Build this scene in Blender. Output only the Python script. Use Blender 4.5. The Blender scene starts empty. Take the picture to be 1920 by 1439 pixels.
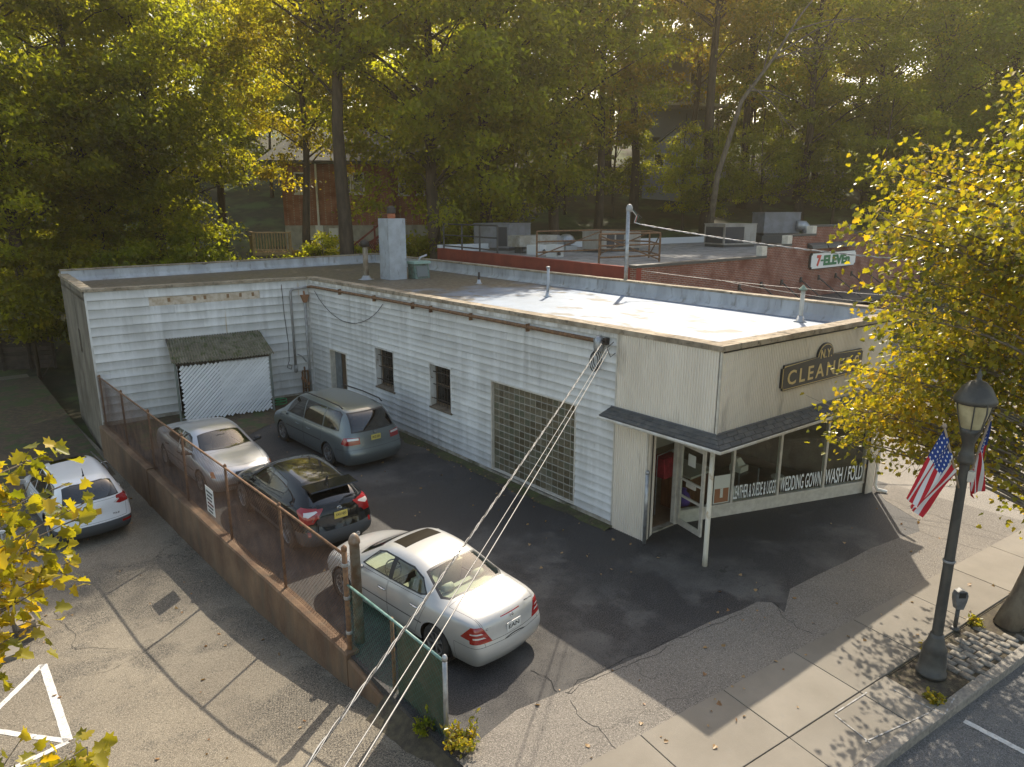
import bpy, bmesh, math, random
from mathutils import Vector, Matrix, noise
from mathutils.bvhtree import BVHTree
PI = math.pi
R = math.radians
random.seed(7)
scn = bpy.context.scene
COL = scn.collection

# ------------------------------------------------------------------ camera
FPX, CXP, CYP = 1320.0, 960.0, 719.5
CAM = Vector((0, 0, 7.3))
PITCH = math.atan(327 / FPX)
YAW = R(40.0)
cam = bpy.data.cameras.new('camera')
cam.lens = 36 * FPX / 1920
cam.sensor_width = 36
cam.clip_start = 0.1
cam.clip_end = 2000
camo = bpy.data.objects.new('camera', cam)
COL.objects.link(camo)
camo.location = CAM
camo.rotation_euler = (PI / 2 - PITCH, 0, -YAW)
scn.camera = camo

# ------------------------------------------------------------------ sky and sun
SUN_TO = Vector((0.842, 0.598, 1.0)).normalized()
world = bpy.data.worlds.new('World')
scn.world = world
world.use_nodes = True
wn = world.node_tree.nodes
wl = world.node_tree.links
wn.clear()
sky = wn.new('ShaderNodeTexSky')
sky.sky_type = 'NISHITA'
sky.sun_disc = False
sky.sun_elevation = math.asin(SUN_TO.z)
sky.sun_rotation = math.atan2(SUN_TO.x, SUN_TO.y)
sky.air_density = 1.0
sky.dust_density = 1.6
sky.ozone_density = 0.4
bg = wn.new('ShaderNodeBackground')
bg.inputs['Strength'].default_value = 0.135
wo = wn.new('ShaderNodeOutputWorld')
wb = wn.new('ShaderNodeMix'); wb.data_type = 'RGBA'; wb.blend_type = 'MULTIPLY'; wb.inputs[0].default_value = 1; wb.inputs[7].default_value = (1.10, 0.97, 0.80, 1)   # the camera's warm white balance, the same over the whole sky
wl.new(sky.outputs[0], wb.inputs[6]); wl.new(wb.outputs[2], bg.inputs['Color'])
wl.new(bg.outputs[0], wo.inputs['Surface'])
sun = bpy.data.lights.new('sun', 'SUN')
sun.energy = 2.75
sun.angle = R(0.53)
sun.color = (1.0, 0.90, 0.74)
suno = bpy.data.objects.new('sun', sun)
COL.objects.link(suno)
suno.rotation_euler = (-SUN_TO).to_track_quat('-Z', 'Y').to_euler()
suno.location = SUN_TO * 120

scn.view_settings.view_transform = 'Standard'
scn.view_settings.look = 'None'
scn.view_settings.gamma = 1
scn.view_settings.use_curve_mapping = False
scn.view_settings.exposure = 1.4
scn.render.engine = 'CYCLES'
cy = scn.cycles
cy.max_bounces = 8
cy.diffuse_bounces = 4
cy.glossy_bounces = 3
cy.transmission_bounces = 5
cy.transparent_max_bounces = 14
cy.caustics_reflective = False
cy.caustics_refractive = False
cy.sample_clamp_indirect = 6

# ------------------------------------------------------------------ pixel -> world helpers (directions only)
_fh = Vector((math.sin(YAW), math.cos(YAW), 0))
_R = Vector((math.cos(YAW), -math.sin(YAW), 0))
_Z = Vector((0, 0, 1))
_F = _fh * math.cos(PITCH) - _Z * math.sin(PITCH)
_U = _fh * math.sin(PITCH) + _Z * math.cos(PITCH)
def ray(x, y): return _F + _R * ((x - CXP) / FPX) - _U * ((y - CYP) / FPX)
def gnd(x, y, z=0.0):
    d = ray(x, y); return CAM + d * ((z - CAM.z) / d.z)
def onx(x, y, X):
    d = ray(x, y); return CAM + d * ((X - CAM.x) / d.x)
def ony(x, y, Y):
    d = ray(x, y); return CAM + d * ((Y - CAM.y) / d.y)
def onplane(x, y, A, B):
    """point of the pixel's ray on the vertical plane through A and B"""
    d = ray(x, y); n = Vector((B[1] - A[1], -(B[0] - A[0]), 0))
    t = n.dot(Vector((A[0], A[1], 0)) - CAM) / n.dot(d)
    return CAM + d * t
def depth(px, dist):
    """ground position at a forward distance in the column px"""
    v = _fh * dist + _R * ((px - 960) / 1360 * dist)
    return v.x, v.y

# ------------------------------------------------------------------ object helpers
def setp(o, parent):
    if parent is not None:
        o.parent = parent
        loc = parent.location.copy()
        p = parent.parent
        if loc.length > 0 and parent.type == 'EMPTY':
            o.matrix_parent_inverse = Matrix.Translation(-loc)
def tag(o, label=None, cat=None, group=None, kind=None):
    if label: o['label'] = label
    if cat: o['category'] = cat
    if group: o['group'] = group
    if kind: o['kind'] = kind
    return o
def thing(name, label, cat, loc=(0, 0, 0), group=None):
    o = bpy.data.objects.new(name, None)
    COL.objects.link(o)
    o.location = loc
    o.empty_display_size = 0.2
    return tag(o, label, cat, group)
def mesh_obj(name, me, mat=None, parent=None, smooth=False):
    if mat is not None and not me.materials:
        for m in (mat if isinstance(mat, (list, tuple)) else [mat]): me.materials.append(m)
    if smooth: me.shade_smooth()
    o = bpy.data.objects.new(name, me)
    COL.objects.link(o)
    setp(o, parent)
    return o
def copy_tree(o, parent=None):
    c = o.copy(); COL.objects.link(c); c.parent = parent
    for ch in list(o.children): copy_tree(ch, c)
    return c

class MB:
    def __init__(s): s.v = []; s.f = []; s.mi = []; s.cur = 0
    def add(s, vs, fs):
        b = len(s.v); s.v += [tuple(v) for v in vs]
        for f in fs: s.f.append(tuple(i + b for i in f)); s.mi.append(s.cur)
        return s
    def hexa(s, a):   # 8 corners: 4 bottom ccw, 4 top ccw
        return s.add(a, [(3, 2, 1, 0), (4, 5, 6, 7), (0, 1, 5, 4), (1, 2, 6, 5), (2, 3, 7, 6), (3, 0, 4, 7)])
    def box2(s, a, b):
        x0, y0, z0 = a; x1, y1, z1 = b
        return s.hexa([(x0, y0, z0), (x1, y0, z0), (x1, y1, z0), (x0, y1, z0), (x0, y0, z1), (x1, y0, z1), (x1, y1, z1), (x0, y1, z1)])
    def box(s, c, sz, rz=0.0, rx=0.0, ry=0.0):
        h = Vector(sz) / 2
        m = Matrix.Translation(c) @ Matrix.Rotation(rz, 4, 'Z') @ Matrix.Rotation(ry, 4, 'Y') @ Matrix.Rotation(rx, 4, 'X')
        P = [(-h.x, -h.y, -h.z), (h.x, -h.y, -h.z), (h.x, h.y, -h.z), (-h.x, h.y, -h.z), (-h.x, -h.y, h.z), (h.x, -h.y, h.z), (h.x, h.y, h.z), (-h.x, h.y, h.z)]
        return s.hexa([m @ Vector(p) for p in P])
    def bar(s, A, B, w, h, up=(0, 0, 1)):
        """box beam from A to B, w sideways, h along up, centred"""
        A = Vector(A); B = Vector(B); d = (B - A).normalized(); up = Vector(up)
        r = d.cross(up)
        if r.length < 1e-5: r = Vector((1, 0, 0))
        r.normalize(); u = r.cross(d).normalized()
        a = r * (w / 2); b = u * (h / 2)
        return s.hexa([A - a - b, A + a - b, B + a - b, B - a - b, A - a + b, A + a + b, B + a + b, B - a + b])
    def wallbox(s, A, B, z0, z1, t, out=0.0):
        """vertical slab from A to B (xy); thickness t to the LEFT of A->B, its outer face pushed `out` to the right"""
        A = Vector((A[0], A[1])); B = Vector((B[0], B[1])); d = (B - A).normalized(); n = Vector((-d.y, d.x))
        p0 = A - n * out; p1 = B - n * out; q0 = A + n * t; q1 = B + n * t
        return s.hexa([(p0.x, p0.y, z0), (p1.x, p1.y, z0), (q1.x, q1.y, z0), (q0.x, q0.y, z0), (p0.x, p0.y, z1), (p1.x, p1.y, z1), (q1.x, q1.y, z1), (q0.x, q0.y, z1)])
    def tube(s, pts, r, n=6, caps=True):
        pts = [Vector(p) for p in pts]; k = len(pts)
        rs = r if isinstance(r, (list, tuple)) else [r] * k
        b = len(s.v); u = None
        for i, p in enumerate(pts):
            t = (pts[min(i + 1, k - 1)] - pts[max(i - 1, 0)])
            if t.length < 1e-9: t = Vector((0, 0, 1))
            t.normalize()
            if u is None: u = t.orthogonal().normalized()
            u = (u - t * u.dot(t))
            if u.length < 1e-6: u = t.orthogonal()
            u.normalize()
            w = t.cross(u)
            for j in range(n):
                a = 2 * PI * j / n
                s.v.append(tuple(p + (u * math.cos(a) + w * math.sin(a)) * rs[i]))
        for i in range(k - 1):
            for j in range(n):
                j2 = (j + 1) % n
                s.f.append((b + i * n + j, b + i * n + j2, b + (i + 1) * n + j2, b + (i + 1) * n + j)); s.mi.append(s.cur)
        if caps:
            s.f.append(tuple(b + j for j in range(n))[::-1]); s.mi.append(s.cur)
            s.f.append(tuple(b + (k - 1) * n + j for j in range(n))); s.mi.append(s.cur)
        return s
    def lathe(s, prof, c=(0, 0, 0), n=16, axis='z', cap=True):
        b = len(s.v); c = Vector(c)
        for (r, h) in prof:
            for j in range(n):
                a = 2 * PI * j / n
                p = (r * math.cos(a), r * math.sin(a), h)
                if axis == 'y': p = (p[0], p[2], p[1])
                if axis == 'x': p = (p[2], p[0], p[1])
                s.v.append(tuple(c + Vector(p)))
        for i in range(len(prof) - 1):
            for j in range(n):
                j2 = (j + 1) % n
                s.f.append((b + i * n + j, b + i * n + j2, b + (i + 1) * n + j2, b + (i + 1) * n + j)); s.mi.append(s.cur)
        if cap:
            s.f.append(tuple(b + j for j in range(n))[::-1]); s.mi.append(s.cur)
            s.f.append(tuple(b + (len(prof) - 1) * n + j for j in range(n))); s.mi.append(s.cur)
        return s
    def prism(s, poly, z0, z1):
        n = len(poly)
        vs = [(p[0], p[1], z0) for p in poly] + [(p[0], p[1], z1) for p in poly]
        fs = [tuple(range(n))[::-1], tuple(range(n, 2 * n))] + [(i, (i + 1) % n, n + (i + 1) % n, n + i) for i in range(n)]
        return s.add(vs, fs)
    def extr(s, poly3, vec):
        n = len(poly3); vec = Vector(vec); P = [Vector(p) for p in poly3]
        return s.add(P + [p + vec for p in P], [tuple(range(n))[::-1], tuple(range(n, 2 * n))] + [(i, (i + 1) % n, n + (i + 1) % n, n + i) for i in range(n)])
    def mesh(s, name):
        me = bpy.data.meshes.new(name); me.from_pydata(s.v, [], s.f)
        if any(s.mi): me.polygons.foreach_set('material_index', s.mi)
        me.update(); return me
    def build(s, name, mat=None, parent=None, smooth=False, auto=None):
        me = s.mesh(name)
        o = mesh_obj(name, me, mat, parent)
        if smooth: me.shade_smooth()
        if auto:
            me.shade_smooth()
            bm = bmesh.new(); bm.from_mesh(me)
            bmesh.ops.recalc_face_normals(bm, faces=bm.faces)
            for e in bm.edges:
                if len(e.link_faces) == 2 and e.calc_face_angle(0) > auto: e.smooth = False
            bm.to_mesh(me); bm.free()
        return o

# ------------------------------------------------------------------ materials
MATS = {}
def nn(nt, t, **kw):
    n = nt.nodes.new('ShaderNode' + t)
    for k, v in kw.items(): setattr(n, k, v)
    return n
def mix_rgb(nt, fac, a, b, mode='MIX'):
    m = nn(nt, 'Mix', data_type='RGBA', blend_type=mode)
    for sock, val in ((m.inputs[0], fac), (m.inputs[6], a), (m.inputs[7], b)):
        if hasattr(val, 'is_linked') or hasattr(val, 'links'): nt.links.new(val, sock)
        elif isinstance(val, (int, float)): sock.default_value = val
        else: sock.default_value = (*val[:3], 1)
    return m.outputs[2]
def coords(nt, space='object', scale=(1, 1, 1), rot=(0, 0, 0)):
    if space == 'world':
        src = nn(nt, 'NewGeometry').outputs['Position']
    elif space == 'gen': src = nn(nt, 'TexCoord').outputs['Generated']
    else: src = nn(nt, 'TexCoord').outputs['Object']
    mp = nn(nt, 'Mapping'); mp.inputs['Scale'].default_value = scale; mp.inputs['Rotation'].default_value = rot
    nt.links.new(src, mp.inputs[0])
    return mp.outputs[0]
def noise_fac(nt, vec, scale, lo=0.4, hi=0.6, detail=4, rough=0.6):
    n = nn(nt, 'TexNoise'); n.inputs['Scale'].default_value = scale; n.inputs['Detail'].default_value = detail; n.inputs['Roughness'].default_value = rough
    nt.links.new(vec, n.inputs['Vector'])
    mr = nn(nt, 'MapRange'); mr.inputs[1].default_value = lo; mr.inputs[2].default_value = hi
    nt.links.new(n.outputs[0], mr.inputs[0])
    return mr.outputs[0]
def base_mat(name):
    m = bpy.data.materials.new(name); m.use_nodes = True
    nt = m.node_tree; b = nt.nodes['Principled BSDF']
    MATS[name] = m
    return m, nt, b
def mat(name, col, rough=0.7, var=None, scale=3.0, lo=0.4, hi=0.6, stretch=(1, 1, 1), space='object', bump=0.0, bscale=60.0,
        var2=None, scale2=20.0, lo2=0.5, hi2=0.65, stretch2=(1, 1, 1), metallic=0.0, coat=0.0, spec=0.5, rnd=0.0):
    m, nt, b = base_mat(name)
    out = None
    if var is not None:
        f = noise_fac(nt, coords(nt, space, stretch), scale, lo, hi)
        out = mix_rgb(nt, f, col, var)
    if var2 is not None:
        f = noise_fac(nt, coords(nt, space, stretch2), scale2, lo2, hi2)
        out = mix_rgb(nt, f, out if out else col, var2)
    if rnd > 0:
        oi = nn(nt, 'ObjectInfo'); mr = nn(nt, 'MapRange'); mr.inputs[3].default_value = 1 - rnd; mr.inputs[4].default_value = 1 + rnd
        nt.links.new(oi.outputs['Random'], mr.inputs[0])
        hs = nn(nt, 'HueSaturation'); nt.links.new(mr.outputs[0], hs.inputs['Value'])
        if out: nt.links.new(out, hs.inputs['Color'])
        else: hs.inputs['Color'].default_value = (*col, 1)
        out = hs.outputs[0]
    if out: nt.links.new(out, b.inputs['Base Color'])
    else: b.inputs['Base Color'].default_value = (*col, 1)
    b.inputs['Roughness'].default_value = rough
    b.inputs['Metallic'].default_value = metallic
    b.inputs['Coat Weight'].default_value = coat
    b.inputs['Coat Roughness'].default_value = 0.04
    b.inputs['Specular IOR Level'].default_value = spec
    if bump > 0:
        n = nn(nt, 'TexNoise'); n.inputs['Scale'].default_value = bscale; n.inputs['Detail'].default_value = 3
        nt.links.new(coords(nt, space), n.inputs['Vector'])
        bp = nn(nt, 'Bump'); bp.inputs['Strength'].default_value = bump; bp.inputs['Distance'].default_value = 0.02
        nt.links.new(n.outputs[0], bp.inputs['Height']); nt.links.new(bp.outputs[0], b.inputs['Normal'])
    return m
def glass_mat(name, tint=(0.8, 0.85, 0.82), refl=1.5, rough=0.01, dark=0.0, base=(0.02, 0.02, 0.02)):
    """thin window glass: mirror reflection by fresnel over a tinted see-through layer; dark adds an opaque share"""
    m = bpy.data.materials.new(name); m.use_nodes = True; MATS[name] = m
    nt = m.node_tree; nt.nodes.clear()
    o = nn(nt, 'OutputMaterial'); g = nn(nt, 'BsdfGlossy'); g.inputs['Roughness'].default_value = rough
    t = nn(nt, 'BsdfTransparent'); t.inputs[0].default_value = (*tint, 1)
    d = nn(nt, 'BsdfDiffuse'); d.inputs[0].default_value = (*base, 1)
    m1 = nn(nt, 'MixShader'); m1.inputs[0].default_value = dark
    nt.links.new(t.outputs[0], m1.inputs[1]); nt.links.new(d.outputs[0], m1.inputs[2])
    fr = nn(nt, 'Fresnel'); fr.inputs[0].default_value = refl
    gb = nn(nt, 'NewGeometry'); iv = nn(nt, 'Math', operation='SUBTRACT'); iv.inputs[0].default_value = 1; nt.links.new(gb.outputs['Backfacing'], iv.inputs[1])
    fm = nn(nt, 'Math', operation='MULTIPLY'); nt.links.new(fr.outputs[0], fm.inputs[0]); nt.links.new(iv.outputs[0], fm.inputs[1])
    m2 = nn(nt, 'MixShader'); nt.links.new(fm.outputs[0], m2.inputs[0])
    nt.links.new(m1.outputs[0], m2.inputs[1]); nt.links.new(g.outputs[0], m2.inputs[2])
    nt.links.new(m2.outputs[0], o.inputs[0])
    return m
def leaf_mat(name, cols, trans=0.5, tcol=None, rough=0.45, vary=1.0):
    """leaf: colour varies from leaf to leaf and tree to tree; light shines through"""
    m = bpy.data.materials.new(name); m.use_nodes = True; MATS[name] = m
    nt = m.node_tree; nt.nodes.clear()
    at = nn(nt, 'Attribute', attribute_name='lv')
    cr = nn(nt, 'ValToRGB'); e = cr.color_ramp.elements
    e[0].color = (*cols[0], 1); e[1].color = (*cols[-1], 1)
    for i, c in enumerate(cols[1:-1]):
        x = cr.color_ramp.elements.new((i + 1) / (len(cols) - 1)); x.color = (*c, 1)
    nt.links.new(at.outputs['Fac'], cr.inputs[0])
    oi = nn(nt, 'ObjectInfo'); mr = nn(nt, 'MapRange'); mr.inputs[3].default_value = 1 - .25 * vary; mr.inputs[4].default_value = 1 + .25 * vary
    nt.links.new(oi.outputs['Random'], mr.inputs[0])
    hs = nn(nt, 'HueSaturation'); nt.links.new(cr.outputs[0], hs.inputs['Color']); nt.links.new(mr.outputs[0], hs.inputs['Value'])
    mh = nn(nt, 'Math', operation='MULTIPLY_ADD'); mh.inputs[1].default_value = 7.31; mh.inputs[2].default_value = 0; nt.links.new(oi.outputs['Random'], mh.inputs[0]); fh_ = nn(nt, 'Math', operation='FRACT'); nt.links.new(mh.outputs[0], fh_.inputs[0])
    m3 = nn(nt, 'MapRange'); m3.inputs[3].default_value = .5 - .025 * vary; m3.inputs[4].default_value = .5 + .015 * vary; nt.links.new(fh_.outputs[0], m3.inputs[0]); nt.links.new(m3.outputs[0], hs.inputs['Hue'])
    b = nn(nt, 'BsdfPrincipled'); b.inputs['Roughness'].default_value = rough; b.inputs['Specular IOR Level'].default_value = 0.45
    nt.links.new(hs.outputs[0], b.inputs['Base Color'])
    t = nn(nt, 'BsdfTranslucent')
    tm = mix_rgb(nt, 1.0, hs.outputs[0], tcol or (2.2, 2.0, 0.7), 'MULTIPLY')
    nt.links.new(tm, t.inputs[0])
    ms = nn(nt, 'MixShader'); ms.inputs[0].default_value = trans
    nt.links.new(b.outputs[0], ms.inputs[1]); nt.links.new(t.outputs[0], ms.inputs[2])
    o = nn(nt, 'OutputMaterial'); nt.links.new(ms.outputs[0], o.inputs[0])
    return m

def text_mesh(txt, w, h, bold=0.0, depth_=0.004, spacing=1.0):
    """mesh of a line of text scaled to width w, height h, in the xz plane, lower-left at the origin"""
    cu = bpy.data.curves.new('t', 'FONT'); cu.body = txt; cu.offset = bold; cu.extrude = 0.5; cu.space_character = spacing
    cu.resolution_u = 3
    ob = bpy.data.objects.new('t', cu)
    me = bpy.data.meshes.new_from_object(ob)
    bpy.data.objects.remove(ob); bpy.data.curves.remove(cu)
    xs = [v.co.x for v in me.vertices]; ys = [v.co.y for v in me.vertices]
    x0, x1, y0, y1 = min(xs), max(xs), min(ys), max(ys)
    for v in me.vertices:
        v.co = Vector(((v.co.x - x0) / (x1 - x0) * w, -v.co.z * depth_, (v.co.y - y0) / (y1 - y0) * h))
    return me
def place_text(name, txt, O, right, up, w, h, mat_, parent, bold=0.0, depth_=0.004, out=0.004, spacing=1.0):
    me = text_mesh(txt, w, h, bold, depth_, spacing)
    r = Vector(right).normalized(); u = Vector(up).normalized(); n = r.cross(u)
    O = Vector(O)
    for v in me.vertices:
        c = v.co.copy(); v.co = O + r * c.x + u * c.z + n * (out - c.y)
    o = mesh_obj(name, me, mat_, parent)
    return o
# ------------------------------------------------------------------ ground materials
def asphalt(name, c1, c2, stain, stain_lo, stain_hi, speck, sc=0.5, patch=None):
    m, nt, b = base_mat(name)
    v = coords(nt, 'world')
    f1 = noise_fac(nt, v, sc, 0.42, 0.60, 8, .65)
    c = mix_rgb(nt, f1, c1, c2)
    fs = noise_fac(nt, v, 0.33, stain_lo, stain_hi, 9, 0.66)
    c = mix_rgb(nt, fs, c, stain)
    sp = noise_fac(nt, v, 42, 0.42, 0.70, 3, 0.6)
    c = mix_rgb(nt, sp, c, speck)
    sp3 = noise_fac(nt, v, 30, 0.56, 0.70, 3, 0.7); c = mix_rgb(nt, sp3, c, tuple(x * 0.45 for x in c1))
    sp2 = noise_fac(nt, v, 110, 0.56, 0.70, 1, 0.5)
    c = mix_rgb(nt, sp2, c, tuple(x * 1.7 for x in speck))
    # hairline cracks
    vo = nn(nt, 'TexVoronoi', feature='DISTANCE_TO_EDGE'); vo.inputs['Scale'].default_value = 0.28
    wv = nn(nt, 'TexNoise'); wv.inputs['Scale'].default_value = 1.6; wv.inputs['Detail'].default_value = 5
    nt.links.new(v, wv.inputs['Vector'])
    ad = nn(nt, 'VectorMath', operation='MULTIPLY_ADD'); ad.inputs[1].default_value = (0.9, 0.9, 0.9)
    nt.links.new(wv.outputs['Color'], ad.inputs[0]); nt.links.new(v, ad.inputs[2]); nt.links.new(ad.outputs[0], vo.inputs['Vector'])
    mr = nn(nt, 'MapRange'); mr.inputs[1].default_value = 0.0014; mr.inputs[2].default_value = 0.0042; mr.inputs[3].default_value = 0.6; mr.inputs[4].default_value = 0
    nt.links.new(vo.outputs[0], mr.inputs[0])
    mk = nn(nt, 'Math', operation='MULTIPLY'); nt.links.new(mr.outputs[0], mk.inputs[0]); nt.links.new(noise_fac(nt, v, 0.3, 0.5, 0.62, 2), mk.inputs[1])
    c = mix_rgb(nt, mk.outputs[0], c, tuple(x * 0.3 for x in c1))
    nt.links.new(c, b.inputs['Base Color'])
    rr = nn(nt, 'MapRange'); rr.inputs[3].default_value = 0.9; rr.inputs[4].default_value = 0.62
    nt.links.new(fs, rr.inputs[0]); nt.links.new(rr.outputs[0], b.inputs['Roughness'])
    b.inputs['Specular IOR Level'].default_value = 0.3
    bp = nn(nt, 'Bump'); bp.inputs['Strength'].default_value = 0.55; bp.inputs['Distance'].default_value = 0.012
    bn = nn(nt, 'TexNoise'); bn.inputs['Scale'].default_value = 70; nt.links.new(v, bn.inputs['Vector'])
    nt.links.new(bn.outputs[0], bp.inputs['Height']); nt.links.new(bp.outputs[0], b.inputs['Normal'])
    return m
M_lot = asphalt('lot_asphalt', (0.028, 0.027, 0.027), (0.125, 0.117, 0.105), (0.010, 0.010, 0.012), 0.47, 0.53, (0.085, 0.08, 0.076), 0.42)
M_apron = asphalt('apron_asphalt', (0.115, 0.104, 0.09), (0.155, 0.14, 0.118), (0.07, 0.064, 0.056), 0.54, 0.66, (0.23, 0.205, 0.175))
M_side = asphalt('side_asphalt', (0.108, 0.092, 0.071), (0.175, 0.152, 0.116), (0.034, 0.03, 0.026), 0.48, 0.53, (0.25, 0.217, 0.165), 0.4)
M_road = asphalt('road_asphalt', (0.09, 0.088, 0.085), (0.12, 0.117, 0.11), (0.06, 0.06, 0.06), 0.55, 0.75, (0.17, 0.165, 0.16))
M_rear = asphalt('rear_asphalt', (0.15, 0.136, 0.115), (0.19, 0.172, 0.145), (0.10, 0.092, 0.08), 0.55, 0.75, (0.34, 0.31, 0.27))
M_crack = mat('crack_tar', (0.018, 0.018, 0.018), 0.95)
M_conc = mat('sidewalk_concrete', (0.22, 0.195, 0.158), 0.85, var=(0.185, 0.163, 0.13), scale=1.2, lo=0.35, hi=0.65, space='world', var2=(0.20, 0.18, 0.15), scale2=9, lo2=0.6, hi2=0.72, bump=0.15, bscale=120, rnd=0.07)
M_kerb = mat('kerb_granite', (0.30, 0.27, 0.225), 0.8, var=(0.20, 0.18, 0.155), scale=14, lo=0.4, hi=0.6, space='world', bump=0.3, bscale=60, rnd=0.1)
M_block = mat('granite_block', (0.25, 0.225, 0.185), 0.8, var=(0.15, 0.135, 0.115), scale=12, lo=0.4, hi=0.6, space='world', bump=0.4, bscale=50, rnd=0.25)
M_soil = mat('soil', (0.055, 0.043, 0.03), 0.95, var=(0.09, 0.075, 0.045), scale=9, space='world', bump=0.5, bscale=40)
M_leafsoil = mat('leafy_soil', (0.06, 0.045, 0.028), 0.95, var=(0.10, 0.07, 0.04), scale=6, space='world', var2=(0.05, 0.07, 0.02), scale2=1.4, lo2=0.5, hi2=0.6, bump=0.6, bscale=22)
M_forest = mat('forest_floor', (0.03, 0.033, 0.014), 0.95, var=(0.045, 0.036, 0.018), scale=1.4, space='world', var2=(0.06, 0.085, 0.025), scale2=0.35, lo2=0.48, hi2=0.6, bump=0.6, bscale=4)
M_rwall = mat('old_concrete', (0.19, 0.118, 0.068), 0.92, var=(0.10, 0.056, 0.032), scale=1.3, lo=0.36, hi=0.64, stretch=(1, 1, 0.6), space='world', var2=(0.10, 0.075, 0.05), scale2=2.2, lo2=0.48, hi2=0.75, stretch2=(1.5, 1.5, 0.3), bump=0.5, bscale=18)
M_paint = mat('white_road_paint', (0.60, 0.59, 0.56), 0.7, var=(0.48, 0.46, 0.43), scale=8, lo=0.4, hi=0.65, space='world', var2=(0.20, 0.18, 0.15), scale2=26, lo2=.58, hi2=.66)

# ------------------------------------------------------------------ terrain, lots, road, pavement
def hill(x, y):
    d = x * _fh.x + y * _fh.y
    t = max(0.0, d - 37.5)
    z = 0.28 * t * min(1, t / 10) if t < 70 else 19.6 + 0.1 * min(t - 70, 60)
    if y > 27 and x < 4: z -= 1.05 * max(0, 1 - t / 16)
    return z
def side_z(y):
    pts = [(4, -0.02), (6, -0.05), (7, -0.14), (8.5, -0.36), (10, -0.6), (12, -0.82), (14, -0.95), (18, -1.05), (26, -1.1), (60, -1.1)]
    if y <= pts[0][0]: return pts[0][1]
    for (a, za), (b, zb) in zip(pts, pts[1:]):
        if y <= b:
            t = (y - a) / (b - a); return za + (zb - za) * t
    return pts[-1][1]
def rw_x(y): return 4.13 + (26.94 - y) * 0.0295        # centre line of the retaining wall

# big ground sheet reaching the horizon (drops away below the lots, climbs behind the buildings)
bm = bmesh.new()
xs = [-600, -300, -160, -80, -40, -20] + [-10 + 4 * i for i in range(36)] + [150, 190, 260, 400, 600]
ys = [-600, -300, -100, -30, 0, 10, 20, 30] + [34 + 4 * i for i in range(30)] + [165, 190, 260, 400, 600]
grid = {}
for i, x in enumerate(xs):
    for j, y in enumerate(ys):
        d = x * _fh.x + y * _fh.y
        z = hill(x, y) + (0.5 * noise.noise(Vector((x * 0.09, y * 0.09, 0))) if d > 46 else 0)
        if d < 40: z = -1.4
        grid[i, j] = bm.verts.new((x, y, z))
for i in range(len(xs) - 1):
    for j in range(len(ys) - 1):
        bm.faces.new((grid[i, j], grid[i + 1, j], grid[i + 1, j + 1], grid[i, j + 1]))
me = bpy.data.meshes.new('terrain'); bm.to_mesh(me); bm.free()
tag(mesh_obj('terrain', me, M_forest, smooth=True), kind='structure')

def sheet(name, poly, z, mat_, parent=None, kind='structure', thick=0.25):
    mb = MB(); mb.prism(poly, z - thick, z)
    o = mb.build(name, mat_, parent)
    if parent is None: tag(o, kind=kind)
    return o
# street lines (world xy) measured from the pavement: back edge, joint, kerb
def lin(a, b):
    k = (b[1] - a[1]) / (b[0] - a[0]); return lambda x: a[1] + k * (x - a[0])
bk = lin((5.84, 5.5), (19.06, 3.95))
jt = lin((7.57, 4.09), (15.46, 3.2))
kb = lin((8.83, 2.98), (13.3, 2.43))
lot_poly = [(rw_x(7.0) + 0.1, 6.3), (4.9, bk(4.9)), (40, bk(40)), (60, 3), (60, 18), (20.4, 18), (20.4, 34), (4.6, 34), (4.15, 26.6)]
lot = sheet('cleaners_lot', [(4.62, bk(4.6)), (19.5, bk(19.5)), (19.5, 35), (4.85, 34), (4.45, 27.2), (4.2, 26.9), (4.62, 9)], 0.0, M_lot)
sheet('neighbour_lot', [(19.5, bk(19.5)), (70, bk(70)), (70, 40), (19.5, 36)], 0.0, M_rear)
# pale older asphalt strip by the pavement, with an irregular edge
random.seed(3)
edge = [(5.0, 6.75), (5.9, 6.9), (6.8, 6.8), (7.6, 6.65), (8.4, 6.6), (9.2, 6.5), (10.1, 6.42), (10.9, 6.3), (11.35, 6.2), (11.55, 6.02), (11.4, 5.75), (11.75, 5.85), (12.3, 6.12), (13.2, 6.0), (14.2, 5.85), (15.2, 5.78), (16.2, 5.62), (17.0, 5.42), (17.6, 5.8), (18.3, 6.8), (18.62, 7.1), (19.5, 7.2)]
edge = [(x + random.uniform(-.05, .05), y + random.uniform(-.05, .05)) for x, y in edge]
apr = sheet('asphalt_apron', [(19.52, bk(19.52)), (19.52, 7.2)] + edge[::-1][1:] + [(4.62, 6.6), (4.62, bk(4.62))], 0.004, M_apron, thick=0.02)
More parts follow.
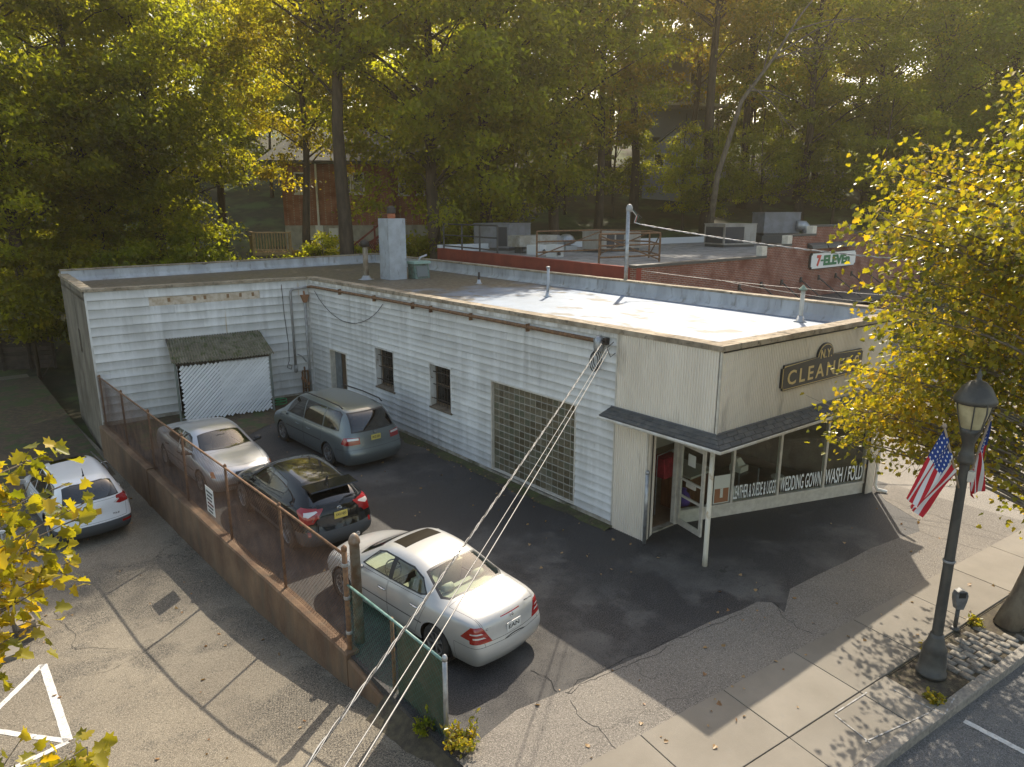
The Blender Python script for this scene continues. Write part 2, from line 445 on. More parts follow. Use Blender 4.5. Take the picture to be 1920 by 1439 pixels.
# tar cracks drawn into the lot as thin sunk strips of tar
def crack(pts, w=0.008, z=0.008):
    out = []
    for (a, b) in zip(pts, pts[1:]):
        n = max(2, int(math.dist(a, b) / 0.06))
        for i in range(n): out.append((a[0] + (b[0] - a[0]) * i / n, a[1] + (b[1] - a[1]) * i / n))
    out.append(pts[-1])
    vs, fs = [], []
    for i, p in enumerate(out):
        j = 0.10 * noise.noise(Vector((p[0] * 3, p[1] * 3, 2))) + 0.03 * noise.noise(Vector((p[0] * 11, p[1] * 11, 2))); ww = w * (0.4 + 0.8 * abs(noise.noise(Vector((p[0] * 5, p[1] * 5, 7)))))
        d = Vector((out[min(i + 1, len(out) - 1)][0] - out[max(i - 1, 0)][0], out[min(i + 1, len(out) - 1)][1] - out[max(i - 1, 0)][1])).normalized()
        nx, ny = -d.y, d.x
        vs += [(p[0] + nx * (j + ww), p[1] + ny * (j + ww), z), (p[0] + nx * (j - ww), p[1] + ny * (j - ww), z)]
        if i: fs.append((2 * i - 2, 2 * i - 1, 2 * i + 1, 2 * i))
    mb = MB(); mb.add(vs, fs); return mb
g2 = lambda x, y: tuple(gnd(x, y))[:2]
for pts in ([g2(1055, 1297), g2(1150, 1245), g2(1280, 1195), g2(1395, 1150)], [g2(1065, 1315), g2(1080, 1340), g2(1120, 1365), g2(1155, 1405)],
            [g2(1060, 1298), g2(1140, 1265), g2(1190, 1242), g2(1265, 1210)], [g2(1000, 1255), g2(1050, 1295)], [g2(1450, 1130), g2(1475, 1165), g2(1520, 1190)],
            [g2(1660, 935), g2(1760, 970), g2(1900, 1010)], [g2(1670, 980), g2(1780, 1015), g2(1850, 1035)]):
    crack(pts).build('crack', M_crack, apr)
# neighbour's side lot, falling away from the street
bm = bmesh.new(); vs = {}
yy = [3.6, 5, 6, 7, 7.8, 8.5, 9.2, 10, 11, 12, 13, 14, 16, 18, 22, 26, 32, 40, 44]
for j, y in enumerate(yy):
    for i in range(13):
        x1 = rw_x(y) + (0.0 if y > 7.6 else 0.5 * max(0, 7.6 - y) / 2)
        vs[i, j] = bm.verts.new((-30 + (x1 + 30) * i / 12, y, side_z(y) + 0.0 * i))
for j in range(len(yy) - 1):
    for i in range(12): bm.faces.new((vs[i, j], vs[i + 1, j], vs[i + 1, j + 1], vs[i, j + 1]))
me = bpy.data.meshes.new('side_lot'); bm.to_mesh(me); bm.free()
slot = tag(mesh_obj('side_lot', me, M_side, smooth=True), kind='structure')
for pts in ([(1.2, 13.6), (1.5, 13.35), (2.0, 13.45), (2.4, 13.75), (2.8, 13.9), (3.2, 14.2)], [(1.1, 16.5), (1.3, 15.4), (1.25, 14.6), (1.9, 14.1)]):
    mb = crack(pts, 0.006, 0); mb.v = [(x, y, side_z(y) + 0.008) for x, y, z in mb.v]; mb.build('crack', M_crack, slot)
vs_, fs_ = [], []
for i_ in range(13):
    for k_ in range(9):
        x_ = -12 + i_ * 1.33; y_ = 24.5 + k_ * 2.3 + (1.2 * noise.noise(Vector((x_ * .6, 3, 1))) if k_ == 0 else 0); x_ = min(x_, rw_x(min(y_, 26.9)) - .12); vs_.append((x_, y_, side_z(y_) + .006 + .03 * k_ / 8))
    if i_: fs_ += [(9 * i_ - 9 + k_, 9 * i_ + k_, 9 * i_ + k_ + 1, 9 * i_ - 8 + k_) for k_ in range(8)]
mb = MB(); mb.add(vs_, fs_); tag(mb.build('litter_shade_ground', M_leafsoil, smooth=True), kind='structure')  # dark leaf litter, its colour also carrying the tree shade
# white hatching paint in the side lot
def paint_line(a, b, w, parent):
    A = Vector(a[:2]); B = Vector(b[:2]); n = 14
    d = (B - A).normalized(); nn_ = Vector((-d.y, d.x)); vs, fs = [], []
    for i in range(n + 1):
        p = A.lerp(B, i / n); e = 0.012 * noise.noise(Vector((p.x * 9, p.y * 9, 1))); k = 0.012 * noise.noise(Vector((p.x * 9, p.y * 9, 5)))
        for s, q in ((w / 2 + e, 1), (-w / 2 + k, -1)):
            c = p + nn_ * s; vs.append((c.x, c.y, side_z(c.y) + 0.006 if parent is slot else -0.144))
        if i: fs.append((2 * i - 2, 2 * i - 1, 2 * i + 1, 2 * i))
    mb = MB(); mb.add(vs, fs); return mb.build('painted_line', M_paint, parent)
zl = -0.88
pa, pb = gnd(80, 1240, zl), gnd(128, 1390, -0.78)
paint_line(pa, pb, 0.13, slot)
paint_line(pa + Vector((-0.02, 0.02, 0)), gnd(-20, 1335, -0.82), 0.11, slot)
paint_line(pb, gnd(-40, 1358, -0.8), 0.1, slot)
paint_line(pb + Vector((0, -0.02, 0)), gnd(20, 1439, -0.72), 0.11, slot)
# pavement slabs (each a piece), tree strip, kerb stones, road
walk = sheet('sidewalk', [(-20, jt(-20) - 0.02), (60, jt(60) - 0.02), (60, bk(60) + 0.0), (-20, bk(-20) + 0.0)], -0.02, M_soil, thick=0.3)
sdir = Vector((1, (jt(1) - jt(0)))).normalized()
def slab(poly, z0, z1, name, m, parent, be=0.006):
    # poly ccw; slightly bevelled top
    c = Vector((sum(p[0] for p in poly) / len(poly), sum(p[1] for p in poly) / len(poly)))
    ins = [(p[0] + (c.x - p[0]) * be / max(0.05, abs(c.x - p[0])) * 1.0, p[1] + (c.y - p[1]) * be / max(0.05, abs(c.y - p[1]))) for p in poly]
    n = len(poly)
    vs = [(p[0], p[1], z0) for p in poly] + [(p[0], p[1], z1 - be) for p in poly] + [(p[0], p[1], z1) for p in ins]
    fs = [(i, (i + 1) % n, n + (i + 1) % n, n + i) for i in range(n)] + [(n + i, n + (i + 1) % n, 2 * n + (i + 1) % n, 2 * n + i) for i in range(n)] + [tuple(range(2 * n, 3 * n))]
    mb = MB(); mb.add(vs, fs); return mb.build(name, m, parent)
x = 8.49 - 1.75 * 3
for k in range(14):
    a, b = x + 0.006, x + 1.75 - 0.006
    sh = -0.10   # joints run square to the kerb
    slab([(a - 0.0, jt(a) + 0.008), (b, jt(b) + 0.008), (b + 0.17, bk(b) - 0.008), (a + 0.17, bk(a) - 0.008)], -0.1, 0.006 + random.uniform(-.004, .004), 'paving_slab', M_conc, walk)
    x += 1.75
strip = sheet('planting_strip', [(-20, kb(-20) + 0.15), (60, kb(60) + 0.15), (60, jt(60) - 0.024), (-20, jt(-20) - 0.024)], -0.03, M_soil, thick=0.3)
x = 8.49 - 1.75 * 3
while x < 10.6:
    a, b = x + 0.006, min(x + 1.75 - 0.006, 10.95)
    slab([(a - 0.12, kb(a) + 0.16), (b - 0.12, kb(b) + 0.16), (b, jt(b) - 0.008), (a, jt(a) - 0.008)], -0.1, 0.004 + random.uniform(-.003, .003), 'paving_slab', M_conc, strip)
    x += 1.75
# granite blocks in the strip beside the lamp
block_me = []
for q in range(6):
    mb = MB(); L, W = 0.235 + 0.02 * random.random(), 0.125 + 0.012 * random.random()
    r = lambda: random.uniform(-.012, .012)
    bot = [(-L / 2, -W / 2), (L / 2, -W / 2), (L / 2, W / 2), (-L / 2, W / 2)]
    mb.add([(p[0], p[1], -0.06) for p in bot] + [(p[0] + r(), p[1] + r(), 0.0) for p in bot] + [(p[0] * 0.8 + r(), p[1] * 0.72 + r(), 0.022 + r() * 0.5) for p in bot],
           [(i, (i + 1) % 4, 4 + (i + 1) % 4, 4 + i) for i in range(4)] + [(4 + i, 4 + (i + 1) % 4, 8 + (i + 1) % 4, 8 + i) for i in range(4)] + [(8, 9, 10, 11)])
    me = mb.mesh('paving_block'); me.materials.append(M_block); me.shade_smooth(); block_me.append(me)
ang = math.atan2(sdir.y, sdir.x)
row = 0; cnt = 0
x = 11.95
while x < 16.6 and cnt < 290:
    y = kb(x) + 0.24 + (0.13 if row % 2 else 0)
    while y < jt(x) - 0.14 and cnt < 290:
        p = (x + (y - kb(x)) * 0.11, y)
        if (Vector(p) - Vector((14.18, 2.95))).length > 0.38 and (Vector(p) - Vector((11.6, 3.26))).length > 0.34:
            if random.random() > 0.06:
                o = bpy.data.objects.new('paving_block', random.choice(block_me)); COL.objects.link(o); o.parent = strip
                o.location = (p[0] + random.uniform(-.01, .01), p[1] + random.uniform(-.01, .01), -0.012 + random.uniform(-.006, .006)); o.rotation_euler = (random.uniform(-.03, .03), random.uniform(-.03, .03), ang + PI / 2 + random.uniform(-.06, .06)); cnt += 1
        y += 0.262
    x += 0.158; row += 1
# kerb
kerb = tag(MB().box2((-25, -3, -0.6), (-24, -2.9, -0.5)).build('kerb', M_kerb), kind='structure')
x = -3.0
while x < 30:
    L = 1.9
    a, b = x + 0.006, x + L - 0.006
    slab([(a, kb(a) - 0.01), (b, kb(b) - 0.01), (b, kb(b) + 0.15), (a, kb(a) + 0.15)], -0.3, 0.012 + random.uniform(-.006, .004), 'kerb_stone', M_kerb, kerb, 0.018)
    x += L
rd = sheet('road', [(-200, kb(-200) - 14), (200, kb(200) - 14), (200, kb(200) + 0.02), (-200, kb(-200) + 0.02)], -0.15, M_road)
paint_line(gnd(1808, 1352, -0.146), gnd(1935, 1418, -0.146), 0.1, rd)
M_chalk = mat('faded_chalk', (0.42, 0.41, 0.40), .9, var=(0.22, 0.2, 0.17), scale=14, space='world')
# raised utility covers' frame by the lamp (white chalked outline)
for (a, b) in (((1676, 1295), (1770, 1342)), ((1565, 1342), (1632, 1395)), ((1770, 1342), (1792, 1306)), ((1622, 1392), (1742, 1338)), ((1566, 1338), (1625, 1300))):
    A, B = gnd(*a, 0.0), gnd(*b, 0.0)
    mb = MB(); mb.bar((A.x, A.y, 0.011), (B.x, B.y, 0.011), 0.02, 0.004); mb.build('chalk_line', M_chalk, strip)

# ------------------------------------------------------------------ retaining wall between the lots
rw = thing('retaining_wall', 'low rust-stained concrete retaining wall carrying the brown chain-link fence', 'wall', (rw_x(15), 15, -1.0))
def wall_run(y0, y1, top, name, t=0.24, off=0.0):
    vs, fs = [], []; n = max(2, int((y1 - y0) / 0.4))
    for i in range(n + 1):
        y = y0 + (y1 - y0) * i / n; x = rw_x(y) + off
        tz = top(y) + 0.015 * noise.noise(Vector((y * 2, 0, 3)))
        w = t / 2 + 0.012 * noise.noise(Vector((y * 1.3, 5, 3)))
        zb = side_z(y) - 0.4
        vs += [(x - w, y, zb), (x - w, y, tz - 0.03), (x - w + 0.03, y, tz), (x + w, y, tz), (x + w, y, zb)]
        if i:
            b = 5 * i
            fs += [(b - 5 + k, b - 5 + (k + 1) % 5, b + (k + 1) % 5, b + k) for k in range(5)]
    fs += [(0, 1, 2, 3, 4)[::-1], tuple(5 * n + k for k in range(5))]
    mb = MB(); mb.add(vs, fs)
    return mb.build(name, M_rwall, rw)
wall_run(9.7, 26.9, lambda y: 0.06 + 0.004 * y * 0, 'wall_stem')
wall_run(8.0, 9.69, lambda y: -0.02 - 0.2 * (9.69 - y) / 1.69, 'wall_toe', 0.22)
wall_run(21.2, 21.5, lambda y: 0.10, 'wall_cap', 0.30, 0.01)
# soil bank where the wall runs out
mb = MB(); vs = []; fs = []
for i, y in enumerate([6.6, 7.0, 7.4, 7.8, 8.2, 8.6]):
    for k, (dx, z) in enumerate([(-0.45, side_z(y) - 0.03), (-0.2, (side_z(y) - 0.02) * 0.4 - 0.06), (0.05, -0.0), (0.22, -0.01)]):
        vs.append((rw_x(y) + dx, y, z + 0.03 * noise.noise(Vector((y * 4, k, 1)))))
    if i: fs += [(4 * i - 4 + k, 4 * i - 3 + k, 4 * i + 1 + k, 4 * i + k) for k in range(3)]
mb.add(vs, fs); tag(mb.build('soil_bank', M_soil, smooth=True), kind='structure')
# ------------------------------------------------------------------ cleaners' building
def siding_mat():
    m, nt, b = base_mat('white_siding')
    w = coords(nt, 'world')
    white = mix_rgb(nt, noise_fac(nt, coords(nt, 'world', (1, 1, 0.5)), 1.3, 0.35, 0.65), (0.82, 0.815, 0.80), (0.70, 0.695, 0.68))
    # grime in soft vertical bands (dirt washed down the boards) and blotches
    st = noise_fac(nt, coords(nt, 'world', (1, 1, 0.05)), 2.6, 0.44, 0.66, 6, 0.65)
    bl = noise_fac(nt, w, 0.55, 0.38, 0.66, 4)
    mu = nn(nt, 'Math', operation='MULTIPLY'); nt.links.new(st, mu.inputs[0]); nt.links.new(bl, mu.inputs[1])
    g = nn(nt, 'TexCoord'); sx = nn(nt, 'SeparateXYZ'); nt.links.new(g.outputs['Generated'], sx.inputs[0])
    ge = nn(nt, 'MapRange'); ge.inputs[1].default_value = 0.25; ge.inputs[2].default_value = 0.8; ge.inputs[3].default_value = 0.25; ge.inputs[4].default_value = 1
    nt.links.new(sx.outputs[2], ge.inputs[0])
    mu2 = nn(nt, 'Math', operation='MULTIPLY'); nt.links.new(ge.outputs[0], mu2.inputs[1])
    bb = noise_fac(nt, coords(nt, 'world', (1, 1, 0.12)), 2.2, 0.22, 0.52, 6, .7)
    nt.links.new(bb, mu2.inputs[0])
    c = mix_rgb(nt, mu2.outputs[0], white, (0.50, 0.49, 0.455))
    mh = nn(nt, 'Math', operation='MULTIPLY'); mh.inputs[1].default_value = .55; nt.links.new(mu.outputs[0], mh.inputs[0])
    c = mix_rgb(nt, mh.outputs[0], c, (0.25, 0.235, 0.205))
    ru = noise_fac(nt, coords(nt, 'world', (1, 1, 0.04)), 3.1, 0.74, 0.80, 2)
    c = mix_rgb(nt, ru, c, (0.42, 0.30, 0.14))
    oi = nn(nt, 'ObjectInfo'); mo = nn(nt, 'MapRange'); mo.inputs[3].default_value = .86; mo.inputs[4].default_value = 1.06; nt.links.new(oi.outputs['Random'], mo.inputs[0])
    hs = nn(nt, 'HueSaturation'); nt.links.new(c, hs.inputs['Color']); nt.links.new(mo.outputs[0], hs.inputs['Value']); c = hs.outputs[0]
    nt.links.new(c, b.inputs['Base Color']); b.inputs['Roughness'].default_value = 0.55
    return m
M_siding = siding_mat()
M_backing = mat('gap_shade_backing', (0.06, 0.055, 0.05), 0.9, var=(0.09, 0.08, 0.07), scale=5, space='world')  # dark colour stands for the shade in the gaps between boards
M_found = mat('foundation', (0.42, 0.39, 0.33), 0.95, var=(0.25, 0.22, 0.17), scale=2.5, space='world', var2=(0.09, 0.09, 0.05), scale2=1.4, lo2=0.52, hi2=0.66, bump=0.5, bscale=20)
M_stucco = mat('grey_stucco', (0.21, 0.185, 0.145), 0.95, var=(0.14, 0.12, 0.09), scale=0.8, space='world', var2=(0.09, 0.075, 0.055), scale2=1.5, lo2=0.5, hi2=0.66, stretch2=(1, 1, 0.4), bump=0.4, bscale=15)  # tone darkened so the colour carries the tree shade on the end wall
M_coping = mat('coping_stone', (0.36, 0.30, 0.22), 0.9, var=(0.22, 0.175, 0.12), scale=2.2, space='world', var2=(0.10, 0.085, 0.06), scale2=7, lo2=0.54, hi2=0.7, bump=0.4, bscale=30, rnd=0.12)
M_flash = mat('white_flashing', (0.70, 0.69, 0.66), 0.5, var=(0.42, 0.40, 0.36), scale=3, space='world', stretch=(1, 1, 0.3))
M_silver = mat('aluminium_coating', (0.46, 0.48, 0.50), 0.55, var=(0.34, 0.35, 0.37), scale=1.6, space='world', stretch=(1, 1, 0.3), var2=(0.24, 0.235, 0.22), scale2=5, lo2=0.56, hi2=0.7, stretch2=(1, 1, 0.25), metallic=0.25, bump=0.35, bscale=14)
M_cream = mat('cream_panel', (0.76, 0.69, 0.585), 0.5, var=(0.68, 0.61, 0.51), scale=0.9, space='world', stretch=(1, 1, 0.3), var2=(0.25, 0.21, 0.16), scale2=1.6, lo2=0.58, hi2=0.85, stretch2=(1, 1, 0.3))
M_beige = mat('beige_frame', (0.60, 0.56, 0.48), 0.5, var=(0.5, 0.46, 0.39), scale=6, space='world')
M_slate = mat('slate_shingle', (0.062, 0.065, 0.066), 0.75, var=(0.10, 0.098, 0.09), scale=6, space='world', bump=0.4, bscale=30, rnd=0.15)
M_dark = mat('dark_void', (0.02, 0.018, 0.015), 0.8)
M_woodp = mat('wood_panelling', (0.20, 0.085, 0.035), 0.45, var=(0.13, 0.05, 0.022), scale=3, stretch=(6, 6, 0.5), space='world')
M_iron = mat('black_iron', (0.025, 0.022, 0.02), 0.6, var=(0.10, 0.05, 0.03), scale=20, lo=0.55, hi=0.7)
M_rust = mat('rusty_pipe', (0.13, 0.07, 0.04), 0.85, var=(0.24, 0.13, 0.06), scale=9, lo=0.4, hi=0.65, bump=0.3)
M_galv = mat('galvanised', (0.38, 0.39, 0.40), 0.4, var=(0.28, 0.28, 0.28), scale=8, metallic=0.6)
M_grey_paint = mat('grey_paint', (0.34, 0.34, 0.33), 0.5, var=(0.26, 0.25, 0.24), scale=7, rnd=0.1)
M_glass = glass_mat('shop_glass', (0.93, 0.95, 0.93), 1.5)
M_dglass = glass_mat('dim_window_glass', (0.30, 0.32, 0.31), 1.5, dark=0.55)
M_mullion = mat('block_mortar', (0.34, 0.31, 0.25), 0.8, var=(0.26, 0.235, 0.18), scale=5, space='world')
def glassblock():
    m, nt, b = base_mat('glass_block')
    oi = nn(nt, 'ObjectInfo'); cr = nn(nt, 'ValToRGB'); e = cr.color_ramp.elements
    e[0].color = (0.075, 0.062, 0.036, 1); e[1].color = (0.19, 0.165, 0.115, 1)
    for p, c in ((0.35, (0.125, 0.105, 0.065)), (0.6, (0.14, 0.125, 0.085)), (0.8, (0.095, 0.10, 0.064))):
        x = cr.color_ramp.elements.new(p); x.color = (*c, 1)
    nt.links.new(oi.outputs['Random'], cr.inputs[0]); nt.links.new(cr.outputs[0], b.inputs['Base Color'])
    b.inputs['Roughness'].default_value = 0.12; b.inputs['Specular IOR Level'].default_value = 0.7; b.inputs['Coat Weight'].default_value = 0.4
    n = nn(nt, 'TexNoise'); n.inputs['Scale'].default_value = 14; nt.links.new(coords(nt), n.inputs['Vector'])
    bp = nn(nt, 'Bump'); bp.inputs['Strength'].default_value = 0.5; bp.inputs['Distance'].default_value = 0.03
    nt.links.new(n.outputs[0], bp.inputs['Height']); nt.links.new(bp.outputs[0], b.inputs['Normal'])
    return m
M_gblock = glassblock()
def roof_mat():
    m, nt, b = base_mat('roof_coating')
    v = coords(nt, 'world')
    c = mix_rgb(nt, noise_fac(nt, v, 0.8, 0.35, 0.65), (0.20, 0.26, 0.35), (0.155, 0.20, 0.265))
    c = mix_rgb(nt, noise_fac(nt, coords(nt, 'world', (1, 0.6, 1)), 1.1, 0.57, 0.63, 6), c, (0.115, 0.108, 0.095))
    # brown debris, with the coating growing darker towards the rear
    sp = nn(nt, 'SeparateXYZ'); nt.links.new(v, sp.inputs[0])
    mr = nn(nt, 'MapRange'); mr.inputs[1].default_value = 15.5; mr.inputs[2].default_value = 24; mr.inputs[3].default_value = -0.25; mr.inputs[4].default_value = 0.55
    nt.links.new(sp.outputs[1], mr.inputs[0])
    n = nn(nt, 'TexNoise'); n.inputs['Scale'].default_value = 0.7; n.inputs['Detail'].default_value = 6; nt.links.new(v, n.inputs['Vector'])
    ad = nn(nt, 'Math', operation='ADD'); nt.links.new(n.outputs[0], ad.inputs[0]); nt.links.new(mr.outputs[0], ad.inputs[1])
    m2 = nn(nt, 'MapRange'); m2.inputs[1].default_value = 0.55; m2.inputs[2].default_value = 0.85; nt.links.new(ad.outputs[0], m2.inputs[0])
    lit = mix_rgb(nt, noise_fac(nt, v, 5, 0.4, 0.6), (0.16, 0.135, 0.10), (0.09, 0.07, 0.045))
    c = mix_rgb(nt, m2.outputs[0], c, lit)
    nt.links.new(c, b.inputs['Base Color']); b.inputs['Roughness'].default_value = 0.6
    bp = nn(nt, 'Bump'); bp.inputs['Strength'].default_value = 0.3; bp.inputs['Distance'].default_value = 0.05
    bn = nn(nt, 'TexNoise'); bn.inputs['Scale'].default_value = 1.5; nt.links.new(v, bn.inputs['Vector'])
    nt.links.new(bn.outputs[0], bp.inputs['Height']); nt.links.new(bp.outputs[0], b.inputs['Normal'])
    return m
M_roof = roof_mat()

XW = 11.70
pE, pF, pG, pH, pI, pC = (11.70, 7.65), (18.58, 7.28), (20.1, 35.8), (4.5, 34.3), (4.13, 26.94), (11.70, 26.40)
ROOF, TOP = 4.40, 4.66
bld = thing('cleaners_building', 'low white-sided flat-roofed cleaners building with a cream corner shopfront', 'building', (11.7, 20, 0))
def wall_pieces(mb, A, B, z0, z1, t, holes):
    """wall A->B (inside to the left) with rectangular openings (s0,s1,za,zb) given along A->B"""
    A = Vector(A); B = Vector(B); L = (B - A).length; d = (B - A) / L
    pt = lambda s: A + d * s
    cuts = sorted({0.0, L} | {h[0] for h in holes} | {h[1] for h in holes})
    for s0, s1 in zip(cuts, cuts[1:]):
        hs = sorted([(h[2], h[3]) for h in holes if h[0] < (s0 + s1) / 2 < h[1]])
        z = z0
        for a, b in hs:
            if a > z + 1e-4: mb.wallbox(pt(s0), pt(s1), z, a, t)
            z = b
        if z < z1 - 1e-4: mb.wallbox(pt(s0), pt(s1), z, z1, t)
def boards(A, B, z0, n, pitch, holes, parent, missing=()):
    """lap siding: one wedge per course, cut at the openings"""
    A = Vector(A); B = Vector(B); L = (B - A).length; d = (B - A) / L; nrm = Vector((d.y, -d.x))
    for k in range(n):
        za = z0 + k * pitch; zb = za + pitch + 0.012; zm = za + pitch / 2
        iv = [(0.0, L)]
        for h in holes:
            if h[2] < zm < h[3]:
                nv = []
                for a, b in iv:
                    if h[0] > a: nv.append((a, min(b, h[0])))
                    if h[1] < b: nv.append((max(a, h[1]), b))
                iv = [q for q in nv if q[1] - q[0] > 0.02]
        for a, b in iv:
            segs = [(a, b)]
            for mk, ma, mb_ in missing:
                if mk == k: segs = [q for q in [(a, min(b, ma)), (max(a, mb_), b)] if q[1] - q[0] > 0.02]
            js = []
            for s0, s1 in segs:
                x_ = s0
                c_ = (k * 1.37 + 0.9) % 3.66
                while c_ < s1 - .4:
                    if c_ > x_ + .4: js.append((x_, c_ - .002)); x_ = c_ + .002
                    c_ += 3.66
                js.append((x_, s1))
            for s0, s1 in js:
                p0 = A + d * s0; p1 = A + d * s1; j = random.uniform(0, 0.007); ti = random.uniform(-.006, .006)
                o1, o2 = 0.030 + j, 0.004
                # flattened cove profile
                prof = [(0.003, 0.0), (o1, 0.0), (o1 + 0.002, 0.03), (o1 - 0.012, pitch * 0.7), (o2 + .006, pitch - 0.010), (0.0, pitch - 0.010)]
                vs = []
                for q, tt in ((p0, -ti), (p1, ti)):
                    for (o, h) in prof: vs.append((q.x + nrm.x * o, q.y + nrm.y * o, za + h + tt))
                m_ = MB(); m_.add(vs, [(i, (i + 1) % 6, 6 + (i + 1) % 6, 6 + i) for i in range(6)] + [tuple(range(6))[::-1], tuple(range(6, 12))])
                m_.build('siding_board', M_siding, parent)
# --- long side wall (facing the lot)
LA, LB = (XW, 26.40), (XW, 10.26)        # A->B runs towards the street; inside is +x (left of -y direction)
def sY(y): return 26.40 - y
P0, PT, NC = 0.14, 0.2, 22
zc = lambda k: P0 + PT * k
H_door = (sY(24.80), sY(23.42), 0.14, zc(10)); H_w1 = (sY(21.27), sY(20.0), zc(6), zc(13)); H_w2 = (sY(17.9), sY(16.7), zc(6), zc(13)); H_gb = (sY(14.82), sY(11.5), 0.14, zc(13))
Hs = [H_door, H_w1, H_w2, H_gb]
mb = MB(); wall_pieces(mb, LA, LB, -0.2, TOP - 0.09, 0.22, Hs)
wallL = mb.build('side_wall', M_backing, bld)
boards(LA, LB, P0, NC, PT, Hs, wallL)
mb = MB(); mb.wallbox(LA, (XW, 14.83), -0.3, 0.135, 0.1, 0.05); mb.wallbox((XW, 11.49), (XW, 10.26), -0.3, 0.135, 0.1, 0.05); mb.wallbox((XW, 14.83), (XW, 11.49), -0.3, 0.1, 0.1, 0.05)
mb.build('foundation', M_found, wallL)
# fascia under the coping
mb = MB(); mb.wallbox((XW, 26.40 - 0.04), (XW, 10.26), zc(NC) - 0.02, TOP - 0.02, 0.05, 0.045)
mb.build('fascia', M_flash, wallL)
# recessed door and the two barred windows
def recess(h, name, kind):
    y0, y1 = 26.40 - h[0], 26.40 - h[1]   # y0 > y1
    za, zb = h[2], h[3]; dp = 0.24
    mb = MB(); x0, x1 = XW - 0.035, XW + dp
    mb.box2((x0, y0 - 0.055, za), (x1, y0 - 0.002, zb - 0.002)); mb.box2((x0, y1 + 0.002, za), (x1, y1 + 0.055, zb - 0.002)); mb.box2((x0, y1 + 0.055, zb - 0.055), (x1, y0 - 0.055, zb - 0.002))
    p = mb.build(name, M_beige if kind == 'door' else M_flash, bld)
    return p, y0 - 0.055, y1 + 0.055
d_, a, b = recess(H_door, 'door_frame', 'door')
mb = MB(); mb.box2((XW + 0.20, b, 0.14), (XW + 0.23, (a + b) / 2 + 0.15, zc(10) - 0.055)); mb.build('door_leaf', mat('brown_door', (0.10, 0.062, 0.035), 0.7, var=(0.06, 0.04, 0.02), scale=4), d_)
mb = MB(); mb.box2((XW + 0.17, (a + b) / 2 + 0.15, 0.14), (XW + 0.20, a, zc(10) - 0.055)); mb.build('side_panel', mat('blue_grey_panel', (0.17, 0.19, 0.20), 0.6, var=(0.12, 0.135, 0.14), scale=3), d_)
mb = MB(); mb.box2((XW - 0.05, b, 0.05), (XW + 0.24, a, 0.14)); mb.build('threshold', M_found, d_)
M_brownwin = mat('brown_sash', (0.14, 0.095, 0.055), 0.7, var=(0.09, 0.06, 0.035), scale=6)
for h in (H_w1, H_w2):
    w_, a, b = recess(h, 'window', 'win'); za, zb = h[2], h[3]
    mb = MB(); mb.hexa([(XW - 0.06, b - 0.05, za - 0.05), (XW + 0.22, b - 0.05, za - 0.05), (XW + 0.22, a + 0.05, za - 0.05), (XW - 0.06, a + 0.05, za - 0.05), (XW - 0.06, b - 0.05, za + 0.0), (XW + 0.22, b - 0.05, za + 0.06), (XW + 0.22, a + 0.05, za + 0.06), (XW - 0.06, a + 0.05, za)])
    mb.build('sill', mat('brown_sill', (0.17, 0.13, 0.09), 0.85, var=(0.1, 0.075, 0.05), scale=5), w_)
    x = XW + 0.2
    mb = MB()
    for (y0, y1, z0, z1) in ((b, a, za + .05, za + .11), (b, a, zb - .11, zb - .055), (b, b + .05, za + .11, zb - .11), (a - .05, a, za + .11, zb - .11), (b + .05, a - .05, (za + zb) / 2 - .02, (za + zb) / 2 + .02)):
        mb.box2((x, y0, z0), (x + .04, y1, z1))
    mb.build('sash', M_brownwin, w_)
    mb = MB(); mb.box2((x + .02, b + .04, za + .1), (x + .024, a - .04, zb - .1)); mb.build('pane', M_dglass, w_)
    mb = MB(); mb.box2((x + .35, b - .1, za - .1), (x + .36, a + .1, zb + .1)); mb.build('curtain', mat('brown_curtain', (0.20, 0.13, 0.08), 0.9, var=(0.07, 0.05, 0.035), scale=2.5, stretch=(1, 6, 0.4)), w_)
    # iron bars standing just inside the reveal
    xb = XW + 0.075; nb = 7
    for k in range(nb):
        y = b + 0.03 + (a - b - 0.2) * k / (nb - 1)
        m2 = MB(); m2.tube([(xb, y, za + .06), (xb, y, zb - .07)], 0.0085, 6); m2.build('bar', M_iron, w_)
    for z in (za + 0.25, (za + zb) / 2, zb - 0.3):
        m2 = MB(); m2.box2((xb - .012, b, z - .012), (xb + .012, a - 0.02, z + .012)); m2.build('cross_bar', M_iron, w_)
    for z in (za + 0.25, zb - 0.5):
        m2 = MB(); m2.tube([(xb, a - 0.02, z), (xb - 0.05, a - 0.01, z), (xb - 0.06, a + 0.0, z + 0.04)], 0.012, 6); m2.build('hinge', M_rust, w_)
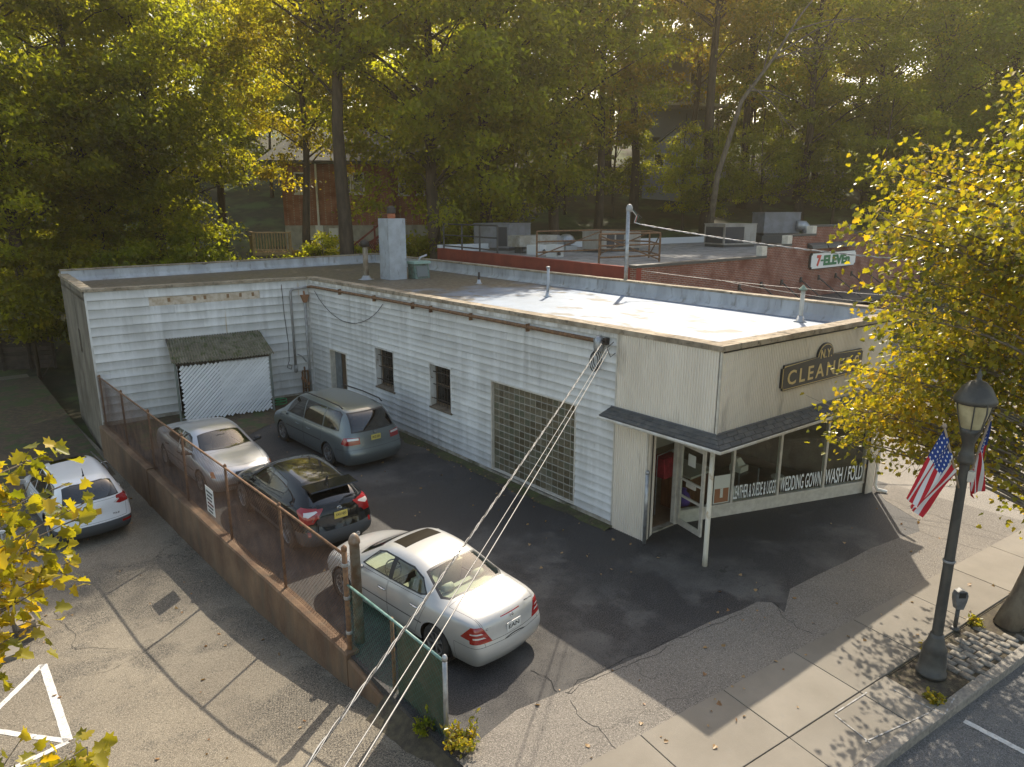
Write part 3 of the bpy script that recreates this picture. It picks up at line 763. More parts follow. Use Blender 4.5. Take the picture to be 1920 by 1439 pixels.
# --- glass block window
y0, y1, za, zb = 14.82, 11.5, 0.14, zc(13)
gw = MB().box2((XW + 0.054, y1, za), (XW + 0.16, y0, zb)).build('glass_block_window', M_mullion, bld)
mb = MB()
t = 0.04
mb.box2((XW - .04, y1 + .002, za), (XW + .1, y1 + t, zb - .002)); mb.box2((XW - .04, y0 - t, za), (XW + .1, y0 - .002, zb - .002)); mb.box2((XW - .04, y1 + t, zb - t), (XW + .1, y0 - t, zb - .002)); mb.box2((XW - .04, y1 + t, za), (XW + .1, y0 - t, za + t * .7))
mb.build('frame', M_beige, gw)
nx, nz = 15, 13
cw, chh = (y0 - y1 - 2 * t) / nx, (zb - za - t * 1.7) / nz
def block_mesh(w, h):
    mb = MB(); a, b_ = w / 2 - 0.008, h / 2 - 0.008; q = 0.014
    sq = lambda x, u, v: [(x, -u, -v), (x, u, -v), (x, u, v), (x, -u, v)]
    vs = sq(.02, a, b_) + sq(-.002, a, b_) + sq(-.009, a - q, b_ - q) + sq(-.005, a * .5, b_ * .5)
    fs = []
    for l in (0, 4, 8): fs += [(l + (i + 1) % 4, l + i, l + 4 + i, l + 4 + (i + 1) % 4) for i in range(4)]
    fs.append((15, 14, 13, 12)); mb.add(vs, fs); me = mb.mesh('glass_block'); me.materials.append(M_gblock); return me
bme = block_mesh(cw, chh)
for i in range(nx):
    for k in range(nz):
        o = bpy.data.objects.new('glass_block', bme); COL.objects.link(o); setp(o, gw)
        o.location = (XW + 0.055, y1 + t + cw * (i + .5), za + t * .7 + chh * (k + .5))
# --- wing wall with lap siding
WA, WB = Vector(pI), Vector(pC)
wd = (WB - WA).normalized(); wn_ = Vector((wd.y, -wd.x)); wlen = (WB - WA).length
H_sh = (2.55, 4.0, 0.1, 2.23)          # opening of the store behind the lean-to
mb = MB(); wall_pieces(mb, WA, WB, -0.3, TOP - 0.09, 0.22, [H_sh])
wallW = mb.build('wing_wall', M_backing, bld)
for (s0, s1, k) in ((1.9, 5.7, 13),):
    mb = MB(); mb.wallbox(WA + wd * s0, WA + wd * s1, .13 + k * .3 - .01, .13 + k * .3 + .29, .004, .004); mb.build('bare_sheathing', mat('bare_sheathing', (0.58, 0.50, 0.40), 0.9, var=(0.45, 0.36, 0.26), scale=6, space='world'), wallW)
boards(WA, WB, 0.13, 15, 0.3, [H_sh], wallW, missing=[(13, 1.9, 5.7)])
mb = MB(); mb.wallbox(WA, WA + wd * 2.5, -0.4, 0.15, 0.1, 0.05); mb.wallbox(WA + wd * 4.0, WB, -0.4, 0.15, 0.1, 0.05); mb.build('foundation', M_found, wallW)
for s_, k in ((2.5, 13), (3.35, 13), (3.7, 13), (4.5, 13), (4.95, 13), (5.4, 13)):
    p = WA + wd * s_
    m2 = MB(); q = p + wn_ * 0.0
    m2.wallbox(q, q + wd * 0.09, 0.13 + k * .3 + .1, 0.13 + k * .3 + .24, 0.004, 0.012); m2.build('batten', mat('bare_wood', (0.25, 0.15, 0.08), 0.9), wallW)
# corner trims
mb = MB(); mb.box2((XW - .05, 26.3, 0.0), (XW + .0, 26.4, TOP - .1)); mb.build('corner_trim', M_flash, wallL)
mb = MB(); mb.wallbox(WA - wd * 0.01, WA + wd * 0.05, 0.0, TOP - .1, 0.0, 0.04); mb.build('corner_trim', M_flash, wallW)
# --- stucco end wall with a small grated window, rear wall, party wall
mb = MB(); A, B = Vector(pH), Vector(pI); L = (B - A).length
H_v = (L - 3.4, L - 2.8, 2.1, 3.0)
wall_pieces(mb, A, B, -1.8, TOP - .09, 0.25, [H_v]); wallE = mb.build('end_wall', M_stucco, bld)
dd = (B - A).normalized(); q0 = A + dd * H_v[0]; q1 = A + dd * H_v[1]
mb = MB(); mb.wallbox(q0, q1, 2.1, 3.0, 0.14, -0.10); mb.build('vent_backing', M_dark, wallE)
for k in range(6):
    s = k / 5; p = q0.lerp(q1, 0.06 + .88 * s); m2 = MB(); nE = Vector((-dd.y, dd.x)); m2.tube([(p.x + nE.x * .05, p.y + nE.y * .05, 2.1), (p.x + nE.x * .05, p.y + nE.y * .05, 3.0)], 0.012, 5); m2.build('bar', M_iron, wallE)
mb = MB(); mb.wallbox(pG, pH, -0.3, 4.84, 0.25); mb.build('rear_wall', M_stucco, bld)
mb = MB(); mb.wallbox(pF, pG, -0.3, 4.84, 0.25); mb.build('party_wall', M_stucco, bld)
# silver-coated inner faces of the tall parapets with a cant strip at the foot
def inner_face(A, B, t, parent):
    A = Vector(A); B = Vector(B); d = (B - A).normalized(); n = Vector((-d.y, d.x)); N = 40; vs, fs = [], []
    for i in range(N + 1):
        p = A.lerp(B, i / N); w = lambda k: 0.012 * noise.noise(Vector((p.x * 1.5, p.y * 1.5, k)))
        for k, (o, z) in enumerate(((t + .006, 4.835), (t + .012, 4.6), (t + .02, 4.52), (t + .16, ROOF + .005))):
            q = p + n * (o + w(k)); vs.append((q.x, q.y, z))
        if i: fs += [(4 * i - 4 + k, 4 * i - 3 + k, 4 * i + 1 + k, 4 * i + k) for k in range(3)]
    mb = MB(); mb.add(vs, fs); return mb.build('parapet_lining', M_silver, parent, smooth=True)
roof = MB().prism([pE, pF, pG, pH, pI, pC], ROOF - 0.1, ROOF).build('roof', M_roof, bld)
inner_face(pF, pG, 0.25, roof); inner_face(pG, pH, 0.25, roof)
def coping_run(A, B, z, w, t, out, step, parent, name='coping_stone', skip0=0.0, skip1=0.0):
    A = Vector(A); B = Vector(B); L = (B - A).length; d = (B - A) / L; n = Vector((-d.y, d.x))
    s = skip0; n_ = max(1, round((L - skip0 - skip1) / step)); st = (L - skip0 - skip1) / n_
    for k in range(n_):
        a = A + d * (s + k * st + .003); b = A + d * (s + (k + 1) * st - .003); j = random.uniform(-.006, .006)
        p = [a - n * (out + j), b - n * (out + j), b + n * (w - out), a + n * (w - out)]
        mb = MB(); be = 0.012
        c = (p[0] + p[2]) / 2
        top = [q + (c - q).normalized() * be for q in p]
        zt = z + t + random.uniform(-.006, .006)
        mb.add([(q.x, q.y, z) for q in p] + [(q.x, q.y, zt - be) for q in p] + [(q.x, q.y, zt) for q in top],
               [(3, 2, 1, 0)] + [(i, (i + 1) % 4, 4 + (i + 1) % 4, 4 + i) for i in range(4)] + [(4 + i, 4 + (i + 1) % 4, 8 + (i + 1) % 4, 8 + i) for i in range(4)] + [(8, 9, 10, 11)])
        mb.build(name, M_coping, parent)
coping_run(pC, pE, TOP - .03, 0.36, 0.11, 0.07, 1.2, roof, skip0=0.0, skip1=0.1)
coping_run(pE, pF, TOP - .025, 0.36, 0.11, 0.10, 1.2, roof, skip0=-0.1)
coping_run(pI, pC, TOP - .03, 0.34, 0.10, 0.06, 1.2, roof, skip1=0.06)
coping_run(pH, pI, TOP - .027, 0.34, 0.10, 0.06, 1.2, roof, skip1=0.06)
coping_run(pF, pG, 4.84, 0.32, 0.06, 0.03, 1.5, roof, skip0=.45)
coping_run(pG, pH, 4.84, 0.32, 0.06, 0.03, 1.5, roof)
# low kerb behind the street-side coping
mb = MB(); mb.wallbox(Vector(pC) + Vector((0.0, -.3)), Vector(pE) + Vector((0, .3)), ROOF - .1, TOP - .04, 0.25, -0.001)
mb.wallbox(Vector(pE), Vector(pF), ROOF - .1, TOP - .04, 0.25, 0.0); mb.build('roof_kerb', M_silver, roof)
# --- ribbed metal cladding of the corner
def ribbed(A, B, z0, z1, out, name, parent, pitch=0.062, dp=0.018, m=None):
    A = Vector(A); B = Vector(B); L = (B - A).length; d = (B - A) / L; n = Vector((d.y, -d.x)); k = max(1, round(L / pitch)); st = L / k
    vs, fs = [], []
    prof = [(0.0, 0), (0.38, 0), (0.5, 1), (0.88, 1)]
    pts = []
    for i in range(k):
        for f, o in prof: pts.append(((i + f) * st, o * dp))
    pts.append((L, 0))
    for i, (s, o) in enumerate(pts):
        p = A + d * s + n * (out + o); vs += [(p.x, p.y, z0), (p.x, p.y, z1)]
        if i: fs.append((2 * i - 2, 2 * i, 2 * i + 1, 2 * i - 1))
    mb = MB(); mb.add(vs, fs); return mb.build(name, m or M_cream, parent)
mb = MB(); mb.wallbox((XW, 10.26), pE, 2.90, TOP - .03, 0.2, -0.0); mb.wallbox(pE, pF, 2.90, TOP - .03, 0.2)
corner = mb.build('upper_storey_box', M_backing, bld)
ribbed((XW, 10.26), pE, 2.86, TOP - .035, 0.03, 'ribbed_panel', corner)
ribbed(pE, pF, 2.86, TOP - .035, 0.03, 'ribbed_panel', corner)
mb = MB(); mb.box2((XW - .055, 7.575, 2.86), (XW - .02, 7.62, TOP - .04)); mb.build('edge_trim', M_beige, corner)
mb = MB(); mb.box2((XW - .05, 10.24, 0.0), (XW - .005, 10.275, TOP - .04)); mb.build('edge_trim', M_beige, corner)
mb = MB(); mb.wallbox((XW - .03, 7.62), (pF[0], pF[1] - .03), TOP - .07, TOP - .03, 0.0, 0.03); mb.build('drip_edge', M_dark, corner)
# lower pier beside the entrance
pier0, pier1, jam = Vector((XW, 10.26)), Vector((XW, 9.30)), Vector((12.08, 9.42))
mb = MB(); mb.wallbox(pier0, pier1, -.1, 2.72, 0.2); pier = mb.build('entrance_pier', M_backing, bld)
ribbed(pier0, pier1, 0.0, 2.74, 0.03, 'ribbed_panel', pier); ribbed(pier1 + Vector((-.03, -.02)), jam, 0.0, 2.74, 0.02, 'ribbed_panel', pier)
mb = MB(); mb.box2((XW - .06, 9.26, 0), (XW - .02, 9.3, 2.74)); mb.build('edge_trim', M_beige, pier)
# right-hand pier
mb = MB(); mb.wallbox((18.3, 7.32), pF, -.1, 2.72, 0.4); pr = mb.build('corner_pier', M_backing, bld)
ribbed((18.28, 7.33), pF, 0, 2.74, 0.03, 'ribbed_panel', pr)
# soffit / ceiling slab
mb = MB(); mb.prism([(XW + .02, 7.7), (18.5, 7.33), (18.6, 13.5), (XW + .02, 13.5)], 2.74, 2.88); mb.build('soffit', M_beige, bld)
# pent canopy with slates and white gutter
can = MB(); zt, zg, pr_ = 2.93, 2.805, 0.45
o1 = [(XW - .03, 10.36), (XW - .03, pE[1] - .03), (pF[0], pF[1] - .03)]
fdir = (Vector(pF) - Vector(pE)).normalized(); fn = Vector((fdir.y, -fdir.x))
gE = Vector((XW - pr_, 0)); gy = Vector(pE) + fn * pr_
gc = Vector((XW - pr_, gy.y - fdir.y / fdir.x * (pr_)))
gF = Vector(pF) + fn * pr_; gA = Vector((XW - pr_, 10.36))
can.add([(o1[0][0], o1[0][1], zt), (o1[1][0], o1[1][1], zt), (gc.x, gc.y, zg), (gA.x, gA.y, zg), (o1[0][0], o1[0][1], zt - .2), (o1[1][0], o1[1][1], zt - .2), (gc.x, gc.y, zg - .05), (gA.x, gA.y, zg - .05)],
        [(0, 3, 2, 1), (4, 5, 6, 7), (3, 7, 6, 2), (0, 4, 7, 3)])
can.add([(o1[1][0], o1[1][1], zt), (o1[2][0], o1[2][1], zt), (gF.x, gF.y, zg), (gc.x, gc.y, zg), (o1[1][0], o1[1][1], zt - .2), (o1[2][0], o1[2][1], zt - .2), (gF.x, gF.y, zg - .05), (gc.x, gc.y, zg - .05)],
        [(0, 3, 2, 1), (4, 5, 6, 7), (3, 7, 6, 2), (1, 2, 6, 5)])
canopy = can.build('canopy', mat('canopy_deck', (0.13, 0.12, 0.11), 0.85), bld)
def slates(a0, a1, g0, g1, n):
    """courses of slates between wall line a0-a1 and eaves line g0-g1"""
    for c in range(3):
        f0, f1 = c / 3 - 0.02, (c + 1) / 3 + (0.10 if c < 2 else 0.06)
        k = n + (c % 2)
        for i in range(k):
            u0, u1 = (i - (0.5 if c % 2 else 0)) / n, (i + 1 - (0.5 if c % 2 else 0)) / n
            u0 = max(0, u0) + .0012; u1 = min(1, u1) - .0012
            if u1 - u0 < 0.01: continue
            def P(u, f):
                w = Vector(a0).lerp(Vector(a1), u); g = Vector(g0).lerp(Vector(g1), u); q = w.lerp(g, min(f, 1.06)); return Vector((q.x, q.y, zt + (zg - zt) * f))
            h = 0.012 + 0.01 * (1) + random.uniform(0, .008); up0, up1 = 0.008, h + .008
            A_, B_, C_, D_ = P(u0, f0), P(u1, f0), P(u1, f1), P(u0, f1)
            z = Vector((0, 0, 1))
            mb = MB(); mb.hexa([D_ + z * (up1 - .012), C_ + z * (up1 - .012), B_ + z * (up0 - .004), A_ + z * (up0 - .004), D_ + z * up1, C_ + z * up1, B_ + z * (up0 + .012), A_ + z * (up0 + .012)])
            mb.build('slate', M_slate, canopy)
slates(o1[0], o1[1], gA, gc, 9); slates(o1[1], o1[2], gc, gF, 21)
# lead ridge against the wall
mb = MB(); mb.tube([(o1[0][0] - .03, o1[0][1], zt + .02), (o1[1][0] - .03, o1[1][1] - .03, zt + .02), (o1[2][0], o1[2][1] - .03, zt + .02)], 0.022, 6); mb.build('flashing', mat('lead_flashing', (0.12, 0.12, 0.12), 0.7), canopy)
def gutter(pts, zg):
    prof = [(0.0, -0.06), (0.055, -0.06), (0.085, -0.015), (0.085, 0.015), (0.072, 0.015), (0.07, -0.01), (0.045, -0.045), (0.0, -0.045)]
    P = [Vector(p) for p in pts]; n = len(P); vs = []; fs = []; K = len(prof)
    for i, p in enumerate(P):
        dirs = []
        if i > 0: dirs.append((P[i] - P[i - 1]).normalized())
        if i < n - 1: dirs.append((P[i + 1] - P[i]).normalized())
        nr = [Vector((d.y, -d.x)) for d in dirs]; m_ = sum(nr, Vector((0, 0)))
        m_ = m_ / m_.length; k = 1 / max(.3, m_.dot(nr[0]))
        for (o, z) in prof: q = p + m_ * (o * k); vs.append((q.x, q.y, zg + z))
    for i in range(n - 1): fs += [(i * K + k, (i + 1) * K + k, (i + 1) * K + (k + 1) % K, i * K + (k + 1) % K) for k in range(K)]
    fs += [tuple(range(K))[::-1], tuple((n - 1) * K + k for k in range(K))]
    mb = MB(); mb.add(vs, fs); return mb
gutter([gA, gc, gF], zg).build('gutter', mat('white_gutter', (0.74, 0.73, 0.70), 0.45, var=(0.6, 0.57, 0.5), scale=4, space='world'), canopy)
# post under the corner, slightly battered at the foot
mb = MB(); mb.lathe([(0.055, 0), (0.052, 0.3), (0.05, 2.74)], (11.78, 7.72, 0), 14); mb.build('post', mat('cream_post', (0.66, 0.61, 0.50), 0.5, var=(0.45, 0.33, 0.2), scale=5, lo=0.58, hi=0.7, space='world'), bld, smooth=True)
# downspout at the far corner
mb = MB(); q = gF + fdir * -.02; mb.tube([(q.x + .12, q.y + .12, 2.74), (pF[0] + .08, pF[1] - .06, 2.5), (pF[0] + .08, pF[1] - .06, 0.18), (pF[0] + .1, pF[1] - .12, 0.07), (pF[0] + .18, pF[1] - .34, 0.045)], 0.045, 8); mb.build('downspout', MATS['white_gutter'], bld, smooth=True)
# bollard-like guard pipe by the entrance
mb = MB(); mb.tube([(11.60, 9.2, 0), (11.60, 9.2, 1.68)], 0.042, 10); mb.lathe([(0.044, 1.66), (0.05, 1.68), (0.05, 1.71), (0.03, 1.74), (0.005, 1.75)], (11.60, 9.2, 0), 10)
tag(mb.build('guard_pipe', M_galv, smooth=True), 'upright grey guard pipe standing against the ribbed entrance pier', 'pipe')

# ------------------------------------------------------------------ shopfront
S0, S1 = Vector((12.98, 9.36)), Vector((18.33, 7.38))
sd = (S1 - S0).normalized(); sn = Vector((sd.y, -sd.x)); SL = (S1 - S0).length
front = MB().wallbox(S0, S1, -0.1, 0.28, 0.12).build('shopfront', M_beige, bld)
mb = MB(); mb.wallbox(S0, S1, 0.28, 0.34, 0.1, 0.03); mb.build('sill', M_beige, front)
mb = MB(); mb.wallbox(S0, S1, 2.66, 2.735, 0.1, 0.0); mb.build('head', M_beige, front)
muls = []
for px, py in ((1371, 930), (1459, 900), (1547, 870)):
    p = onplane(px, py, S0, S1); muls.append((Vector((p.x, p.y)) - S0).dot(sd))
muls = [0.02] + [max(0.3, min(SL - .3, m)) for m in muls] + [SL - .05]
for s in muls:
    p = S0 + sd * s; mb = MB(); mb.wallbox(p - sd * .03, p + sd * .03, 0.34, 2.66, 0.07, 0.025); mb.build('mullion', M_beige, front)
for a, b in zip(muls, muls[1:]):
    p, q = S0 + sd * (a + .032), S0 + sd * (b - .032); mb = MB(); mb.wallbox(p, q, 0.345, 2.655, 0.008, -0.02); mb.build('pane', M_glass, front)
M_vinyl = mat('white_vinyl', (0.78, 0.80, 0.78), 0.5)
up = (0, 0, 1); s3 = (sd.x, sd.y, 0)
for (txt, a, b, z, h) in (('LEATHER & SUEDE & UGGS', muls[1] + .06, muls[2] - .06, 0.40, 0.36), ('WEDDING GOWN', muls[2] + .07, muls[3] - .08, 0.40, 0.40), ('WASH / FOLD', muls[3] + .05, muls[4] - .05, 0.40, 0.42)):
    p = S0 + sd * a; place_text('window_lettering', txt, (p.x, p.y, z), s3, up, b - a, h, M_vinyl, front, bold=0.012, depth_=0.002, out=0.004)
# boot poster in the first pane
p = S0 + sd * (muls[1] - .52); pw = 0.46
mb = MB(); mb.wallbox(p, p + sd * pw, 0.36, 1.08, 0.003, -0.008); po = mb.build('poster', mat('poster_paper', (0.62, 0.62, 0.55), 0.6), front)
mb = MB(); q = p + sd * .03; mb.wallbox(q, q + sd * (pw - .06), 0.38, 0.74, 0.001, -0.005)
mb.build('boot_picture', mat('boot_brown', (0.30, 0.13, 0.06), 0.6), po)
mb = MB(); q = p + sd * .19; mb.wallbox(q, q + sd * .08, 0.5, 0.76, 0.001, -0.002); mb.build('boot_gap', MATS['poster_paper'], po)
M_ink = mat('dark_ink', (0.03, 0.03, 0.03), 0.6)
place_text('poster_line', 'WE CLEAN', (p.x + sd.x * .04, p.y + sd.y * .04, 0.94), s3, up, pw - .08, 0.09, M_ink, po, bold=.02, depth_=.001, out=-0.004)
place_text('poster_line', 'UGG BOOTS', (p.x + sd.x * .04, p.y + sd.y * .04, 0.81), s3, up, pw - .08, 0.09, M_ink, po, bold=.02, depth_=.001, out=-0.004)
# neon-edged OPEN panel high in the last pane
p = S0 + sd * (muls[3] + .45); mb = MB(); M_yel = mat('yellow_frame', (0.62, 0.60, 0.10), 0.5)
for (a, b, z0, z1) in ((0, .62, 1.95, 1.98), (0, .62, 2.5, 2.53), (0, .03, 1.98, 2.5), (.59, .62, 1.98, 2.5)): mb.wallbox(p + sd * a, p + sd * b, z0, z1, 0.03, -0.06)
sg = mb.build('sign_frame', M_yel, front)
mb = MB()
for k in range(4):
    q = p + sd * (.10 + .12 * k); mb.wallbox(q, q + sd * (.02 + .03 * (k == 3)), 2.04, 2.44, 0.01, -0.07)
mb.build('sign_stroke', M_vinyl, sg)
# entrance: dark doorway, frame and glazed leaf standing open
dr0, dr1 = jam, Vector((12.93, 9.38))
dd = (dr1 - dr0).normalized()
mb = MB(); mb.wallbox(dr0, dr0 + dd * .05, 0, 2.66, .1); mb.wallbox(dr1 - dd * .05, dr1, 0, 2.66, .1); mb.wallbox(dr0, dr1, 2.66, 2.73, .1); mb.wallbox(dr1, S0, 0, 2.73, .1)
entr = mb.build('entrance_frame', M_beige, bld)
mb = MB(); mb.wallbox(dr0 + dd * .05, dr1 - dd * .05, -.05, 0.04, 0.14, 0.02); mb.build('threshold', M_found, entr)
h0 = dr1 + Vector((-.02, -.05)); h1 = Vector((12.70, 8.50)); hd = (h1 - h0).normalized(); hl = (h1 - h0).length
leaf = MB()
for (a, b, z0, z1) in ((0, .085, .06, 2.12), (hl - .085, hl, .06, 2.12), (.085, hl - .085, .06, .2), (.085, hl - .085, 2.03, 2.12), (.085, hl - .085, .78, .83), (.085, hl - .085, 1.2, 1.245)): leaf.wallbox(h0 + hd * a, h0 + hd * b, z0, z1, .045)
leaf = leaf.build('door_leaf', M_beige, entr)
mb = MB(); mb.wallbox(h0 + hd * .085, h0 + hd * (hl - .085), .2, 2.03, .012, -.016); mb.build('pane', M_glass, leaf)
mb = MB(); mb.wallbox(h0 + hd * .3, h0 + hd * .6, 1.1, 1.2, .02, .02); mb.build('push_bar', M_beige, leaf)
mb = MB(); mb.wallbox(h0 + hd * .3, h0 + hd * .55, 1.62, 1.9, .002, -.01); mb.build('notice', MATS['poster_paper'], leaf)
mb = MB(); mb.wallbox(dr1 - dd * .06, dr1 - dd * .02, 2.15, 2.66, .05); mb.build('transom_stub', M_beige, entr)
# interior room
mb = MB(); mb.prism([(XW + .2, 9.5), (12.9, 9.42), (18.5, 7.4), (18.5, 13.2), (XW + .2, 13.2)], -.06, .03); rm = mb.build('shop_floor', mat('shop_floor', (0.26, 0.18, 0.12), 0.4, var=(0.2, 0.14, 0.09), scale=3), bld)
mb = MB(); mb.box2((XW + .2, 13.1, 0.03), (18.5, 13.25, 2.74)); mb.box2((XW + .21, 9.6, .03), (XW + .25, 13.1, 2.74)); mb.build('shop_wall', mat('shop_wall', (0.68, 0.62, 0.50), 0.8), rm)
mb = MB(); mb.box2((12.12, 10.6, .03), (13.3, 10.66, 2.74)); mb.build('panelled_partition', M_woodp, rm)
M_laminate = mat('cream_laminate', (0.55, 0.52, 0.44), 0.4)
ct = thing('shop_counter', 'wooden counter with a pale top inside the shop window', 'counter', (13.9, 10.0, .03))
mb = MB(); mb.box2((13.55, 9.45, .03), (14.35, 10.3, 1.0)); mb.build('body', M_woodp, ct); mb = MB(); mb.box2((13.47, 9.37, 1.0), (14.43, 10.38, 1.05)); mb.build('worktop', M_laminate, ct)
tb = thing('glass_top_table', 'small glass-topped table behind the wedding gown lettering', 'table', (15.2, 9.3, .03))
mb = MB(); mb.box2((14.5, 9.0, .78), (16.0, 9.65, .80)); mb.build('tabletop', M_glass, tb)
for (a, b) in ((14.55, 9.05), (15.95, 9.05), (14.55, 9.6), (15.95, 9.6)):
    mb = MB(); mb.tube([(a, b, .03), (a, b, .78)], .02, 6); mb.build('leg', M_galv, tb)
rg = thing('cash_register', 'cream cash register standing on the glass-topped table', 'register', (15.4, 9.3, .80))
mb = MB(); mb.box2((15.2, 9.12, .80), (15.55, 9.45, .95)); mb.build('base', M_laminate, rg)
mb = MB(); mb.hexa([(15.22, 9.2, .95), (15.53, 9.2, .95), (15.53, 9.44, .95), (15.22, 9.44, .95), (15.28, 9.3, 1.12), (15.47, 9.3, 1.12), (15.47, 9.42, 1.12), (15.28, 9.42, 1.12)]); mb.build('display', M_laminate, rg)
sm = thing('sewing_machine', 'cream sewing machine on the floor under the glass-topped table', 'machine', (15.0, 9.3, .03))
mb = MB(); mb.tube([(14.75, 9.2, .3), (15.3, 9.2, .3)], .11, 10); mb.build('arm', M_laminate, sm); mb = MB(); mb.box2((14.7, 9.05, .03), (15.35, 9.35, .12)); mb.build('base', M_laminate, sm); mb = MB(); mb.box2((15.18, 9.12, .12), (15.32, 9.28, .25)); mb.build('pillar', M_laminate, sm)
stl = thing('round_stool', 'round white-seated stool beside the glass-topped table', 'stool', (16.4, 8.75, .03))
mb = MB(); mb.lathe([(.01, .46), (.17, .46), (.18, .49), (.17, .52), (.01, .53)], (16.4, 8.75, .03), 16); mb.build('seat', M_laminate, stl)
for k in range(4):
    a = PI / 4 + k * PI / 2; mb = MB(); mb.tube([(16.4 + .17 * math.cos(a), 8.75 + .17 * math.sin(a), .03), (16.4 + .12 * math.cos(a), 8.75 + .12 * math.sin(a), .5)], .012, 6); mb.build('leg', M_galv, stl)
gr = thing('garment_rail', 'rail of red garments hanging behind the open door', 'clothes rail', (13.4, 9.9, .03))
mb = MB(); mb.tube([(12.95, 10.0, 1.55), (13.62, 10.05, 1.55)], .015, 6); mb.tube([(12.95, 10.0, .03), (12.95, 10.0, 1.55)], .015, 6); mb.tube([(13.62, 10.05, .03), (13.62, 10.05, 1.55)], .015, 6); mb.build('rail', M_galv, gr)
M_red = mat('red_cloth', (0.32, 0.02, 0.03), 0.85, var=(0.2, 0.012, 0.02), scale=8)
for k in range(9):
    x = 13.0 + k * .07; mb = MB(); mb.hexa([(x, 9.8, 1.0), (x + .04, 9.78, 1.0), (x + .04, 10.25, 1.0), (x, 10.25, 1.0), (x, 9.85, 1.48), (x + .04, 9.85, 1.48), (x + .04, 10.2, 1.48), (x, 10.2, 1.48)]); mb.build('garment', M_red, gr)
bn = thing('laundry_bundle', 'purple laundry bundle under the rail of red garments', 'bundle', (13.45, 9.6, .03))
mb = MB(); mb.lathe([(.02, .0), (.16, .02), (.19, .14), (.15, .28), (.06, .36), (.08, .42), (.02, .44)], (13.45, 9.55, .3), 12); mb.build('sack', mat('purple_cloth', (0.12, 0.06, 0.30), 0.85), bn, smooth=True)
mb = MB(); mb.box2((13.25, 9.4, .03), (13.65, 9.75, .3)); mb.build('crate', M_woodp, bn)

# ------------------------------------------------------------------ shop sign
M_signblk = mat('sign_black', (0.035, 0.035, 0.035), 0.45, var=(0.05, 0.045, 0.04), scale=4)
M_gold = mat('sign_gold', (0.62, 0.47, 0.20), 0.45)
SG0 = Vector((XW, 7.65)) + fdir * 2.02
sgn = thing('shop_sign', 'black and gold cleaners sign with a rounded crest on the cream fascia', 'sign', (SG0.x, SG0.y, 3.5))
def sign_outline(g):
    w, h = 3.35, 0.56; c = 0.07; cx = w / 2; r = 0.33
    pts = [(c, g), (w - c, g), (w - c, c), (w - g, c), (w - g, h - c), (w - c, h - c), (w - c, h - g)]
    for k in range(13):
        a = PI * k / 12; pts.append((cx + (r - g) * math.cos(a), h + 0.02 + (r * .9 - g) * math.sin(a)))
    pts += [(c, h - g), (c, h - c), (g, h - c), (g, c), (c, c)]
    return pts
def sign_plate(g, o0, o1, name, m, parent):
    P = []
    for (s, z) in sign_outline(g):
        q = SG0 + fdir * s + fn * o0; P.append((q.x, q.y, 3.52 + z))
    mb = MB(); mb.extr(P, (fn.x * (o1 - o0), fn.y * (o1 - o0), 0)); return mb.build(name, m, parent)
sign_plate(0.0, 0.055, 0.10, 'board', M_signblk, sgn); sign_plate(0.022, 0.10, 0.108, 'gold_line', M_gold, sgn); sign_plate(0.040, 0.108, 0.112, 'face', M_signblk, sgn)
f3 = (fdir.x, fdir.y, 0)
q = SG0 + fdir * .2 + fn * .112; place_text('letters', 'CLEANERS', (q.x, q.y, 3.63), f3, up, 2.95, 0.32, M_gold, sgn, bold=0.012, depth_=.006, out=.004, spacing=1.35)
q = SG0 + fdir * 1.44 + fn * .112; place_text('letters', 'N.Y.', (q.x, q.y, 4.06), f3, up, 0.46, 0.2, M_gold, sgn, bold=0.012, depth_=.006, out=.004, spacing=1.1)

# ------------------------------------------------------------------ pipes and fittings on the walls
cp = thing('conduit', 'rusty electrical conduit running under the long roof edge', 'conduit', (XW, 18, 4.5))
mb = MB(); mb.tube([(11.60, 10.9, 4.40), (11.60, 14, 4.42), (11.60, 18, 4.43), (11.60, 22, 4.42), (11.60, 25.9, 4.40), (11.56, 26.15, 4.36)], 0.05, 8); mb.build('pipe', M_rust, cp, smooth=True)
a = WB - wd * .75 + wn_ * .08
mb = MB(); mb.tube([(11.56, 26.15, 4.36), (11.3, 26.25, 4.33), (a.x + .12, a.y, 4.3), (a.x + .02, a.y, 4.22), (a.x, a.y, 4.1), (a.x, a.y, 1.25)], 0.045, 8); mb.lathe([(.02, 0), (.07, .03), (.075, .2), (.05, .3)], (a.x, a.y, 1.0), 10); mb.build('drop_pipe', M_grey_paint, cp, smooth=True)
mb = MB(); mb.lathe([(.02, 0), (.10, .02), (.12, .12), (.11, .3), (.05, .38)], (11.58, 10.75, 4.15), 12); mb.tube([(11.58, 10.75, 4.45), (11.6, 10.9, 4.4)], .05, 8); mb.build('weatherhead', M_galv, cp, smooth=True)
for y in (13.2, 15.6, 17.6, 18.6, 21.0, 23.5):
    mb = MB(); mb.box2((11.545, y, 4.3), (11.66, y + .03, 4.5)); mb.build('strap', M_rust, cp)
dp_ = thing('leader_pipe', 'grey rainwater pipe with a rusty hopper in the inner wall corner', 'pipe', (11.5, 26.3, 0))
a = WB - wd * .2 + wn_ * .09
mb = MB(); mb.tube([(a.x, a.y, .15), (a.x, a.y, 3.8)], .05, 8); mb.build('pipe', M_grey_paint, dp_, smooth=True)
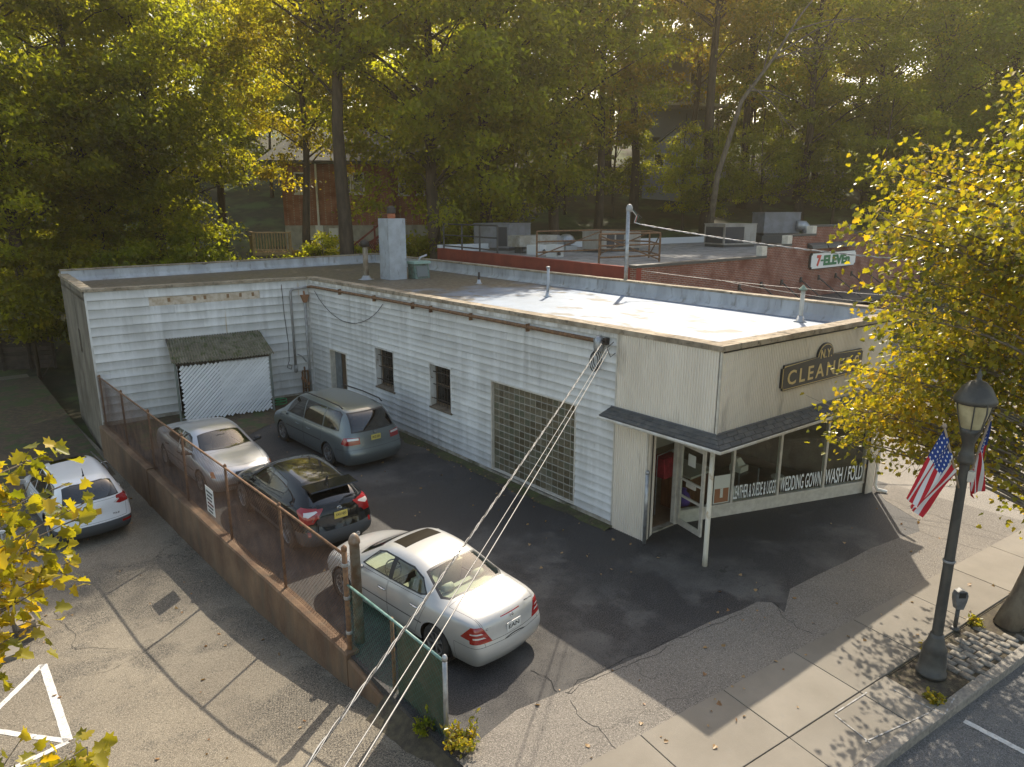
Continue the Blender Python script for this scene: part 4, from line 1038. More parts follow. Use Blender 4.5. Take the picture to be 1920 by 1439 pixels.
mb = MB(); mb.hexa([(a.x - .06, a.y - .06, 3.75), (a.x + .06, a.y - .06, 3.75), (a.x + .06, a.y + .06, 3.75), (a.x - .06, a.y + .06, 3.75), (a.x - .16, a.y - .1, 4.05), (a.x + .16, a.y - .1, 4.05), (a.x + .16, a.y + .06, 4.05), (a.x - .16, a.y + .06, 4.05)]); mb.tube([(a.x, a.y + .02, 4.03), (a.x, a.y + .05, 4.2)], .035, 6); mb.build('hopper', mat('hopper_rust', (0.30, 0.15, 0.08), 0.8), dp_)
gm = thing('gas_meter_pipes', 'rusty gas meter pipework at the foot of the inner wall corner', 'pipework', (11.2, 26.1, 0))
for k, (dx, z1) in enumerate(((.3, 1.0), (.42, 1.15), (.52, .95))):
    b_ = WB - wd * dx + wn_ * .14
    mb = MB(); mb.tube([(b_.x, b_.y, .0), (b_.x, b_.y, z1), (b_.x - .02, b_.y - .02, z1 + .05)], .035, 8); mb.build('pipe', M_rust, gm, smooth=True)
    mb = MB(); mb.lathe([(.02, 0), (.06, .01), (.06, .12), (.02, .13)], (b_.x, b_.y, .45 + .12 * k), 8); mb.build('valve', MATS['hopper_rust'], gm)
b_ = WB - wd * .42 + wn_ * .16; mb = MB(); mb.tube([(b_.x - .12, b_.y, 1.05), (b_.x + .12, b_.y, 1.02)], .03, 8); mb.tube([(b_.x - .1, b_.y, .35), (b_.x + .12, b_.y, .35)], .03, 8); mb.build('cross_pipe', M_rust, gm)
mb = MB(); mb.tube([(b_.x - .25, b_.y, 1.75), (b_.x - .05, b_.y, 1.62), (b_.x + .1, b_.y + .04, 1.4)], .028, 8); mb.build('relief_pipe', M_grey_paint, gm)
# loose black cable down the wing wall
a = WB - wd * .98 + wn_ * .05
mb = MB(); mb.tube([(a.x - .08, a.y, 4.5), (a.x - .06, a.y, 3.4), (a.x + .02, a.y, 2.2), (a.x, a.y, 1.5), (a.x - .1, a.y, 1.25), (a.x + .05, a.y, 1.15), (a.x + .1, a.y, 1.3), (a.x - .02, a.y, 1.35)], .012, 5)
tag(mb.build('loose_cable', M_iron), 'thin black cable hanging down the wing wall beside the grey pipe', 'cable')
mb = MB(); pts = [(11.63, 25.7 - 5.2 * t_, 4.25 - 1.15 * (1 - (2 * t_ - 1) ** 2) ** .9 * .8) for t_ in [i / 16 for i in range(17)]]; mb.tube(pts, .01, 5)
tag(mb.build('slack_cable', M_iron), 'thin cable sagging across the top of the long white wall', 'cable')

# ------------------------------------------------------------------ roof things
M_grey_chim = mat('chimney_grey', (0.40, 0.43, 0.46), 0.7, var=(0.33, 0.35, 0.37), scale=2.5, var2=(0.25, 0.25, 0.25), scale2=7, lo2=0.6, hi2=0.7, stretch2=(1, 1, .4), bump=0.25, bscale=14)
cb = gnd(745, 525, ROOF)
ch = thing('chimney', 'tall square grey-painted chimney stack rising from the roof', 'chimney', (cb.x, cb.y + .35, ROOF))
mb = MB(); mb.box((cb.x + .1, cb.y + .45, ROOF + 1.26), (0.82, 0.82, 2.52)); mb.build('stack', M_grey_chim, ch)
mb = MB(); mb.lathe([(.16, 0), (.17, .1), (.15, .2)], (cb.x + .1, cb.y + .45, ROOF + 2.52), 12); mb.build('clay_pot', mat('clay', (0.34, 0.11, 0.05), 0.8), ch)
mb = MB(); mb.lathe([(.17, 0), (.19, .03), (.18, .22), (.1, .3), (.02, .32)], (cb.x + .1, cb.y + .45, ROOF + 2.72), 12); mb.build('cowl', M_iron, ch)
def vent(px, py, h, r, name, label, m, cap=None):
    b_ = gnd(px, py, ROOF); t_ = thing(name, label, 'vent pipe', (b_.x, b_.y, ROOF))
    mb = MB(); mb.tube([(b_.x, b_.y, ROOF), (b_.x + .01, b_.y, ROOF + h)], r, 10); mb.build('pipe', m, t_, smooth=True)
    mb = MB(); mb.lathe([(r * 3.2, 0.0), (r * 2, .03), (r * 1.25, .16)], (b_.x, b_.y, ROOF), 12); mb.build('flashing_collar', M_silver, t_, smooth=True)
    if cap == 'drum': mb = MB(); mb.lathe([(r * 1.1, h), (r * 1.7, h + .02), (r * 1.7, h + .22), (r * .6, h + .32), (.01, h + .33)], (b_.x, b_.y, ROOF), 12); mb.build('cap', M_iron, t_, smooth=True)
    if cap == 'cone': mb = MB(); mb.lathe([(r * 1.9, h + .02), (r * 1.9, h + .05), (.01, h + .16)], (b_.x, b_.y, ROOF), 10); mb.build('cap', mat('green_cap', (0.20, 0.26, 0.20), 0.6), t_)
    if cap == 'band': mb = MB(); mb.lathe([(r * 1.35, h - .06), (r * 1.35, h), (r * .9, h + .01)], (b_.x, b_.y, ROOF), 10); mb.build('cap', M_grey_paint, t_)
vent(687, 524, 1.35, .11, 'flue_pipe', 'stained flue pipe with a dark cap left of the chimney', mat('stained_flue', (0.40, 0.36, 0.29), 0.7, var=(0.2, 0.15, 0.1), scale=4, stretch=(1, 1, .3)), 'drum')
vent(898, 532, .45, .045, 'vent_pipe', 'short dark bent vent pipe on the shaded roof', M_iron)
vent(1027, 557, 1.02, .05, 'vent_pipe', 'thin pale vent pipe in the middle of the roof', M_silver, 'band')
vent(1500, 604, .82, .055, 'vent_pipe', 'vent pipe with a green conical cap near the street end of the roof', M_beige, 'cone')
b_ = gnd(786, 522, ROOF)
bx = thing('roof_fan_unit', 'small green metal fan unit beside the grey chimney', 'roof unit', (b_.x, b_.y, ROOF))
M_green = mat('aged_green_metal', (0.13, 0.20, 0.17), 0.6, var=(0.08, 0.10, 0.08), scale=5)
mb = MB(); mb.hexa([(b_.x - .36, b_.y - .3, ROOF), (b_.x + .36, b_.y - .3, ROOF), (b_.x + .36, b_.y + .3, ROOF), (b_.x - .36, b_.y + .3, ROOF), (b_.x - .36, b_.y - .2, ROOF + .62), (b_.x + .36, b_.y - .2, ROOF + .62), (b_.x + .36, b_.y + .3, ROOF + .62), (b_.x - .36, b_.y + .3, ROOF + .62)]); mb.build('housing', M_green, bx)
mb = MB(); mb.box((b_.x, b_.y + .03, ROOF + .68), (.84, .66, .1)); mb.build('lid', mat('pale_green_metal', (0.26, 0.38, 0.33), 0.6), bx)
mb = MB(); mb.hexa([(b_.x - .27, b_.y - .31, ROOF + .1), (b_.x + .27, b_.y - .31, ROOF + .1), (b_.x + .27, b_.y - .28, ROOF + .1), (b_.x - .27, b_.y - .28, ROOF + .1), (b_.x - .27, b_.y - .235, ROOF + .54), (b_.x + .27, b_.y - .235, ROOF + .54), (b_.x + .27, b_.y - .2, ROOF + .54), (b_.x - .27, b_.y - .2, ROOF + .54)]); mb.build('intake', mat('grey_filter', (0.16, 0.18, 0.18), 0.8), bx)
mb = MB(); mb.tube([(b_.x + .05, b_.y + .1, ROOF + .72), (b_.x + .12, b_.y + .1, ROOF + .86), (b_.x + .5, b_.y + .15, ROOF + .96)], .05, 8); mb.build('outlet_pipe', M_galv, bx)
# service mast on the party wall
mx, my = 19.12, 16.55
ms = thing('service_mast', 'tall galvanised service mast with a curved weatherhead on the parapet', 'mast', (mx, my, 4.3))
mb = MB(); mb.tube([(mx, my, 4.2), (mx, my, 7.25)], .07, 10); mb.build('pipe', M_galv, ms, smooth=True)
mb = MB(); mb.lathe([(.07, 0), (.11, .02), (.12, .14), (.08, .24), (.02, .27)], (mx + .05, my, 7.2), 10); mb.build('weatherhead', M_grey_paint, ms, smooth=True)
for k, (c, sx) in enumerate((((0.5, 0.08, 0.06), .2), ((.6, .6, .6), .1), ((.05, .15, .12), .15), ((.03, .03, .03), .26))):
    mb = MB(); mb.tube([(mx + .12, my - .04 * k, 7.28), (mx + .28 + sx, my - .05 * k, 7.1 - .03 * k), (mx + .2 + sx, my - .03 * k, 6.85), (mx + .45, my - .2, 6.78)], .014, 5); mb.build('lead_wire', mat('lead_%d' % k, c, 0.6), ms)

# ------------------------------------------------------------------ lean-to with slatted gate
lt = thing('lean_to', 'lean-to store with a mossy corrugated roof and white slatted gate', 'lean-to', (7.9, 25.9, 0))
W0 = WA + wd * 2.3; W1 = WA + wd * 5.55
G0, G1 = Vector((6.28, 25.40)), Vector((9.42, 24.98))
gd = (G1 - G0).normalized(); gn = Vector((gd.y, -gd.x)); GL = (G1 - G0).length
M_moss = mat('mossy_tin', (0.12, 0.11, 0.075), 0.9, var=(0.18, 0.165, 0.12), scale=3, var2=(0.07, 0.08, 0.03), scale2=5, lo2=.5, hi2=.62, space='world', bump=.3, bscale=20)
vs, fs = [], []; N = 216
for i in range(N + 1):
    u = i / N; a = W0.lerp(W1, u) + wn_ * .05; b = (G0 - gd * .12).lerp(G1 + gd * .12, u) + gn * .2
    h = .026 * math.sin(u * 2 * PI * 36)
    sag = -.03 * math.sin(u * PI)
    for k in range(4):
        t_ = k / 3; p = a.lerp(b, t_); vs.append((p.x, p.y, 2.82 + (2.22 - 2.82) * t_ + h + sag * t_))
    if i: fs += [(4 * i - 4 + k, 4 * i - 3 + k, 4 * i + 1 + k, 4 * i + k) for k in range(3)]
mb = MB(); mb.add(vs, fs); mb.build('corrugated_roof', M_moss, lt, smooth=True)
M_post = mat('grey_green_post', (0.16, 0.18, 0.16), 0.7)
for p, h in ((G0, 2.18), (G1, 2.2)):
    mb = MB(); mb.tube([(p.x, p.y, 0), (p.x, p.y, h)], .04, 8); mb.build('post', M_post, lt)
mb = MB(); mb.bar((G0.x, G0.y, 2.13), (G1.x, G1.y, 2.15), .06, .1); mb.build('eaves_beam', mat('dark_beam', (0.06, 0.05, 0.04), .9), lt)
mb = MB(); p = W0 + wn_ * .06; mb.bar((p.x, p.y, 2.8), (G0.x, G0.y, 2.16), .05, .1); mb.build('rafter', MATS['dark_beam'], lt)
# diagonal white slats woven through the gate
M_slat = mat('white_pvc_slat', (0.80, 0.80, 0.80), 0.45, rnd=0.08)
gate = MB().bar((G0.x + gn.x * -.0, G0.y, .2), (G1.x, G1.y, .2), .03, .03).build('slatted_gate', M_galv, lt)
zt_, zb_ = 2.08, 0.08; sp = 0.135; hgt = zt_ - zb_
k = 0; s = -hgt
while s < GL - .12:
    a0, z0 = s, zb_; a1, z1 = s + hgt, zt_
    lo, hi = .1, GL - .06
    if a0 < lo: z0 += lo - a0; a0 = lo
    if a1 > hi: z1 -= a1 - hi; a1 = hi
    if a1 - a0 > .06:
        e_ = random.uniform(0, .05); z0 += e_; a0 += e_
        e_ = random.uniform(0, .03); z1 -= e_; a1 -= e_
        p = G0 + gd * a0 + gn * (.03 + .006 * (k % 2)); q = G0 + gd * a1 + gn * (.03 + .006 * (k % 2))
        m2 = MB(); m2.bar((p.x, p.y, z0), (q.x, q.y, z1), .006, .08, up=(gd.x * -1, gd.y * -1, 1)); m2.build('slat', M_slat, gate)
    s += sp; k += 1
for k in range(7):
    a0 = .15 + k * .42; a1 = a0 + 1.25; z0, z1 = zt_ - .02, zt_ - 1.27
    if a1 > GL - .06: z1 += a1 - (GL - .06); a1 = GL - .06
    p = G0 + gd * a0 + gn * .05; q = G0 + gd * a1 + gn * .05
    m2 = MB(); m2.bar((p.x, p.y, z0), (q.x, q.y, z1), .006, .02, up=(gd.x, gd.y, 1)); m2.build('lacing_wire', M_slat, gate)
# hose and junk in the shade beside the gate
mb = MB(); mb.tube([(9.9 + .22 * math.cos(a_ * .7), 25.5 + .18 * math.sin(a_ * .7), .03 + .012 * a_) for a_ in range(26)], .02, 6)
tag(mb.build('garden_hose', mat('green_hose', (0.02, 0.22, 0.08), .5)), 'coiled green garden hose by the lean-to gate', 'hose')
mb = MB(); mb.box2((6.9, 26.3, 0), (7.6, 26.9, .8)); mb.box2((6.95, 26.35, .8), (7.4, 26.8, 1.15))
jb = thing('stored_box', 'shadowy stored box inside the lean-to opening', 'box', (7.2, 26.9, 0))
mb = MB(); mb.box2((6.9, 26.55, 0), (7.6, 26.98, .8)); mb.build('body', mat('brown_card', (0.14, 0.11, 0.08), .9), jb); mb = MB(); mb.box2((6.88, 26.53, .8), (7.62, 27.0, .86)); mb.build('lid', M_dark, jb)
# ------------------------------------------------------------------ cars
def car_paint(name, col, metallic=0.35, rough=0.34):
    m, nt, b = base_mat(name)
    f = noise_fac(nt, coords(nt, 'object'), 2.2, 0.4, 0.7, 4)
    c = mix_rgb(nt, f, col, tuple(x * 0.93 + 0.008 for x in col))
    sp = nn(nt, 'SeparateXYZ'); nt.links.new(coords(nt, 'object'), sp.inputs[0])
    mr = nn(nt, 'MapRange'); mr.inputs[1].default_value = 0.18; mr.inputs[2].default_value = 0.5; mr.inputs[3].default_value = 0.35; mr.inputs[4].default_value = 0
    nt.links.new(sp.outputs[2], mr.inputs[0])
    c = mix_rgb(nt, mr.outputs[0], c, tuple(min(x * .6 + .03, .22) for x in col))        # road dust low on the sills
    nt.links.new(c, b.inputs['Base Color'])
    b.inputs['Metallic'].default_value = metallic; b.inputs['Roughness'].default_value = rough
    b.inputs['Coat Weight'].default_value = 0.8 if sum(col) > .1 else 0.0; b.inputs['Coat Roughness'].default_value = 0.05
    if sum(col) < .1: b.inputs['Roughness'].default_value = .06
    return m
M_seam = mat('panel_gap', (0.012, 0.012, 0.012), 0.9)
M_rubber = mat('tyre_rubber', (0.022, 0.022, 0.022), 0.85, var=(0.045, 0.042, 0.038), scale=6)
M_trim = mat('black_trim', (0.018, 0.018, 0.02), 0.45)
M_chrome = mat('chrome', (0.6, 0.6, 0.6), 0.15, metallic=1.0)
M_alloy = mat('alloy_wheel', (0.42, 0.42, 0.43), 0.35, metallic=0.8, var=(0.3, 0.28, 0.26), scale=7)
M_lred = mat('tail_lens_red', (0.28, 0.004, 0.006), 0.12, coat=1.0)
M_lclear = mat('lamp_lens_clear', (0.62, 0.60, 0.58), 0.1, coat=1.0, metallic=.2)
M_lamber = mat('lamp_lens_amber', (0.5, 0.16, 0.02), 0.15, coat=1.0)
M_cream_int = mat('cream_interior', (0.42, 0.39, 0.30), 0.8)
M_dark_int = mat('dark_interior', (0.045, 0.042, 0.04), 0.85)
M_carglass = glass_mat('car_glass', (0.72, 0.80, 0.74), 1.9)
M_cartint = glass_mat('tinted_car_glass', (0.10, 0.11, 0.11), 2.0, dark=0.35, base=(0.01, 0.01, 0.012))
M_plate_y = mat('yellow_plate', (0.62, 0.50, 0.12), 0.5)
M_plate_w = mat('white_plate', (0.62, 0.62, 0.60), 0.5)
M_plate_o = mat('gold_plate', (0.72, 0.42, 0.03), 0.5)

def hull2(pts):
    pts = sorted(set(pts))
    def half(ps):
        h = []
        for p in ps:
            while len(h) > 1 and (h[-1][0] - h[-2][0]) * (p[1] - h[-2][1]) - (h[-1][1] - h[-2][1]) * (p[0] - h[-2][0]) <= 1e-9: h.pop()
            h.append(p)
        return h[:-1]
    return half(pts) + half(pts[::-1])
def shrink(poly, d):
    n = len(poly); out = []
    for i in range(n):
        p0, p1, p2 = Vector(poly[i - 1]), Vector(poly[i]), Vector(poly[(i + 1) % n])
        e1 = (p1 - p0).normalized(); e2 = (p2 - p1).normalized()
        n1 = Vector((-e1.y, e1.x)); n2 = Vector((-e2.y, e2.x)); m_ = n1 + n2
        if m_.length < 1e-6: m_ = n1
        m_.normalize(); k = d / max(0.35, m_.dot(n1)); out.append(tuple(p1 + m_ * k))
    return out
AX = {'S': (0, 2), 'R': (1, 2), 'F': (1, 2), 'T': (0, 1)}
def build_car(name, label, spec, paint, glass, group='parked cars'):
    root = thing(name, label, 'car', (0, 0, 0), group)
    st = spec['st']; M = len(st)
    fr, re = spec['front'], spec['rear']; lev = spec.get('lev', [0.68, 0.5, 0.33, 0.2]); sdy = spec.get('side', [.012, .008, -.01, -.06])
    bm = bmesh.new(); G = {}
    for i, (xs, xr, hw, zs, yw, zw, yr, zr, zcn) in enumerate(st):
        bow = spec.get('bow', {}).get(i, 0.0)
        row = [(xs, hw, zs), (xs + (xr - xs) * .12, yw, zw), (xr, yr, zr), (xr + bow * .75, yr * .55, zr + (zcn - zr) * .72), (xr + bow, 0, zcn)]
        for k, (x, y, z) in enumerate(row):
            G[i, k] = bm.verts.new((x, y, z))
            if k < 4: G[i, 8 - k] = bm.verts.new((x, -y, z))
    for i in range(M - 1):
        for k in range(8): bm.faces.new((G[i, k], G[i + 1, k], G[i + 1, k + 1], G[i, k + 1]))
    ring = [(i, 0) for i in range(M)] + [(M - 1, k) for k in range(1, 9)] + [(i, 8) for i in range(M - 2, -1, -1)] + [(0, k) for k in range(7, 0, -1)]
    prev = [G[q] for q in ring]
    for l, z in enumerate(lev):
        cur = []
        for q in ring:
            v = G[q].co; i, k = q; x, y = v.x, v.y; s = 1 if y > 0 else -1
            if k in (0, 8):
                y += s * sdy[l]
                if 0 < i < M - 1: x += 0
            if i == 0:
                x += re[l]
                if k in (0, 8): x += spec.get('cornr', .12) * .6; 
                if k in (0, 8): y = s * (abs(v.y) + spec.get('cw', .05) + sdy[l])
            if i == M - 1:
                x += fr[l]
                if k in (0, 8): x -= spec.get('cornf', .16) * .6
                if k in (0, 8): y = s * (abs(v.y) + spec.get('cw', .05) + sdy[l])
            zz = min(z, v.z - 0.03 * (len(lev) - l))
            cur.append(bm.verts.new((x, y, zz)))
        n = len(ring)
        for j in range(n): bm.faces.new((prev[j], cur[j], cur[(j + 1) % n], prev[(j + 1) % n]))
        prev = cur
    bmesh.ops.recalc_face_normals(bm, faces=bm.faces)
    cage = bpy.data.meshes.new('cage'); bm.to_mesh(cage); bm.free()
    co = bpy.data.objects.new('cage', cage); COL.objects.link(co)
    md = co.modifiers.new('s', 'SUBSURF'); md.levels = md.render_levels = spec.get('sub', 3)
    dg = bpy.context.evaluated_depsgraph_get(); ev = co.evaluated_get(dg); sm = bpy.data.meshes.new_from_object(ev)
    bpy.data.objects.remove(co); bpy.data.meshes.remove(cage)
    bm = bmesh.new(); bm.from_mesh(sm); bm.normal_update()
    if sum(f.normal.z for f in bm.faces if f.calc_center_median().z > 1.0) < 0:
        bmesh.ops.reverse_faces(bm, faces=bm.faces); bm.normal_update()
    ref = bm.copy(); ref.verts.ensure_lookup_table(); ref.faces.ensure_lookup_table(); bvh = BVHTree.FromBMesh(ref)
    tl = bm.faces.layers.int.new('tag')
    tags = ['body']
    def cut(proj, poly, tname, side=0, sel=None):
        if tname not in tags: tags.append(tname)
        ti = tags.index(tname); a, b = AX[proj]; poly = hull2([tuple(p) for p in poly])
        lo = (min(p[0] for p in poly) - .03, min(p[1] for p in poly) - .03); hi = (max(p[0] for p in poly) + .03, max(p[1] for p in poly) + .03)
        def ok(f):
            n = f.normal; c = f.calc_center_median()
            if proj == 'S' and (n.y * side < .28 or c.y * side < .1): return False
            if proj == 'R' and (n.x > -.3 or c.x > spec['rear_lim']): return False
            if proj == 'F' and (n.x < .3 or c.x < spec['front_lim']): return False
            if proj == 'T' and n.z < .15: return False
            return True
        def cand():
            out = []
            for f in bm.faces:
                xs_ = [v.co[a] for v in f.verts]; ys_ = [v.co[b] for v in f.verts]
                if max(xs_) < lo[0] or min(xs_) > hi[0] or max(ys_) < lo[1] or min(ys_) > hi[1]: continue
                if ok(f): out.append(f)
            return out
        fs = cand(); n = len(poly)
        for i in range(n):
            p, q = poly[i], poly[(i + 1) % n]; e = (q[0] - p[0], q[1] - p[1]); nrm = [0, 0, 0]; nrm[a] = -e[1]; nrm[b] = e[0]
            c = [0, 0, 0]; c[a] = p[0]; c[b] = p[1]
            fs = [f for f in fs if f.is_valid]
            geom = set(fs)
            for f in fs: geom.update(f.edges); geom.update(f.verts)
            r = bmesh.ops.bisect_plane(bm, geom=list(geom), plane_co=c, plane_no=nrm, dist=1e-5)
            fs = [g for g in r['geom'] if isinstance(g, bmesh.types.BMFace)]
            # keep only those on the inner side for the next cut
            N = Vector(nrm); C_ = Vector(c)
            fs = [f for f in fs if (f.calc_center_median() - C_).dot(N) > 0]
        for f in fs: f[tl] = ti
        bm.normal_update()
        return fs
    for ft in spec['feat']:
        proj, poly, tname = ft[0], ft[1], ft[2]; rim = ft[3] if len(ft) > 3 else None
        polys = [poly]
        if proj == 'S': todo = [(poly, 1), (poly, -1)]
        elif proj in 'RF' and min(p[0] for p in poly) > 0: todo = [(poly, 0), ([(-x, y) for x, y in poly], 0)]
        else: todo = [(poly, 0)]
        for pl, sd_ in todo:
            h = hull2([tuple(p) for p in pl])
            nm = tname + ('#' + str(len(tags)) if tname in spec.get('each', ()) else '')
            if rim:
                cut(proj, h, rim[1], sd_); h = shrink(h, rim[0])
            cut(proj, h, nm, sd_)
    # wheel arches
    wr = spec['wr']; ar = wr + spec.get('arch', .05); wx = spec['wx']
    for x in wx:
        for s in (1, -1):
            poly = [(x + ar * math.cos(2 * PI * k / 24), wr + ar * math.sin(2 * PI * k / 24) if math.sin(2 * PI * k / 24) > -.05 else wr - .6) for k in range(24)]
            if 'arch_rim' in spec:
                p2 = [(x + (ar + .05) * math.cos(2 * PI * k / 24), wr + (ar + .05) * math.sin(2 * PI * k / 24) if math.sin(2 * PI * k / 24) > -.05 else wr - .6) for k in range(24)]
                cut('S', p2, 'arch_trim', s)
            fs = cut('S', poly, 'arch', s)
            bmesh.ops.delete(bm, geom=[f for f in fs if f.is_valid], context='FACES')
    bmesh.ops.delete(bm, geom=[f for f in bm.faces if f.calc_center_median().z < .1], context='FACES')
    # split into parts with the smooth surface's normals
    def nrm_at(p):
        loc, _, fi, _ = bvh.find_nearest(p)
        f = ref.faces[fi]; w = []; N = Vector((0, 0, 0))
        for v in f.verts: N += v.normal / (1e-5 + (v.co - loc).length ** 2)
        return N.normalized()
    ref.normal_update()
    MM = {'body': paint, 'seam': M_seam, 'glass': glass, 'window_rim': M_trim, 'window': glass, 'windscreen': glass, 'rear_window': glass, 'door': paint, 'boot_lid': paint, 'tailgate': paint, 'bonnet': paint, 'front_bumper': paint,
          'rear_bumper': paint, 'taillight': M_lred, 'reversing_light': M_lclear, 'headlight': M_lclear, 'indicator': M_lamber, 'sunroof': spec.get('sunroof_mat', M_cartint), 'grille': M_trim, 'moulding': M_trim, 'lower_trim': M_trim, 'arch_trim': M_trim, 'pillar': M_trim, 'reflector': M_lred, 'plate_recess': paint, 'roof_panel': spec.get('roof_mat', paint), 'wiper_cowl': M_trim}
    MM.update(spec.get('mats', {}))
    objs = {}
    groups = {}
    for f in bm.faces: groups.setdefault(f[tl], []).append(f)
    lights = {}
    for ti, fs in groups.items():
        nm = tags[ti].split('#')[0]
        if nm in ('arch',): continue
        # one object for each connected piece on the left / right where the part comes in pairs
        buckets = {0: fs}
        if nm in ('lower_trim', 'grille', 'boot_lid', 'rear_bumper', 'front_bumper', 'rear_window', 'roof_panel'):
            buckets = {}; left = set(fs); n_ = 0
            while left:
                stack = [left.pop()]; comp = []
                while stack:
                    f = stack.pop(); comp.append(f)
                    for e in f.edges:
                        for g_ in e.link_faces:
                            if g_ in left: left.discard(g_); stack.append(g_)
                if len(comp) > 3: buckets[n_] = comp; n_ += 1
        elif nm in ('taillight', 'headlight', 'reversing_light', 'indicator', 'reflector', 'window', 'door', 'arch_trim', 'pillar', 'moulding'):
            buckets = {}
            for f in fs:
                c = f.calc_center_median(); key = (c.y > 0,)
                if nm in ('window', 'door', 'pillar', 'arch_trim'):
                    key += (sum(1 for x in spec.get('split', {}).get(nm, ()) if c.x > x),)
                buckets.setdefault(key, []).append(f)
        for key, ff in buckets.items():
            vm = {}; vs = []; fa = []
            for f in ff:
                idx = []
                for v in f.verts:
                    if v not in vm: vm[v] = len(vs); vs.append(v.co.copy())
                    idx.append(vm[v])
                fa.append(idx)
            me = bpy.data.meshes.new(nm); me.from_pydata([tuple(v) for v in vs], [], fa); me.update(); me.shade_smooth()
            me.normals_split_custom_set_from_vertices([tuple(nrm_at(v)) for v in vs])
            objs.setdefault(nm, []).append(mesh_obj(nm if nm != 'seam' else 'panel_gap', me, MM[nm], root))
            if nm in ('seam', 'window_rim'): objs[nm][-1]['kind'] = 'stuff'
    bm.free(); ref.free()
    body = objs['body'][0]
    # wheels
    wheel_me = MB(); tw = spec.get('tw', .2)
    wheel_me.lathe([(wr - .115, -tw / 2), (wr - .03, -tw / 2), (wr - .006, -tw / 2 + .025), (wr, -tw / 4), (wr, tw / 4), (wr - .006, tw / 2 - .025), (wr - .03, tw / 2), (wr - .115, tw / 2)], (0, 0, 0), 28, 'y', cap=False)
    wme = wheel_me.mesh('wheel'); wme.materials.append(M_rubber); wme.shade_smooth()
    rim = MB(); rr = wr - .115; ns = spec.get('spokes', 5)
    rim.lathe([(rr + .004, .085), (rr + .004, .10), (rr - .02, .095), (rr - .03, .04), (rr - .03, -.08)], (0, 0, 0), 28, 'y', cap=False)
    rim.lathe([(.001, .085), (.05, .088), (.06, .075), (.06, .02)], (0, 0, 0), 12, 'y', cap=False)
    for k in range(ns):
        a = 2 * PI * k / ns; ca, sa = math.cos(a), math.sin(a); w0, w1 = spec.get('spw', (.035, .05))
        P = lambda r_, o, y: (ca * r_ - sa * o, y, sa * r_ + ca * o)
        rim.hexa([P(.03, -w0, .03), P(.03, w0, .03), P(rr - .02, w1, .04), P(rr - .02, -w1, .04), P(.03, -w0, .08), P(.03, w0, .08), P(rr - .015, w1, .088), P(rr - .015, -w1, .088)])
    rme = rim.mesh('rim'); rme.materials.append(spec.get('rim_mat', M_alloy))
    disc = MB(); disc.lathe([(.001, .0), (rr - .03, .0), (rr - .03, -.02)], (0, 0, 0), 20, 'y', cap=False); dme = disc.mesh('brake_disc'); dme.materials.append(mat_once('brake_iron', (0.05, 0.045, 0.04), .7))
    hy = spec['track']
    for x in wx:
        for s in (1, -1):
            w = bpy.data.objects.new('wheel', wme); COL.objects.link(w); w.parent = root; w.location = (x, s * (hy - tw / 2), wr); w.rotation_euler = (0, random.random() * 6, 0 if s > 0 else PI)
            for nm, m_ in (('rim', rme), ('brake_disc', dme)):
                r_ = bpy.data.objects.new(nm, m_); COL.objects.link(r_); r_.parent = w
            mb = MB(); mb.lathe([(ar + .012, s * (hy - .02)), (ar + .012, s * (hy - .4))], (x, 0, wr), 24, 'y', cap=False)
            mb.lathe([(ar + .012, s * (hy - .4)), (.02, s * (hy - .4))], (x, 0, wr), 24, 'y', cap=False)
            mb.build('wheel_arch', M_trim, root)
    # floor pan
    L0, L1 = st[0][0] + .12, st[-1][0] - .15
    mb = MB()
    cuts_ = [L0, wx[1] - ar - .02, wx[1] + ar + .02, wx[0] - ar - .02, wx[0] + ar + .02, L1]
    for a, b, w_ in ((cuts_[0], cuts_[1], hy - .2), (cuts_[1], cuts_[2], hy - .42), (cuts_[2], cuts_[3], hy - .06), (cuts_[3], cuts_[4], hy - .42), (cuts_[4], cuts_[5], hy - .25)):
        mb.box2((a, -w_, .2), (b, w_, .3))
    mb.build('floor_pan', M_trim, root)
    # interior: seats, dashboard, steering wheel, shelf
    im = spec.get('int', M_dark_int); zsill = spec.get('zseat', .30)
    def seat(x, y, w, nm='seat'):
        mb = MB(); mb.box2((x - .25, y - w / 2, zsill), (x + .27, y + w / 2, zsill + .22))
        mb.hexa([(x - .32, y - w / 2, zsill + .1), (x - .18, y - w / 2, zsill + .1), (x - .18, y + w / 2, zsill + .1), (x - .32, y + w / 2, zsill + .1), (x - .48, y - w / 2 + .05, zsill + .72), (x - .38, y - w / 2 + .05, zsill + .72), (x - .38, y + w / 2 - .05, zsill + .72), (x - .48, y + w / 2 - .05, zsill + .72)])
        mb.build(nm, im, root)
        for yy in ([y] if w < .8 else [y - .35, y + .35]):
            hb = .80 if w < .8 else .74; m2 = MB(); m2.lathe([(.03, -.11), (.07, -.1), (.08, 0), (.07, .1), (.03, .11)], (x - .43, yy, zsill + hb), 10, 'y'); m2.build('headrest', im, root, smooth=True)
    for y in (.36, -.36): seat(spec['seat_x'], y, .52)
    for rx_ in spec['rear_seats']: seat(rx_, 0, 1.22, 'rear_seat')
    mb = MB(); dx = spec['dash_x']; dz = spec.get('dash_z', .78)
    mb.hexa([(dx - .25, -.64, dz - .3), (dx + .3, -.6, dz - .3), (dx + .3, .6, dz - .3), (dx - .25, .64, dz - .3), (dx - .2, -.66, dz + .06), (dx + .3, -.6, dz + .02), (dx + .3, .6, dz + .02), (dx - .2, .66, dz + .06)]); mb.build('dashboard', im, root)
